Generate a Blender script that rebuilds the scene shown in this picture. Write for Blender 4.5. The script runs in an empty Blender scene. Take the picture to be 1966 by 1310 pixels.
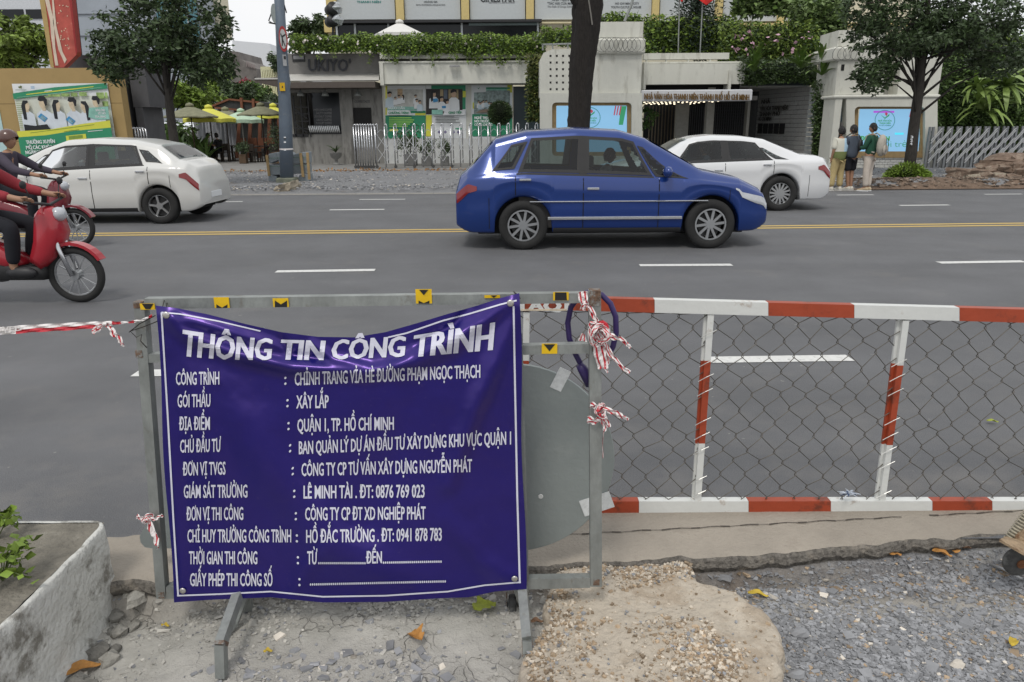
import bpy, bmesh, math, random
import numpy as np
from mathutils import Vector, Matrix
R = math.radians
random.seed(7); rng = np.random.default_rng(7)
SC = bpy.context.scene; COL = SC.collection
# ------------------------------------------------ camera
F_PX, PITCH, CAM_H, ROLL = 1417.0, R(16.3), 1.68, 0.007
_c, _s, _cp, _sp = math.cos(ROLL), math.sin(ROLL), math.cos(PITCH), math.sin(PITCH)
A_R = Vector((_c, -_s*_sp, -_s*_cp)); A_D = Vector((-_s, -_c*_sp, -_c*_cp)); A_F = Vector((0, _cp, -_sp))
CAMP = Vector((0, 0, CAM_H))
cam = bpy.data.objects.new('camera', bpy.data.cameras.new('camera')); COL.objects.link(cam)
cam.matrix_world = Matrix(((A_R.x, -A_D.x, -A_F.x, 0), (A_R.y, -A_D.y, -A_F.y, 0), (A_R.z, -A_D.z, -A_F.z, CAM_H), (0, 0, 0, 1)))
cam.data.sensor_width = 36; cam.data.lens = F_PX/1966*36; cam.data.clip_start = .05; cam.data.clip_end = 2000
SC.camera = cam
# ------------------------------------------------ sky, sun, exposure
w = bpy.data.worlds.new('World'); SC.world = w; w.use_nodes = True
nt = w.node_tree; nt.nodes.clear()
sky = nt.nodes.new('ShaderNodeTexSky'); sky.sky_type = 'NISHITA'; sky.sun_disc = False
sky.sun_elevation = R(58); sky.sun_rotation = R(200); sky.dust_density = 4; sky.air_density = 1.0
SKY_STR = 0.10
bg1 = nt.nodes.new('ShaderNodeBackground'); bg1.inputs[1].default_value = SKY_STR
bg2 = nt.nodes.new('ShaderNodeBackground')           # the white cloud cover
geo = nt.nodes.new('ShaderNodeTexCoord'); nz = nt.nodes.new('ShaderNodeTexNoise'); nz.inputs['Scale'].default_value = 1.5; nz.inputs['Detail'].default_value = 4
rp = nt.nodes.new('ShaderNodeValToRGB'); rp.color_ramp.elements[0].color = (.82, .87, .94, 1); rp.color_ramp.elements[1].color = (1, 1, 1, 1)
rp.color_ramp.elements[0].position = .3; rp.color_ramp.elements[1].position = .65
nt.links.new(geo.outputs['Generated'], nz.inputs['Vector']); nt.links.new(nz.outputs['Fac'], rp.inputs[0]); nt.links.new(rp.outputs[0], bg2.inputs[0])
bg2.inputs[1].default_value = 0.90
mx = nt.nodes.new('ShaderNodeAddShader'); nt.links.new(bg1.outputs[0], mx.inputs[0]); nt.links.new(bg2.outputs[0], mx.inputs[1])
wo = nt.nodes.new('ShaderNodeOutputWorld'); nt.links.new(mx.outputs[0], wo.inputs[0])
sd = bpy.data.lights.new('sun', 'SUN'); sd.energy = 1.5; sd.angle = R(14); sd.color = (1, .95, .88)
so = bpy.data.objects.new('sun', sd); COL.objects.link(so)
# sun at elevation 58, from behind the camera's right: shadows fall away and to the left
az, el = R(200), R(58)
sdir = Vector((math.sin(az)*math.cos(el), math.cos(az)*math.cos(el), math.sin(el)))
so.rotation_euler = sdir.to_track_quat('Z', 'Y').to_euler()
SC.view_settings.view_transform = 'Standard'; SC.view_settings.look = 'None'; SC.view_settings.gamma = 1
SC.view_settings.use_curve_mapping = False; SC.view_settings.exposure = 0.0
# ------------------------------------------------ geometry of the view (pixels of the 1966x1310 photo -> metres)
def ray(px, py): return A_R*(px-983) + A_D*(py-655) + A_F*F_PX
def P(px, py, Y):
    d = ray(px, py); return CAMP + d*(Y/d.y)
def G(px, py, z=0.0):
    d = ray(px, py); return CAMP + d*((z-CAM_H)/d.z)
def RECT(x0, y0, x1, y1, Y):
    a = P(x0, (y0+y1)/2, Y); b = P(x1, (y0+y1)/2, Y); c = P((x0+x1)/2, y0, Y); d = P((x0+x1)/2, y1, Y)
    return a.x, b.x, d.z, c.z           # X0,X1,Z0,Z1
# ------------------------------------------------ materials
MATS = {}
def N(nt, t, **k):
    n = nt.nodes.new('ShaderNode'+t)
    for a, b in k.items(): setattr(n, a, b)
    return n
def mat(name, col, rough=.7, metal=0, var=.12, scale=8, bump=0, bscale=40, spec=.4, stain=None, samt=.5, sscale=3, spos=.55, emit=None, estr=0, alpha=None, coat=0, tint=None, trans=0, island=0, squash=None, sub=0):
    if name in MATS: return MATS[name]
    m = bpy.data.materials.new(name); m.use_nodes = True; t = m.node_tree; b = t.nodes['Principled BSDF']; L = t.links.new
    b.inputs['Roughness'].default_value = rough; b.inputs['Metallic'].default_value = metal; b.inputs['Specular IOR Level'].default_value = spec
    if coat: b.inputs['Coat Weight'].default_value = coat; b.inputs['Coat Roughness'].default_value = .06
    if tint: b.inputs['Specular Tint'].default_value = (*tint, 1)
    if trans: b.inputs['Transmission Weight'].default_value = trans
    tc = N(t, 'TexCoord'); mp = N(t, 'Mapping'); L(tc.outputs['Object'], mp.inputs[0])
    if squash: mp.inputs['Scale'].default_value = squash
    c = (*col, 1); out = None
    nz = N(t, 'TexNoise'); nz.inputs['Scale'].default_value = scale; nz.inputs['Detail'].default_value = 8; nz.inputs['Roughness'].default_value = .65; L(mp.outputs[0], nz.inputs['Vector'])
    r = N(t, 'ValToRGB'); r.color_ramp.elements[0].position = .3; r.color_ramp.elements[1].position = .7
    r.color_ramp.elements[0].color = tuple(max(0, x*(1-var)) for x in col)+(1,); r.color_ramp.elements[1].color = tuple(min(1, x*(1+var)) for x in col)+(1,)
    L(nz.outputs['Fac'], r.inputs[0]); out = r.outputs[0]
    if stain:
        n2 = N(t, 'TexNoise'); n2.inputs['Scale'].default_value = sscale; n2.inputs['Detail'].default_value = 10; n2.inputs['Roughness'].default_value = .7; L(mp.outputs[0], n2.inputs['Vector'])
        r2 = N(t, 'ValToRGB'); r2.color_ramp.elements[0].position = spos; r2.color_ramp.elements[1].position = min(1, spos+.12); r2.color_ramp.elements[0].color = (0, 0, 0, 1); r2.color_ramp.elements[1].color = (samt,)*3+(1,)
        L(n2.outputs['Fac'], r2.inputs[0]); mxn = N(t, 'MixRGB'); L(r2.outputs[0], mxn.inputs[0]); L(out, mxn.inputs[1]); mxn.inputs[2].default_value = (*stain, 1); out = mxn.outputs[0]
    if island:
        gi = N(t, 'NewGeometry'); r3 = N(t, 'MapRange'); r3.inputs[3].default_value = 1-island; r3.inputs[4].default_value = 1+island
        L(gi.outputs['Random Per Island'], r3.inputs[0]); mm = N(t, 'MixRGB', blend_type='MULTIPLY'); mm.inputs[0].default_value = 1; L(out, mm.inputs[1]); L(r3.outputs[0], mm.inputs[2]); out = mm.outputs[0]
    L(out, b.inputs['Base Color'])
    if bump:
        n4 = N(t, 'TexNoise'); n4.inputs['Scale'].default_value = bscale; n4.inputs['Detail'].default_value = 6; L(mp.outputs[0], n4.inputs['Vector'])
        bp = N(t, 'Bump'); bp.inputs['Strength'].default_value = bump; bp.inputs['Distance'].default_value = .02; L(n4.outputs['Fac'], bp.inputs['Height']); L(bp.outputs[0], b.inputs['Normal'])
    if emit: b.inputs['Emission Color'].default_value = (*emit, 1); b.inputs['Emission Strength'].default_value = estr
    MATS[name] = m; return m
# ------------------------------------------------ objects
def tag(o, label=None, cat=None, group=None, kind=None):
    if label: o['label'] = label
    if cat: o['category'] = cat
    if group: o['group'] = group
    if kind: o['kind'] = kind
    return o
def thing(name, label, cat, loc=(0, 0, 0), rz=0, group=None):
    o = bpy.data.objects.new(name, None); COL.objects.link(o); o.location = loc; o.rotation_euler = (0, 0, rz); o.empty_display_size = .2
    return tag(o, label, cat, group)
def rootloc(p):
    v = Vector((0, 0, 0))
    while p is not None: v += Vector(p.location); p = p.parent
    return v
def link(name, me, m=None, parent=None, loc=None, rot=None, scale=None):
    o = bpy.data.objects.new(name, me); COL.objects.link(o)
    if m is not None and not me.materials: me.materials.append(m)
    if parent is not None: o.parent = parent
    if loc is not None: o.location = loc
    if rot is not None: o.rotation_euler = rot
    if scale is not None: o.scale = scale
    return o
def fin(name, verts, faces, m, parent=None, smooth=False, local=False, mats=None, mi=None):
    """verts in world metres (or in the thing's own frame with local=True) -> one mesh object"""
    V = np.asarray(verts, dtype=float).reshape(-1, 3)
    if local: off = Vector((0, 0, 0)); loc = None
    elif parent is not None: off = rootloc(parent); loc = None
    else:
        mn, mx_ = V.min(0), V.max(0); off = Vector(((mn[0]+mx_[0])/2, (mn[1]+mx_[1])/2, mn[2])); loc = off
    V = V-np.array(off)
    me = bpy.data.meshes.new(name); me.from_pydata(V.tolist(), [], faces if isinstance(faces, list) else faces.tolist())
    for mm in (mats or [m]): me.materials.append(mm)
    if mi is not None: me.polygons.foreach_set('material_index', np.asarray(mi, dtype=np.int32))
    if smooth: me.polygons.foreach_set('use_smooth', np.ones(len(me.polygons), dtype=bool))
    me.update()
    return link(name, me, None, parent, loc)
class MB:
    def __init__(s): s.v = []; s.f = []; s.mi = []; s.k = 0
    def add(s, v, f):
        n = len(s.v); s.v += [tuple(x) for x in v]; s.f += [tuple(i+n for i in q) for q in f]; s.mi += [s.k]*len(f); return s
    def box(s, x0, x1, y0, y1, z0, z1, bev=0):
        if bev and min(x1-x0, y1-y0, z1-z0) > 2.2*bev:
            vs = []; 
            for z, e in ((z0, bev), (z0+bev, 0), (z1-bev, 0), (z1, bev)):
                for x, y in ((x0+e, y0+e), (x1-e, y0+e), (x1-e, y1-e), (x0+e, y1-e)): vs.append((x, y, z))
            fs = [(3, 2, 1, 0), (12, 13, 14, 15)]+[(r*4+i, r*4+(i+1) % 4, r*4+4+(i+1) % 4, r*4+4+i) for r in range(3) for i in range(4)]
            return s.add(vs, fs)
        v = [(x, y, z) for z in (z0, z1) for x, y in ((x0, y0), (x1, y0), (x1, y1), (x0, y1))]
        return s.add(v, [(3, 2, 1, 0), (4, 5, 6, 7), (0, 1, 5, 4), (1, 2, 6, 5), (2, 3, 7, 6), (3, 0, 4, 7)])
    def bar(s, a, b, wd, dp, up=(0, 0, 1)):
        a = Vector(a); b = Vector(b); d = (b-a).normalized(); up = Vector(up)
        if abs(d.dot(up)) > .95: up = Vector((0, 1, 0))
        x = d.cross(up).normalized()*wd/2; y = x.cross(d).normalized()*dp/2
        v = [p+q for p in (a, b) for q in (-x-y, x-y, x+y, -x+y)]
        return s.add(v, [(3, 2, 1, 0), (4, 5, 6, 7), (0, 1, 5, 4), (1, 2, 6, 5), (2, 3, 7, 6), (3, 0, 4, 7)])
    def tube(s, pts, r, n=8, closed=False):
        pts = [Vector(p) for p in pts]; rs = r if isinstance(r, (list, tuple)) else [r]*len(pts); m = len(pts); vs = []; ref = None
        for i, p in enumerate(pts):
            a = pts[(i-1) % m] if closed or i > 0 else p; b = pts[(i+1) % m] if closed or i < m-1 else p
            d = (b-a).normalized() if (b-a).length > 1e-9 else Vector((0, 0, 1))
            if ref is None: ref = Vector((0, 0, 1)) if abs(d.z) < .9 else Vector((1, 0, 0))
            x = (ref-d*ref.dot(d)); x = x.normalized() if x.length > 1e-6 else d.orthogonal().normalized(); ref = x; y = d.cross(x)
            for k in range(n):
                t = 2*math.pi*k/n; vs.append(p+(x*math.cos(t)+y*math.sin(t))*rs[i])
        fs = [(i*n+k, i*n+(k+1) % n, ((i+1) % m)*n+(k+1) % n, ((i+1) % m)*n+k) for i in range(m if closed else m-1) for k in range(n)]
        if not closed: fs += [tuple(range(n-1, -1, -1)), tuple((m-1)*n+k for k in range(n))]
        return s.add(vs, fs)
    def lathe(s, prof, c=(0, 0, 0), n=24, axis='z', loop=False):
        vs = []
        for r_, h in prof:
            for k in range(n):
                t = 2*math.pi*k/n; a, b = r_*math.cos(t), r_*math.sin(t)
                vs.append((c[0]+a, c[1]+b, c[2]+h) if axis == 'z' else ((c[0]+a, c[1]+h, c[2]+b) if axis == 'y' else (c[0]+h, c[1]+a, c[2]+b)))
        m = len(prof); fs = [(i*n+k, i*n+(k+1) % n, (i+1)*n+(k+1) % n, (i+1)*n+k) for i in range(m-1) for k in range(n)]
        fs += [((m-1)*n+k, (m-1)*n+(k+1) % n, (k+1) % n, k) for k in range(n)] if loop else [tuple(range(n-1, -1, -1)), tuple((m-1)*n+k for k in range(n))]
        return s.add(vs, fs)
    def prism(s, poly, fn, d0, d1):
        """poly in (a,b); fn(a,b,d)->point"""
        n = len(poly); v = [fn(a, b, d0) for a, b in poly]+[fn(a, b, d1) for a, b in poly]
        return s.add(v, [tuple(range(n)), tuple(range(2*n-1, n-1, -1))]+[(i, i+n, (i+1) % n+n, (i+1) % n) for i in range(n)])
    def xz(s, poly, y0, y1): return s.prism(poly, lambda a, b, d: (a, d, b), y0, y1)
    def blob(s, c, r, rough=.15, seg=8, rr=None, flat=1):
        rr = rr or random; r = r if isinstance(r, (tuple, list)) else (r, r, r); vs = []; rings = max(3, seg//2)
        vs.append((c[0], c[1], c[2]-r[2]))
        for i in range(1, rings):
            ph = math.pi*i/rings-math.pi/2
            for k in range(seg):
                t = 2*math.pi*k/seg; q = 1+rr.uniform(-rough, rough)
                vs.append((c[0]+r[0]*math.cos(ph)*math.cos(t)*q, c[1]+r[1]*math.cos(ph)*math.sin(t)*q, c[2]+r[2]*math.sin(ph)*q))
        vs.append((c[0], c[1], c[2]+r[2])); n = len(vs)
        fs = [(0, 1+(k+1) % seg, 1+k) for k in range(seg)]
        for i in range(rings-2): fs += [(1+i*seg+k, 1+i*seg+(k+1) % seg, 1+(i+1)*seg+(k+1) % seg, 1+(i+1)*seg+k) for k in range(seg)]
        fs += [(n-1, 1+(rings-2)*seg+k, 1+(rings-2)*seg+(k+1) % seg) for k in range(seg)]
        return s.add(vs, fs)
    def quad(s, a, b, c, d): return s.add([a, b, c, d], [(0, 1, 2, 3)])
    def build(s, name, m, parent=None, smooth=False, local=False, mats=None): return fin(name, s.v, s.f, m, parent, smooth, local, mats, s.mi if mats else None)
def box(name, x0, x1, y0, y1, z0, z1, m, parent=None, bev=0, local=False): return MB().box(x0, x1, y0, y1, z0, z1, bev).build(name, m, parent, local=local)
def prect(name, x0, y0, x1, y1, Y, depth, m, parent=None, bev=0):
    """a slab whose face, at distance Y, spans the given photo rectangle"""
    X0, X1, Z0, Z1 = RECT(x0, y0, x1, y1, Y); return box(name, X0, X1, Y, Y+depth, Z0, Z1, m, parent, bev)
def ppoly(mb, pts, Y, depth=.01):
    q = [P(x, y, Y) for x, y in pts]; mb.xz([(a.x, a.z) for a in q], Y, Y+depth); return mb
# ---- value noise on arrays
def vnoise(x, y, seed=0):
    xi = np.floor(x).astype(int); yi = np.floor(y).astype(int); fx = x-xi; fy = y-yi; fx = fx*fx*(3-2*fx); fy = fy*fy*(3-2*fy)
    def h(a, b):
        n = (a*374761393+b*668265263+seed*1442695041) & 0x7fffffff; n = ((n ^ (n >> 13))*1274126177) & 0x7fffffff
        return ((n ^ (n >> 16)) & 0xffff)/65535.0
    return (h(xi, yi)*(1-fx)+h(xi+1, yi)*fx)*(1-fy)+(h(xi, yi+1)*(1-fx)+h(xi+1, yi+1)*fx)*fy
def fbm(x, y, o=4, seed=0):
    s = 0; a = 1; t = 0
    for i in range(o): s = s+a*vnoise(x*2**i, y*2**i, seed+i*17); t += a; a *= .5
    return s/t*2-1
# ---- lettering
_T = {}
def text_pts(body, bold=.0, res=2, italic=0, spacing=1.0):
    cu = bpy.data.curves.new('t', 'FONT'); cu.body = body; cu.offset = bold; cu.resolution_u = res; cu.fill_mode = 'FRONT'; cu.shear = italic; cu.space_character = spacing
    o = bpy.data.objects.new('t', cu); COL.objects.link(o); bpy.context.view_layer.update()
    me = bpy.data.meshes.new_from_object(o.evaluated_get(bpy.context.evaluated_depsgraph_get()))
    v = np.zeros(len(me.vertices)*3); me.vertices.foreach_get('co', v); v = v.reshape(-1, 3); f = [tuple(p.vertices) for p in me.polygons]
    bpy.data.objects.remove(o); bpy.data.curves.remove(cu); bpy.data.meshes.remove(me)
    return v, f
CAPH = None
def lettering(body, fn, m, parent, bold=.02, italic=0, name='lettering', cut=None, res=2, spacing=1.0):
    """fn(u,v)->point, u 0..1 along the words, v in cap heights"""
    global CAPH
    if CAPH is None: CAPH = text_pts('H')[0][:, 1].max()
    v, f = text_pts(body, min(bold, .012), res, italic, spacing)
    x0, x1 = v[:, 0].min(), v[:, 0].max(); u = (v[:, 0]-x0)/(x1-x0); h = v[:, 1]/CAPH; du = max(0, bold-.008)*(1.3 if cut else 1.0)/(x1-x0)
    if cut:
        bm = bmesh.new(); bv = [bm.verts.new((a, b, 0)) for a, b in zip(u, h)]
        for q in f:
            try: bm.faces.new([bv[i] for i in q])
            except ValueError: pass
        for i in range(1, cut[0]): bmesh.ops.bisect_plane(bm, geom=bm.verts[:]+bm.edges[:]+bm.faces[:], plane_co=(i/cut[0], 0, 0), plane_no=(1, 0, 0))
        for i in range(cut[1]): bmesh.ops.bisect_plane(bm, geom=bm.verts[:]+bm.edges[:]+bm.faces[:], plane_co=(0, (i+.5)/cut[1], 0), plane_no=(0, 1, 0))
        bm.verts.index_update(); u = [q.co.x for q in bm.verts]; h = [q.co.y for q in bm.verts]; f = [tuple(q.index for q in p.verts) for p in bm.faces]; bm.free()
    V = []; FF = []; n = len(u); gap = .0004 if abs(fn(0, 0)[1]) < 5 else .003      # strokes thickened sideways for condensed bold type
    for k, s_ in enumerate((0, -1, 1) if du > 0 else (0,)):
        V += [(q[0], q[1]-k*gap, q[2]) for q in (fn(a+s_*du, b) for a, b in zip(u, h))]; FF += [tuple(i+k*n for i in q) for q in f]
    return fin(name, V, FF, m, parent)
def sign_text(body, x0, y0, x1, y1, Y, m, parent, bold=.02, italic=0, dy0=0, ext=0, **k):
    """cap-height rectangle in photo pixels on the plane at distance Y"""
    o = lettering(body, lambda u, v: P(x0+(x1-x0)*u, y1+dy0*u-(y1-y0)*v, Y), m, parent, bold, italic, **k)
    if ext:
        me = o.data; bm = bmesh.new(); bm.from_mesh(me); g = bmesh.ops.extrude_face_region(bm, geom=bm.faces[:]); bmesh.ops.translate(bm, vec=(0, -ext, 0), verts=[e for e in g['geom'] if isinstance(e, bmesh.types.BMVert)]); bm.to_mesh(me); bm.free()
    return o
# ---- leaves
def leaf_mesh(pts, size, up=None, droop=.35, aspect=.45, seed=0, jit=.4):
    r = np.random.default_rng(seed); n = len(pts); pts = np.asarray(pts)
    d = r.normal(size=(n, 3)); d[:, 2] = d[:, 2]*.5-droop; d /= np.linalg.norm(d, axis=1)[:, None]
    q = r.normal(size=(n, 3)); s_ = np.cross(d, q); s_ /= np.linalg.norm(s_, axis=1)[:, None]
    nn = np.cross(d, s_); L = size*(1+r.uniform(-jit, jit, n))[:, None]; W = L*aspect
    a = pts; b = pts+d*L*.45+s_*W*.5+nn*L*.06; c = pts+d*L; e = pts+d*L*.45-s_*W*.5+nn*L*.06
    V = np.stack([a, b, c, e], 1).reshape(-1, 3); i = np.arange(n)*4
    F = np.concatenate([np.stack([i, i+1, i+2], 1), np.stack([i, i+2, i+3], 1)])
    return V, F
def leaves(name, pts, size, m, parent=None, kind=None, **k):
    V, F = leaf_mesh(pts, size, **k); o = fin(name, V, F, m, parent)
    if kind: o['kind'] = kind
    return o
def cloud(n, c, r, seed=0, clumps=30, cr=.35, shell=.5):
    """points of a clumpy crown inside an ellipsoid"""
    g = np.random.default_rng(seed); d = g.normal(size=(clumps, 3)); d /= np.linalg.norm(d, axis=1)[:, None]; rad = g.uniform(shell**3, 1, clumps)**(1/3)
    cc = d*rad[:, None]*(1-cr*.6); k = g.integers(0, clumps, n); o = g.normal(size=(n, 3)); o /= np.linalg.norm(o, axis=1)[:, None]; o *= (g.uniform(0, 1, n)**.45)[:, None]
    sz = g.uniform(.6, 1.25, clumps)*cr
    return (cc[k]+o*sz[k][:, None])*np.array(r)+np.array(c)
def skin(name, verts, edges, radii, m, parent=None, sub=2, local=True, root=0):
    me = bpy.data.meshes.new(name); me.from_pydata(verts, edges, []); o = bpy.data.objects.new(name, me); COL.objects.link(o)
    md = o.modifiers.new('s', 'SKIN'); md.use_smooth_shade = True
    for i, r_ in enumerate(radii):
        q = me.skin_vertices[0].data[i]; q.radius = (r_, r_) if not isinstance(r_, tuple) else r_; q.use_root = (i == root)
    sb = o.modifiers.new('u', 'SUBSURF'); sb.levels = sub; sb.render_levels = sub
    bpy.context.view_layer.update()
    m2 = bpy.data.meshes.new_from_object(o.evaluated_get(bpy.context.evaluated_depsgraph_get())); bpy.data.objects.remove(o); bpy.data.meshes.remove(me)
    m2.name = name; m2.materials.clear(); m2.materials.append(m); m2.polygons.foreach_set('use_smooth', np.ones(len(m2.polygons), dtype=bool))
    return link(name, m2, None, parent)
# ------------------------------------------------ materials used in several places
WHITE = mat('painted_white_wall', (.60, .60, .54), .85, var=.06, scale=1.5, bump=.25, bscale=25, stain=(.33, .32, .27), samt=.6, sscale=1.4, spos=.54, squash=(1.8, 1, .45))
CONC = mat('grey_concrete', (.215, .208, .20), .9, var=.15, scale=2, bump=.3, stain=(.11, .108, .105), samt=.6, sscale=1.2)
GALV = mat('galvanised_steel', (.27, .285, .275), .55, metal=.45, var=.22, scale=14, bump=.15, bscale=60, stain=(.15, .12, .09), samt=.7, sscale=11, spos=.57, squash=(1, 1, .5))
RUST = mat('rust', (.17, .07, .03), .9, var=.45, scale=40, bump=.4)
RUSTW = mat('rusty_weld', (.155, .10, .07), .8, metal=.3, var=.5, scale=60, bump=.4, stain=(.26, .265, .255), samt=1, sscale=45, spos=.47)
BLACK = mat('black_metal', (.025, .025, .027), .5, var=.2)
BLACKM = mat('black_matte', (.02, .02, .02), .9, var=.2)
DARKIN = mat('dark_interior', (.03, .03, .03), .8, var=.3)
CHROME = mat('stainless_steel', (.55, .56, .58), .25, metal=.9, var=.08)
LEAF = mat('leaf_mid_green', (.07, .12, .028), .5, var=.35, scale=1.4, island=.45, spec=.35)
LEAFD = mat('leaf_dark_green', (.05, .08, .03), .45, var=.35, scale=1.2, island=.5, spec=.4)
LEAFY = mat('leaf_yellow_green', (.14, .20, .035), .5, var=.35, scale=1.2, island=.5, spec=.3)
LEAFB = mat('leaf_bright_green', (.15, .225, .035), .5, var=.35, scale=1.3, island=.45, spec=.3)
BARK = mat('dark_bark', (.022, .019, .017), .95, var=.5, scale=14, bump=.9, bscale=18, squash=(3, 3, .5))
GLASS = mat('dark_window_glass', (.014, .016, .018), .1, var=.05, spec=.3)
GREEN = mat('poster_green', (.03, .25, .13), .5, var=.04); YEL = mat('poster_yellow', (.62, .62, .07), .5, var=.04)
PWH = mat('poster_white', (.72, .74, .75), .5, var=.04, scale=3); PLB = mat('poster_pale_blue', (.52, .62, .68), .5, var=.06)
PBLK = mat('poster_black_hair', (.015, .017, .02), .5); PSKIN = mat('poster_skin', (.52, .36, .25), .5); PBL = mat('poster_blue', (.05, .26, .5), .5)
PGLEAF = mat('poster_photo_greenery', (.25, .36, .12), .5, var=.9, scale=4); PBRN = mat('poster_dark_wood', (.035, .03, .028), .5, var=.4)
TAPEW = mat('tape_white', (.72, .69, .68), .35, var=.1, scale=30); TAPER = mat('tape_red', (.50, .03, .045), .35, var=.15, scale=30)
REDP = mat('red_fence_paint', (.33, .055, .022), .45, var=.12, scale=6, bump=.1, stain=(.13, .035, .02), samt=.85, sscale=10, spos=.53)
WHP = mat('white_fence_paint', (.62, .63, .61), .4, var=.05, scale=5, bump=.1, stain=(.25, .15, .08), samt=.85, sscale=10, spos=.60)
YP = mat('sticker_yellow', (.72, .46, .01), .4, var=.08, scale=20, stain=(.4, .26, .03), samt=.5, sscale=30)
# ------------------------------------------------ SETTING: road, kerb, pavement
def road_mat():
    m = mat('asphalt', (.132, .134, .140), .8, var=.14, scale=.9, bump=.5, bscale=230, stain=(.215, .205, .19), samt=.25, sscale=1.3, spos=.55)
    t = m.node_tree; b = t.nodes['Principled BSDF']; L = t.links.new; tc = N(t, 'TexCoord')
    n1 = N(t, 'TexNoise'); n1.inputs['Scale'].default_value = 230; n1.inputs['Detail'].default_value = 3; L(tc.outputs['Object'], n1.inputs['Vector'])
    mr = N(t, 'MapRange'); mr.inputs[1].default_value = .3; mr.inputs[2].default_value = .7; mr.inputs[3].default_value = .62; mr.inputs[4].default_value = 1.38; L(n1.outputs['Fac'], mr.inputs[0])
    src = b.inputs['Base Color'].links[0].from_socket; mm = N(t, 'MixRGB', blend_type='MULTIPLY'); mm.inputs[0].default_value = 1; L(src, mm.inputs[1]); L(mr.outputs[0], mm.inputs[2])
    # darker wheel lanes worn along the road, and pale scuffs
    mp = N(t, 'Mapping'); mp.inputs['Scale'].default_value = (.05, .9, 1); L(tc.outputs['Object'], mp.inputs[0]); n2 = N(t, 'TexNoise'); n2.inputs['Scale'].default_value = 1.2; n2.inputs['Detail'].default_value = 5; L(mp.outputs[0], n2.inputs['Vector'])
    m2 = N(t, 'MapRange'); m2.inputs[1].default_value = .3; m2.inputs[2].default_value = .7; m2.inputs[3].default_value = .90; m2.inputs[4].default_value = 1.08; L(n2.outputs['Fac'], m2.inputs[0])
    mm2 = N(t, 'MixRGB', blend_type='MULTIPLY'); mm2.inputs[0].default_value = 1; L(mm.outputs[0], mm2.inputs[1]); L(m2.outputs[0], mm2.inputs[2])
    # small dark patches and pale specks
    v = N(t, 'TexNoise'); v.inputs['Scale'].default_value = 16; v.inputs['Detail'].default_value = 2; L(tc.outputs['Object'], v.inputs['Vector'])
    r = N(t, 'ValToRGB'); r.color_ramp.elements[0].position = .735; r.color_ramp.elements[1].position = .76; r.color_ramp.elements[0].color = (0, 0, 0, 1); r.color_ramp.elements[1].color = (.7, .7, .7, 1); L(v.outputs['Fac'], r.inputs[0])
    m3 = N(t, 'MixRGB'); L(r.outputs[0], m3.inputs[0]); L(mm2.outputs[0], m3.inputs[1]); m3.inputs[2].default_value = (.3, .29, .27, 1)
    g = N(t, 'NewGeometry'); sx = N(t, 'SeparateXYZ'); L(g.outputs['Position'], sx.inputs[0]); d1 = N(t, 'MapRange'); d1.inputs[1].default_value = 5.2; d1.inputs[2].default_value = 2.9; L(sx.outputs[1], d1.inputs[0])      # dust swept to the gutter
    n5 = N(t, 'TexNoise'); n5.inputs['Scale'].default_value = 2.3; n5.inputs['Detail'].default_value = 9; n5.inputs['Roughness'].default_value = .7; L(tc.outputs['Object'], n5.inputs['Vector']); r5 = N(t, 'MapRange'); r5.inputs[1].default_value = .48; r5.inputs[2].default_value = 1.05; L(n5.outputs['Fac'], r5.inputs[0]); mu = N(t, 'Math', operation='MULTIPLY'); L(d1.outputs[0], mu.inputs[0]); L(r5.outputs[0], mu.inputs[1])
    m6 = N(t, 'MixRGB'); L(mu.outputs[0], m6.inputs[0]); L(m3.outputs[0], m6.inputs[1]); m6.inputs[2].default_value = (.27, .25, .225, 1)
    L(m6.outputs[0], b.inputs['Base Color']); return m
ASPH = road_mat()
GRAVM = mat('grey_gravel_bed', (.21, .212, .218), .95, var=.45, scale=60, bump=1, bscale=70, stain=(.16, .11, .07), samt=.5, sscale=1.2, spos=.58)
PAVE = mat('worn_grey_paving', (.22, .215, .205), .9, var=.15, scale=2.5, bump=.2, stain=(.12, .11, .10), samt=.5, sscale=1.5)
def sheet(name, pts, z, m, kind='structure'):
    o = fin(name, [(x, y, z) for x, y in pts], [tuple(range(len(pts)))], m); o['kind'] = kind; return o
sheet('ground', [(-150, 19.5), (150, 19.5), (150, 300), (-150, 300)], -.01, mat('distant_ground', (.15, .145, .13), .95))
sheet('near_footway', [(-80, -60), (80, -60), (80, .72), (-80, .72)], -.10, PAVE); sheet('side_footway', [(3.55, .72), (80, .72), (80, 2.93), (3.55, 2.93)], -.11, PAVE); sheet('side_footway', [(-80, .72), (-2.98, .72), (-2.98, 2.93), (-80, 2.93)], -.11, PAVE)
sheet('road', [(-80, 2.74), (80, 2.74), (80, 19.8), (-80, 19.2)], 0.0, ASPH)
LINEW = mat('road_paint_white', (.62, .62, .60), .7, var=.1, scale=20, stain=(.17, .17, .17), samt=.85, sscale=18, spos=.56, bump=.2)
LINEY = mat('road_paint_yellow', (.52, .37, .12), .7, var=.1, scale=20, stain=(.15, .14, .12), samt=.7, sscale=22, spos=.62)
def stripe(name, label, a, b, wd, m, top=.004):
    a = Vector(a); b = Vector(b); d = (b-a).normalized(); n = Vector((-d.y, d.x))*wd/2
    o = fin(name, [(a.x-n.x, a.y-n.y, top), (b.x-n.x, b.y-n.y, top), (b.x+n.x, b.y+n.y, top), (a.x+n.x, a.y+n.y, top)], [(0, 1, 2, 3)], m); o['kind'] = 'structure'; return o
for off in (-.13, .13): stripe('road_line', '', (-60, 10.5+off+.0), (60, 14.25+off) , .13, LINEY) if False else stripe('road_line', '', (-60, 12.33-.0325*54+off), (60, 12.33+.0325*66+off-.35), .13, LINEY)
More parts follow.
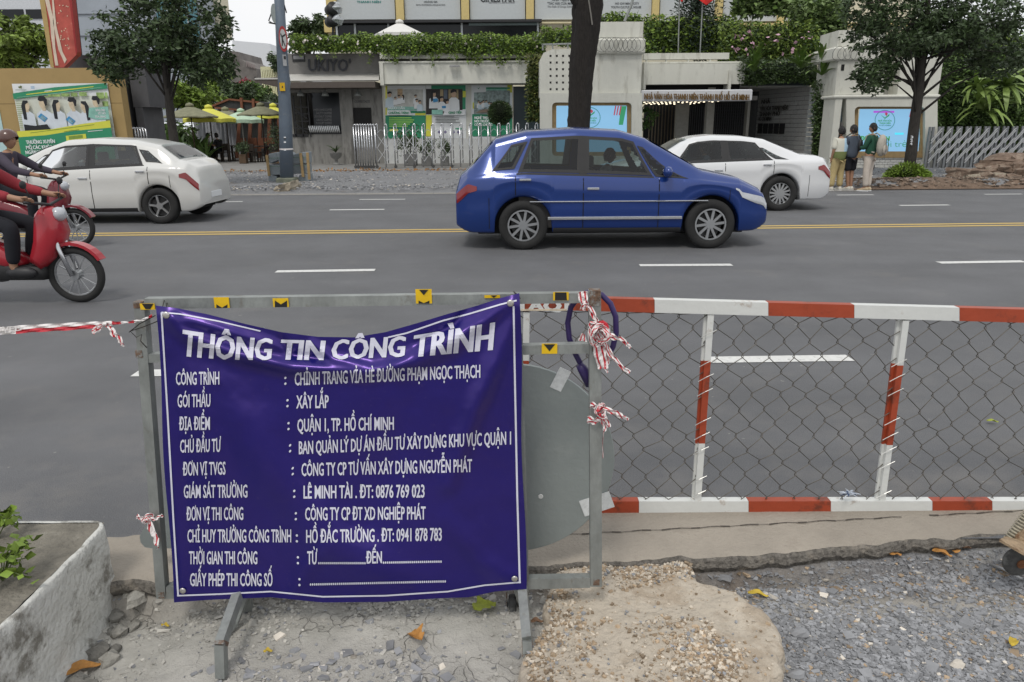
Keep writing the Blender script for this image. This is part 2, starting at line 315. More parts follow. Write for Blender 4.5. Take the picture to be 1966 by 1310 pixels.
def dash(x0, y0, x1, y1, wd):
    a = G(x0, y0); b = G(x1, y1); stripe('lane_dash', '', (a.x, a.y), (b.x, b.y), wd, LINEW)
for q in [(530, 522, 720, 519, .14), (1228, 510, 1405, 509, .14), (1802, 505, 1966, 502.5, .14), (633, 403.5, 738, 402.5, .14), (1727, 395, 1822, 394, .14), (690, 383.5, 778, 383, .12), (1607, 375, 1677, 374.5, .12), (1890, 373.5, 1962, 373, .12), (400, 388, 466, 387.5, .12), (-150, 534, 40, 531, .14), (1000, 399, 1100, 398, .14)]: dash(*q)
a = G(1352, 692); b = G(1632, 688); stripe('lane_dash', '', (a.x, a.y), (b.x, b.y), .15, LINEW); a = G(300, 717); b = G(560, 714); stripe('lane_dash', '', (a.x-.15, a.y), (b.x, b.y), .15, LINEW)
# far kerb strip, gravel of the dug-up footway, paving in front of the houses
KERB = mat('kerb_concrete', (.25, .24, .22), .9, var=.15, scale=6, bump=.3)
mb = MB(); x = -40
while x < 9:
    mb.box(x+.006, x+.994, 19.25+.003*x, 19.5+.003*x, -.05, .012, .01); x += 1
mb.build('far_kerb_strip', KERB)['kind'] = 'structure'
nx, ny = 260, 40; X, Y = np.meshgrid(np.linspace(-32, 32, nx), np.linspace(19.45, 28.2, ny))
Z = .02+.09*np.clip((Y-19.45)/2, 0, 1)+.03*fbm(X*1.3, Y*1.3, 4, 3)*np.clip((28.2-Y), 0, 1)
# the brown bank along the road on the right
bank = np.clip((X-8.6)/1.2, 0, 1)*np.exp(-((Y-20.1)/.55)**2); Z += bank*(.17+.09*fbm(X*2, Y*2, 3, 9)); Z[0] = -.02
idx = lambda i, j: i*nx+j
def gridf(nx, ny): 
    i, j = np.meshgrid(np.arange(ny-1), np.arange(nx-1), indexing='ij'); a = (i*nx+j).ravel(); return np.stack([a, a+1, a+nx+1, a+nx], 1)
o = fin('gravel_footway', np.stack([X, Y, Z], -1).reshape(-1, 3), gridf(nx, ny), GRAVM, smooth=True); o['kind'] = 'structure'
EARTH = mat('brown_earth', (.15, .105, .075), .95, var=.4, scale=9, bump=1, bscale=30, stain=(.3, .26, .2), samt=.5, sscale=8, spos=.6)
X, Y = np.meshgrid(np.linspace(8.7, 26, 170), np.linspace(19.42, 21.0, 18)); t = (Y-19.42)/1.58
Z = .0+np.sin(np.clip(t, 0, 1)*math.pi)**.7*(.20+.12*fbm(X*1.5, Y*1.5, 4, 21))*np.clip((X-8.7)/1.5, 0, 1)+.02; 
o = fin('earth_bank', np.stack([X, Y, Z], -1).reshape(-1, 3), gridf(170, 18), EARTH, smooth=False); o['kind'] = 'structure'
box('paving', -45, 30, 28.2, 75, -.05, .12, PAVE)['kind'] = 'structure'
mb = MB(); x = -30
while x < 25: mb.box(x+.005, x+1.195, 27.95, 28.19, -.02, .145, .015); x += 1.2
mb.build('pavement_edge', KERB)['kind'] = 'structure'
def stones(name, pts, sizes, m, flat=.45, parent=None, seed=1, kind='stuff', mi=None, mats=None):
    g = np.random.default_rng(seed); n = len(pts); base = np.array([(x, y, z) for z in (-1, 1) for x, y in ((-1, -1), (1, -1), (1, 1), (-1, 1))], float)*.5
    V = base[None]*(1+g.uniform(-.45, .35, (n, 8, 3))); V[:, :, 2] *= flat; V *= sizes[:, None, None]; V[:, :, 0] *= g.uniform(.8, 1.7, n)[:, None]
    a = g.uniform(0, 6.28, n); b = g.normal(0, .35, n); ca, sa, cb, sb = np.cos(a), np.sin(a), np.cos(b), np.sin(b)
    x, y, z = V[..., 0], V[..., 1], V[..., 2]; y, z = y*cb[:, None]-z*sb[:, None], y*sb[:, None]+z*cb[:, None]; x, y = x*ca[:, None]-y*sa[:, None], x*sa[:, None]+y*ca[:, None]
    V = np.stack([x, y, z], -1)+np.asarray(pts)[:, None, :]; F = np.array([(3, 2, 1, 0), (4, 5, 6, 7), (0, 1, 5, 4), (1, 2, 6, 5), (2, 3, 7, 6), (3, 0, 4, 7)])
    F = (F[None]+(np.arange(n)*8)[:, None, None]).reshape(-1, 4)
    o = fin(name, V.reshape(-1, 3), F, m, parent, mats=mats, mi=None if mi is None else np.repeat(mi, 6))
    if kind: o['kind'] = kind
    return o
STONE = mat('grey_stone_chips', (.250, .254, .264), .9, var=.2, scale=9, island=.3); STONEW = mat('pale_pebbles', (.50, .46, .40), .85, var=.25, scale=9, island=.45); STONEB = mat('tan_chips', (.33, .25, .17), .9, var=.3, scale=9, island=.4)
n = 17000; xs = rng.uniform(-14, 22, n); ys = rng.uniform(19.6, 27.8, n)
stones('footway_gravel', np.stack([xs, ys, .1+.03*rng.normal(size=n)*.3], 1), rng.uniform(.02, .055, n), STONE, seed=4, mi=(rng.random(n) < .12).astype(int), mats=[STONE, STONEW])
EARTHC = mat('earth_clods', (.17, .13, .10), .95, var=.4, scale=9, island=.5); n = 2600; xs = rng.uniform(9, 25, n); ys = rng.uniform(19.5, 21, n)
stones('bank_rubble', np.stack([xs, ys, .05+.2*np.sin((ys-19.42)/1.58*3.1)], 1), rng.uniform(.02, .075, n), EARTHC, seed=5)
# dry leaves in front of the sliding gate
LITT = mat('dry_leaf', (.30, .15, .05), .8, var=.4, scale=30, island=.4)
n = 500; pts = np.stack([rng.uniform(-13, 0, n), 27.5+rng.normal(0, .25, n), np.full(n, .15)], 1); leaves('dry_leaf_litter', pts, .1, LITT, kind='stuff', droop=0)
# ------------------------------------------------ near kerb and dug-out footway in front of the camera
def edgeY(x):      # broken edge of the gutter concrete
    return np.interp(x, [-3, -1.2, -.5, .5, .95, 1.6, 2.4, 4], [2.45, 2.45, 2.5, 2.58, 2.60, 2.70, 2.80, 2.86])+.02*fbm(x*6, x*0+3, 3, 5)
def groundZ(x, y):
    e = edgeY(x); z = -.105+.03*fbm(x*1.6, y*1.6, 3, 11)+.012*fbm(x*8, y*8, 3, 13)+.005*fbm(x*30, y*30, 2, 17)
    z = z+.05*np.exp(-((x+.35)/.7)**2-((y-2.35)/.25)**2)            # heap under the banner
    z = z-.03*np.exp(-((x-1.4)/.9)**2-((y-2.62)/.08)**2)
    z = z-.05*np.exp(-((x+1.45)/.2)**2-((y-2.1)/.6)**2)
    k = np.clip((e-y)/.035, 0, 1); k = k*k*(3-2*k); return z*k+(-.06)*(1-k)
nx, ny = 620, 200; X, Y = np.meshgrid(np.linspace(-3, 3.6, nx), np.linspace(.7, 2.95, ny)); Z = groundZ(X, Y)
def dug_mat():
    m = bpy.data.materials.new('dusty_mud_and_gravel'); m.use_nodes = True; t = m.node_tree; b = t.nodes['Principled BSDF']; L = t.links.new; b.inputs['Roughness'].default_value = .95; b.inputs['Specular IOR Level'].default_value = .15
    tc = N(t, 'TexCoord'); sx = N(t, 'SeparateXYZ'); L(tc.outputs['Object'], sx.inputs[0])
    def noise(s, d=6, r=.6):
        n = N(t, 'TexNoise'); n.inputs['Scale'].default_value = s; n.inputs['Detail'].default_value = d; n.inputs['Roughness'].default_value = r; L(tc.outputs['Object'], n.inputs['Vector']); return n.outputs['Fac']
    def ramp(f, p0, p1, c0, c1):
        r = N(t, 'ValToRGB'); e = r.color_ramp.elements; e[0].position = p0; e[1].position = p1; e[0].color = (*c0, 1); e[1].color = (*c1, 1); L(f, r.inputs[0]); return r.outputs[0]
    def mix(f, a, c_):
        x = N(t, 'MixRGB'); L(f, x.inputs[0]) if not isinstance(f, float) else None
        L(a, x.inputs[1]); L(c_, x.inputs[2]); return x.outputs[0]
    mud = ramp(noise(5), .3, .7, (.34, .33, .30), (.46, .445, .41)); grav = ramp(noise(90, 3), .3, .7, (.11, .115, .125), (.33, .335, .345)); brown = ramp(noise(30), .3, .7, (.07, .052, .04), (.2, .16, .125))
    def math_(op, a, b_=None):
        n = N(t, 'Math', operation=op); (L(a, n.inputs[0]) if not isinstance(a, (int, float)) else n.inputs[0].__setattr__('default_value', a))
        if b_ is not None: (L(b_, n.inputs[1]) if not isinstance(b_, (int, float)) else n.inputs[1].__setattr__('default_value', b_))
        return n.outputs[0]
    # gravel to the right of the slab (object x), with a dusty strip near the kerb
    gx = math_('ADD', math_('MULTIPLY', math_('SUBTRACT', sx.outputs[0], .15), 1.6), math_('MULTIPLY', noise(2.5), .8)); gmask = N(t, 'ClampNode') if False else N(t, 'Clamp'); L(gx, gmask.inputs[0])
    base = mix(gmask.outputs[0], mud, grav)
    dust = ramp(noise(2.2, 5), .46, .62, (0, 0, 0), (.75, .75, .75)); gd = math_('MULTIPLY', math_('SUBTRACT', 1.0, math_('MULTIPLY', math_('ABSOLUTE', math_('SUBTRACT', sx.outputs[1], .635)), 6.5)), math_('ADD', noise(4), .45)); gc = N(t, 'Clamp'); L(gd, gc.inputs[0]); base = mix(dust, base, mud); base = mix(gc.outputs[0], base, mud)
    # brown dirt beside the kerb
    dy = math_('SUBTRACT', 1.0, math_('MULTIPLY', math_('ABSOLUTE', math_('SUBTRACT', sx.outputs[1], .73)), 5.0)); dn = math_('MULTIPLY', dy, math_('ADD', noise(9), .15)); cl = N(t, 'Clamp'); L(dn, cl.inputs[0]); base = mix(cl.outputs[0], base, brown)
    # cracks: relief, plus a darker colour painted for the shade inside them
    nd = N(t, 'TexNoise'); nd.inputs['Scale'].default_value = 12; L(tc.outputs['Object'], nd.inputs['Vector']); mm = N(t, 'MixRGB', blend_type='LINEAR_LIGHT'); mm.inputs[0].default_value = .05; L(tc.outputs['Object'], mm.inputs[1]); L(nd.outputs['Color'], mm.inputs[2])
    vo = N(t, 'TexVoronoi', feature='DISTANCE_TO_EDGE'); vo.inputs['Scale'].default_value = 13; L(mm.outputs[0], vo.inputs['Vector'])
    crack = ramp(vo.outputs['Distance'], .0, .035, (1, 1, 1), (0, 0, 0)); cm = ramp(noise(3), .50, .66, (0, 0, 0), (1, 1, 1)); inv = N(t, 'Invert'); L(gmask.outputs[0], inv.inputs[1])
    c2 = N(t, 'MixRGB', blend_type='MULTIPLY'); c2.inputs[0].default_value = 1; L(crack, c2.inputs[1]); L(cm, c2.inputs[2]); c3 = N(t, 'MixRGB', blend_type='MULTIPLY'); c3.inputs[0].default_value = 1; L(c2.outputs[0], c3.inputs[1]); L(inv.outputs[0], c3.inputs[2])
    crack_shade = ramp(noise(3), .3, .7, (.20, .19, .175), (.25, .24, .22)); base = mix(c3.outputs[0], base, crack_shade); L(base, b.inputs['Base Color'])
    bp = N(t, 'Bump'); bp.inputs['Strength'].default_value = .8; bp.inputs['Distance'].default_value = .012; h = math_('SUBTRACT', math_('ADD', noise(45, 5, .7), math_('MULTIPLY', noise(160, 2), .4)), math_('MULTIPLY', c3.outputs[0], 1.2)); L(h, bp.inputs['Height']); L(bp.outputs[0], b.inputs['Normal']); return m
DUG = dug_mat()
o = fin('dug_out_footway', np.stack([X, Y, Z], -1).reshape(-1, 3), gridf(nx, ny), DUG, smooth=True); o['kind'] = 'structure'
# gutter concrete with a ragged edge
GUT = mat('gutter_concrete', (.31, .275, .23), .92, var=.16, scale=3.5, bump=.5, bscale=70, stain=(.2, .17, .14), samt=.45, sscale=7, spos=.54)
xs = np.linspace(-3.5, 4, 500); e = edgeY(xs)+.016*fbm(xs*18, xs*0, 5, 8); vs = []; fs = []
rows = [(3.02, -.004, 0), (3.0, .007, 0), (None, .010, .10), (None, .009, .05), (None, .006, .012), (None, -.004, 0), (None, -.03, -.008), (None, -.06, .012), (None, -.13, .0)]
for yy, z, off in rows:
    for i, x_ in enumerate(xs):
        y_ = float(np.interp(x_, [-3, -1.4, .3, 4], [2.745, 2.80, 2.99, 3.0]))+(.012*math.sin(x_*23)+.006*math.sin(x_*61) if yy == 3.0 else .02) if yy is not None else e[i]+off
        vs.append((x_, y_, z+(.003*math.sin(x_*31)*math.sin(y_*20) if yy is None else 0)+(.022*vnoise(np.array([x_*45.]), np.array([z*60.]), 4)[0]-.008 if z < -.01 else 0)))
n_ = len(xs); fs = [(r*n_+i, r*n_+i+1, (r+1)*n_+i+1, (r+1)*n_+i) for r in range(len(rows)-1) for i in range(n_-1)]
o = fin('gutter', vs, fs, None, mats=[GUT, mat('crumbly_shaded_edge', (.14, .128, .112), .95, var=.6, scale=45, bump=1, bscale=60, stain=(.26, .23, .19), samt=.8, sscale=14, spos=.54)], mi=[0 if r < 4 else 1 for r in range(len(rows)-1) for i in range(n_-1)], smooth=False); o['kind'] = 'structure'  # broken drop face painted darker for the shade under the lip
# the dark joint running along the gutter
JOINT = mat('gutter_joint', (.07, .06, .05), .95, var=.3)
mb = MB(); a = G(1000, 1031, .012); b = G(2100, 973, .012); p0 = Vector((-2.4, a.y-.03, 0))
for i in range(60):
    t0, t1 = i/60, (i+.97)/60
    if 38 < i < 42: continue
    for tt in (t0,): 
        q0 = a.lerp(b, t0); q1 = a.lerp(b, t1); dz = .004*math.sin(i*1.7); q0.y += dz; q1.y += .004*math.sin((i+1)*1.7); wv = .003+.0015*math.sin(i*2.3)
        mb.quad((q0.x, q0.y-wv, .0125), (q1.x, q1.y-wv, .0125), (q1.x, q1.y+wv, .0125), (q0.x, q0.y+wv, .0125))
mb.build('gutter_joint', JOINT)['kind'] = 'structure'
# loose chips lying on the dug ground
def scatter(name, n, f, s0, s1, mats_, w_, seed, flat=.4, power=2.2):
    g = np.random.default_rng(seed); x = g.uniform(-1.55, 2.9, n*4); y = 1.2+1.6*g.uniform(0, 1, n*4)**.9; pr = f(x, y); k = g.random(n*4) < pr; x, y = x[k][:n], y[k][:n]; n = len(x)
    z = groundZ(x, y)+.002; k = y < edgeY(x)-.005; x, y, z = x[k], y[k], z[k]; n = len(x); s = s0+(s1-s0)*g.random(n)**power; mi = g.choice(len(mats_), n, p=w_)
    return stones(name, np.stack([x, y, z], 1), s, None, flat=flat, seed=seed, mi=mi, mats=mats_)
MUDC = mat('dried_mud_flakes', (.42, .405, .37), .95, var=.15, scale=9, island=.22)
rightm = lambda x, y: np.clip((x-.55)*1.8+.25*fbm(x*3, y*3, 2, 3), 0.0, 1)*np.clip(1.15-1.0*np.exp(-((y-2.46)/.11)**2-((x-1.5)/.75)**2)+.5*fbm(x*4, y*4, 3, 77), .12, 1)
scatter('gravel_chips', 42000, rightm, .004, .017, [STONE, STONEW, STONEB], [.92, .03, .05], 31)
scatter('coarse_gravel', 420, rightm, .012, .042, [STONE, STONEW, STONEB], [.88, .05, .07], 32, flat=.4, power=3)
leftm = lambda x, y: np.clip(.5-(x-.6)*2, 0, 1)*np.clip(.02+1.6*fbm(x*2.2, y*2.2, 3, 41)+.8*np.exp(-((y-2.40)/.10)**2), 0, 1)
scatter('mud_flakes', 12000, leftm, .003, .014, [MUDC, STONE], [.85, .15], 33, flat=.3)
scatter('broken_mud_lumps', 420, leftm, .01, .036, [MUDC, STONE], [.8, .2], 34, flat=.4)
footm = lambda x, y: np.exp(-((x+.62)/.42)**2-((y-2.0)/.16)**2)
scatter('grey_chips_by_foot', 2600, footm, .004, .028, [STONE, STONEW], [.9, .1], 35, flat=.4)
kerbm = lambda x, y: np.exp(-((y-edgeY(x)+.08)/.07)**2)*(x > .6)
scatter('chips_beside_gutter', 1500, kerbm, .005, .03, [STONE, STONEB, STONEW], [.5, .35, .15], 36)
# ------------------------------------------------ FOREGROUND THINGS
def gz(x, y): return float(groundZ(np.array([float(x)]), np.array([float(y)]))[0])
# -- broken slab of old footway, gravelly top
outl = [(1010, 1240), (1050, 1190), (1052, 1130), (1070, 1085), (1130, 1078), (1220, 1066), (1275, 1064), (1328, 1078), (1338, 1105), (1395, 1122), (1440, 1150), (1480, 1172), (1506, 1215), (1500, 1250), (1488, 1290), (1440, 1318), (1400, 1345), (1250, 1400), (1050, 1420), (1015, 1330)]
pp = [G(a_, b_, .0) for a_, b_ in outl]; cx = sum(q.x for q in pp)/len(pp); cy = sum(q.y for q in pp)/len(pp)
th = np.array([math.atan2(q.y-cy, q.x-cx) for q in pp]); rr_ = np.array([math.hypot(q.x-cx, q.y-cy) for q in pp]); o_ = np.argsort(th); th, rr_ = th[o_], rr_[o_]; NT, NR = 220, 60
T = np.linspace(-math.pi, math.pi, NT, endpoint=False); RB = np.interp(T, np.r_[th-2*math.pi, th, th+2*math.pi], np.r_[rr_, rr_, rr_]); RB = RB*(1+.045*fbm(np.cos(T)*7+9, np.sin(T)*7+9, 6, 51))
def slabz(x, y): return -.012+.028*fbm(x*3.2, y*3.2, 4, 61)+.006*fbm(x*18, y*18, 3, 62)-.03*np.clip(fbm(x*2, y*2+5, 2, 63)-.2, 0, 1)
vs = [(cx, cy, float(slabz(np.array([cx]), np.array([cy]))[0]))]
for r in range(1, NR+7):
    q = min(r/NR, 1); x = cx+RB*q*np.cos(T); y = cy+RB*q*np.sin(T); z = slabz(x, y)-.02*np.clip((q-.9)/.1, 0, 1)**2
    if r > NR: k = (r-NR)/6; ex = .018*fbm(np.cos(T)*9+k*3, np.sin(T)*9, 3, 71)+.01*math.sin(k*3); x = x+ex*np.cos(T); y = y+ex*np.sin(T); z = z*(1-k)-.17*k
    vs += list(zip(x, y, z))
fs = [(0, 1+i, 1+(i+1) % NT) for i in range(NT)]+[(1+r*NT+i, 1+(r+1)*NT+i, 1+(r+1)*NT+(i+1) % NT, 1+r*NT+(i+1) % NT) for r in range(NR+5) for i in range(NT)]
SLABM = mat('tan_weathered_concrete', (.46, .405, .33), .95, var=.14, scale=6, bump=.8, bscale=45, stain=(.29, .225, .16), samt=.6, sscale=5, spos=.5)
t = thing('concrete_slab', 'broken slab of tan concrete with pebbles lying on the gravel right of the blue banner', 'concrete slab', (cx, cy, -.12))
fin('slab_body', vs, fs, SLABM, t, smooth=True)
g = np.random.default_rng(77); n = 17000; a_ = g.integers(0, NT, n); q = np.sqrt(g.random(n))*.97; x = cx+RB[a_]*q*np.cos(T[a_]); y = cy+RB[a_]*q*np.sin(T[a_])
dens = np.clip(.05+1.6*fbm(x*3+4, y*3, 4, 81)+.35*(x < .7)-.5*(x-.75).clip(0), 0.02, 1); k = g.random(n) < dens; x, y = x[k], y[k]
PEBW = mat('cream_pebbles', (.50, .44, .36), .8, var=.2, island=.25)
stones('pebbles', np.stack([x, y, slabz(x, y)+.002], 1), .0025+.010*g.random(len(x))**2.6, STONEB, flat=.85, parent=None, seed=82, mi=g.choice(3, len(x), p=[.45, .46, .09]), mats=[STONEB, PEBW, STONE])
# -- white painted planter at the left
PLW = mat('peeling_white_paint', (.56, .56, .53), .85, var=.1, scale=5, bump=.7, bscale=45, stain=(.19, .18, .155), samt=.95, sscale=7, spos=.50)
t = thing('planter_box', 'big concrete planter with peeling white paint at the lower left corner', 'planter', (-2.2, 1.9, -.15))
mb = MB(); x1, y1, zt = -1.555, 2.535, .225; NZ = 14; NY = 90; vs = []; fs = []
path = [(x1, .6)]; 
path = [(x1, .7+i*(y1-.06-.7)/NY) for i in range(NY+1)]+[(x1-.06*(1-math.cos(a)), y1-.06+.06*math.sin(a)) for a in (R(25), R(50), R(75), R(90))]+[(x1-.06-i*.08, y1) for i in range(1, 25)]
for j in range(NZ+3):
    for i, (a, b) in enumerate(path):
        z = -.22+(zt+.22)*min(j, NZ)/NZ; nn = vnoise(np.array([a*14+b*14]), np.array([z*14.]), 7)[0]; n3 = vnoise(np.array([a*50+b*50]), np.array([z*50.]), 8)[0]; off = .010*nn+.004*n3+(.0 if j > 3 else (.02+.07*nn)*(1-j/4))
        ins = 0 if j < NZ else (.008, .018, .06)[j-NZ] if j > NZ else 0
        if j > NZ: ins = (.006, .018)[j-NZ-1]; z = zt+(.004, .003)[j-NZ-1]+.006*(n3-.5)
        xx = (a+off-ins) if i <= NY+2 else a; yy = b if i <= NY+2 else b+off-ins
        vs.append((xx, yy, z))
n_ = len(path); fs = [(j*n_+i, j*n_+i+1, (j+1)*n_+i+1, (j+1)*n_+i) for j in range(NZ+2) for i in range(n_-1)]
fin('painted_wall', vs, fs, PLW, t, smooth=True)
nx, ny = 90, 110; X, Y = np.meshgrid(np.linspace(-3.4, x1-.012, nx), np.linspace(.7, y1-.012, ny)); Z = zt+.001+.008*fbm(X*7, Y*7, 4, 91)
PLT = mat('mossy_cement_top', (.19, .175, .145), .95, var=.35, scale=8, bump=.9, bscale=50, stain=(.48, .48, .45), samt=.9, sscale=4, spos=.60)
fin('cement_top', np.stack([X, Y, Z], -1).reshape(-1, 3), gridf(nx, ny), PLT, t, smooth=True)
g = np.random.default_rng(5)
mb = MB()
for i in range(40):
    y = g.uniform(1.7, 2.5); s = g.uniform(.012, .045); mb.blob((x1+.035+g.uniform(0, .09), y, gz(x1+.08, y)+s*.3), (s, s*1.2, s*.6), .35, 7)
mb.build('broken_footing', mat('crumbled_concrete', (.26, .25, .225), .95, var=.35, scale=20, bump=.9, island=.3), t)
# plants growing out of the planter
def weed(cx_, cy_, cz, n, r, label, seed, size=.033):
    g = np.random.default_rng(seed); t = thing('weed', label, 'plant', (cx_, cy_, cz)); mb = MB(); pts = []
    for i in range(n):
        a = g.uniform(0, 6.28); l = g.uniform(.4, 1)*r; tip = Vector((cx_+l*math.cos(a), cy_+l*math.sin(a)*.8, cz+g.uniform(.3, 1.1)*r)); mid = Vector((cx_, cy_, cz)).lerp(tip, .5)+Vector((0, 0, .03)); mb.tube([(cx_, cy_, cz), mid, tip], .002, 4)
        for k in range(9):
            q = mid.lerp(tip, k/8); pts.append((q.x+g.normal()*.012, q.y+g.normal()*.012, q.z+g.normal()*.01))
    mb.build('stem', mat('plant_stem', (.09, .12, .04), .7), t); leaves('leaf_cluster', pts, size, LEAFB, t, aspect=.75, droop=.1, seed=seed)
q = G(25, 1100, .26); weed(q.x-.04, q.y, .23, 16, .13, 'larger leafy green weed growing from the top of the white planter', 3)
q = G(-8, 1020, .26); weed(q.x, q.y, .23, 9, .09, 'small green weed at the left photo edge, behind the larger weed on the planter', 4, .035)

# -- galvanised sign frame on wheels
YF = 2.30
t = thing('sign_frame', 'galvanised steel A-frame barrier with yellow arrow stickers holding the blue banner', 'barrier frame', (P(700, 1130, YF).x, YF, -.08))
def fbar(name, a, b, wd=.038, dp=.038, Ya=YF, Yb=None, m=GALV, par=None):
    Yb = Ya if Yb is None else Yb; A = P(*a, Ya); B = P(*b, Yb); return MB().bar(A, B, wd, dp, up=(0, -1, 0)).build(name, m, par or t)
def fbar2(name, x0, x1, a_, b_, Y=YF, dp=.03, par=None, m=GALV):
    """post given by its left/right pixel at the top (a_=y) and bottom"""
    A, B = P(x0[0], a_, Y), P(x0[1], a_, Y); C_, D = P(x1[0], b_, Y), P(x1[1], b_, Y)
    mb = MB(); v = [(A.x, Y, A.z), (B.x, Y, A.z), (D.x, Y, D.z), (C_.x, Y, D.z)]; v += [(x, y+dp, z) for x, y, z in v]
    mb.add(v, [(3, 2, 1, 0), (4, 5, 6, 7), (0, 1, 5, 4), (1, 2, 6, 5), (2, 3, 7, 6), (3, 0, 4, 7)]); return mb.build(name, m, par or t)
fbar2('side_post', (256, 276), (300, 318), 582, 1150, dp=.036)
fbar2('side_post', (1131, 1154), (1134, 1156), 560, 1127, dp=.036)
fbar2('middle_post', (996, 1003), (1000, 1016), 640, 1135, Y=YF+.005, dp=.03)
def hrail(name, x0, x1, ya0, yb0, ya1, yb1, Y=YF+.002, dp=.032):
    A, B, C_, D = P(x0, ya0, Y), P(x0, yb0, Y), P(x1, ya1, Y), P(x1, yb1, Y); v = [(A.x, Y, A.z), (B.x, Y, B.z), (D.x, Y, D.z), (C_.x, Y, C_.z)]; v += [(x, y+dp, z) for x, y, z in v]
    return MB().add(v, [(0, 1, 2, 3), (7, 6, 5, 4), (0, 4, 5, 1), (1, 5, 6, 2), (2, 6, 7, 3), (3, 7, 4, 0)]).build(name, GALV, t)
hrail('top_rail', 276.5, 1130.5, 574, 594, 563, 582); hrail('middle_rail', 277, 1131, 681, 697, 661, 679); hrail('bottom_rail', 318.5, 1133.5, 1128, 1150, 1110, 1129)
def leg(pts, name='leg', wd=.032):
    q = [P(x, y, Y) for x, y, Y in pts]; o = None
    mb = MB()
    for a, b in zip(q, q[1:]): mb.bar(a, b, wd, wd, up=(1, 0, .2))
    return mb.build(name, GALV, t)
l = leg([(462, 1128, 2.30), (424, 1236, 2.085), (426, 1299, 2.06)]); MB().bar(P(426, 1231, 2.092), P(424, 1239, 2.082), .0345, .0345, (1, 0, .2)).build('weld', RUSTW, l)
l = leg([(1003, 1125, 2.30), (1012, 1228, 2.10), (1014, 1284, 2.075)]); MB().bar(P(1012, 1229, 2.103), P(1013, 1258, 2.087), .0345, .0345, (1, 0, .2)).build('rusty_sleeve', RUSTW, l)
leg([(480, 1120, 2.335), (452, 1195, 2.30), (430, 1218, 2.24)], 'brace', .022)
l = leg([(470, 1120, 2.335), (480, 1190, 2.42)], 'rear_leg', .03); leg([(990, 1120, 2.335), (1020, 1200, 2.42)], 'rear_leg', .028)
for (x, y) in ((267, 680), (310, 1143), (1143, 668), (1145, 1118)): MB().box(*(lambda q: (q.x-.011, q.x+.011, YF-.002, YF+.02, q.z-.012, q.z+.012))(P(x, y, YF))).build('weld', RUSTW, t)
box('rail_end_cap', P(257, 590, YF).x, P(275, 590, YF).x, YF-.002, YF+.034, P(265, 592, YF).z, P(265, 580, YF).z, RUSTW, t)
box('rail_end_cap', P(1132, 570, YF).x, P(1153, 570, YF).x, YF-.002, YF+.034, P(1140, 588, YF).z, P(1140, 558, YF).z, RUSTW, t)
# wheel behind the right leg
c_ = P(984, 1166, 2.42); wt = thing('caster_wheel', 'small grey rubber wheel behind the right leg of the sign frame', 'wheel', (c_.x, c_.y, c_.z-.045))
MB().lathe([(.022, -.014), (.045, -.014), (.05, -.006), (.05, .006), (.045, .014), (.022, .014)], tuple(c_), 24, 'x').build('tyre', mat('dusty_rubber', (.07, .07, .068), .9, var=.4, scale=50, stain=(.2, .2, .19), samt=.5, sscale=30), wt, True)
MB().lathe([(.006, -.018), (.021, -.017), (.021, .017), (.006, .018)], tuple(c_), 16, 'x').build('hub', GALV, wt)
MB().bar(c_+Vector((-.022, 0, 0)), c_+Vector((-.022, 0, .075)), .004, .03, (0, 1, 0)).bar(c_+Vector((.022, 0, 0)), c_+Vector((.022, 0, .075)), .004, .03, (0, 1, 0)).box(c_.x-.024, c_.x+.024, c_.y-.016, c_.y+.016, c_.z+.075, c_.z+.08).build('fork', RUSTW, wt)
# stickers: (x0,x1,y0,y1, kind)
def sticker(x0, x1, y0, y1, tri, Y=YF-.001, label=None):
    s = prect('sticker', x0, y0, x1, y1, Y-.0015, .0012, YP, t)
    for poly in tri:
        mb = MB(); q = [P(x0+(x1-x0)*a, y0+(y1-y0)*b, Y-.003) for a, b in poly]; mb.xz([(v.x, v.z) for v in q], Y-.003, Y-.0018); mb.build('arrow', BLACKM, s)
V_ = [[(.12, .08), (.9, .08), (.7, .85), (.35, .85)]]
sticker(269, 297, 583, 595, [[(.12, .05), (.9, .05), (.68, .9), (.36, .9)]])
vv = lambda a, b: [[(.15, a), (.5, b), (.87, a), (.87, 1), (.15, 1)]]
sticker(411, 440, 571, 591.5, [[(.15, .68), (.52, .98), (.87, .68), (.87, 1), (.15, 1)]])
sticker(524, 554, 573, 590, [[(.12, .25), (.5, .7), (.9, .25), (.9, 1), (.12, 1)]])
sticker(798, 829, 555.5, 583, [[(.22, .05), (.78, .05), (.5, .42)], [(.18, .8), (.5, .98), (.85, .8), (.85, 1), (.18, 1)]])
sticker(930, 960, 567, 572.5, [[(.4, .1), (.8, .1), (.6, .9)]])
sticker(1062, 1092, 561, 577, [[(.12, .05), (.85, .05), (.88, .98), (.12, .98)]])
sticker(1040, 1070, 660, 679.5, [[(.14, .08), (.86, .08), (.5, .75)]])
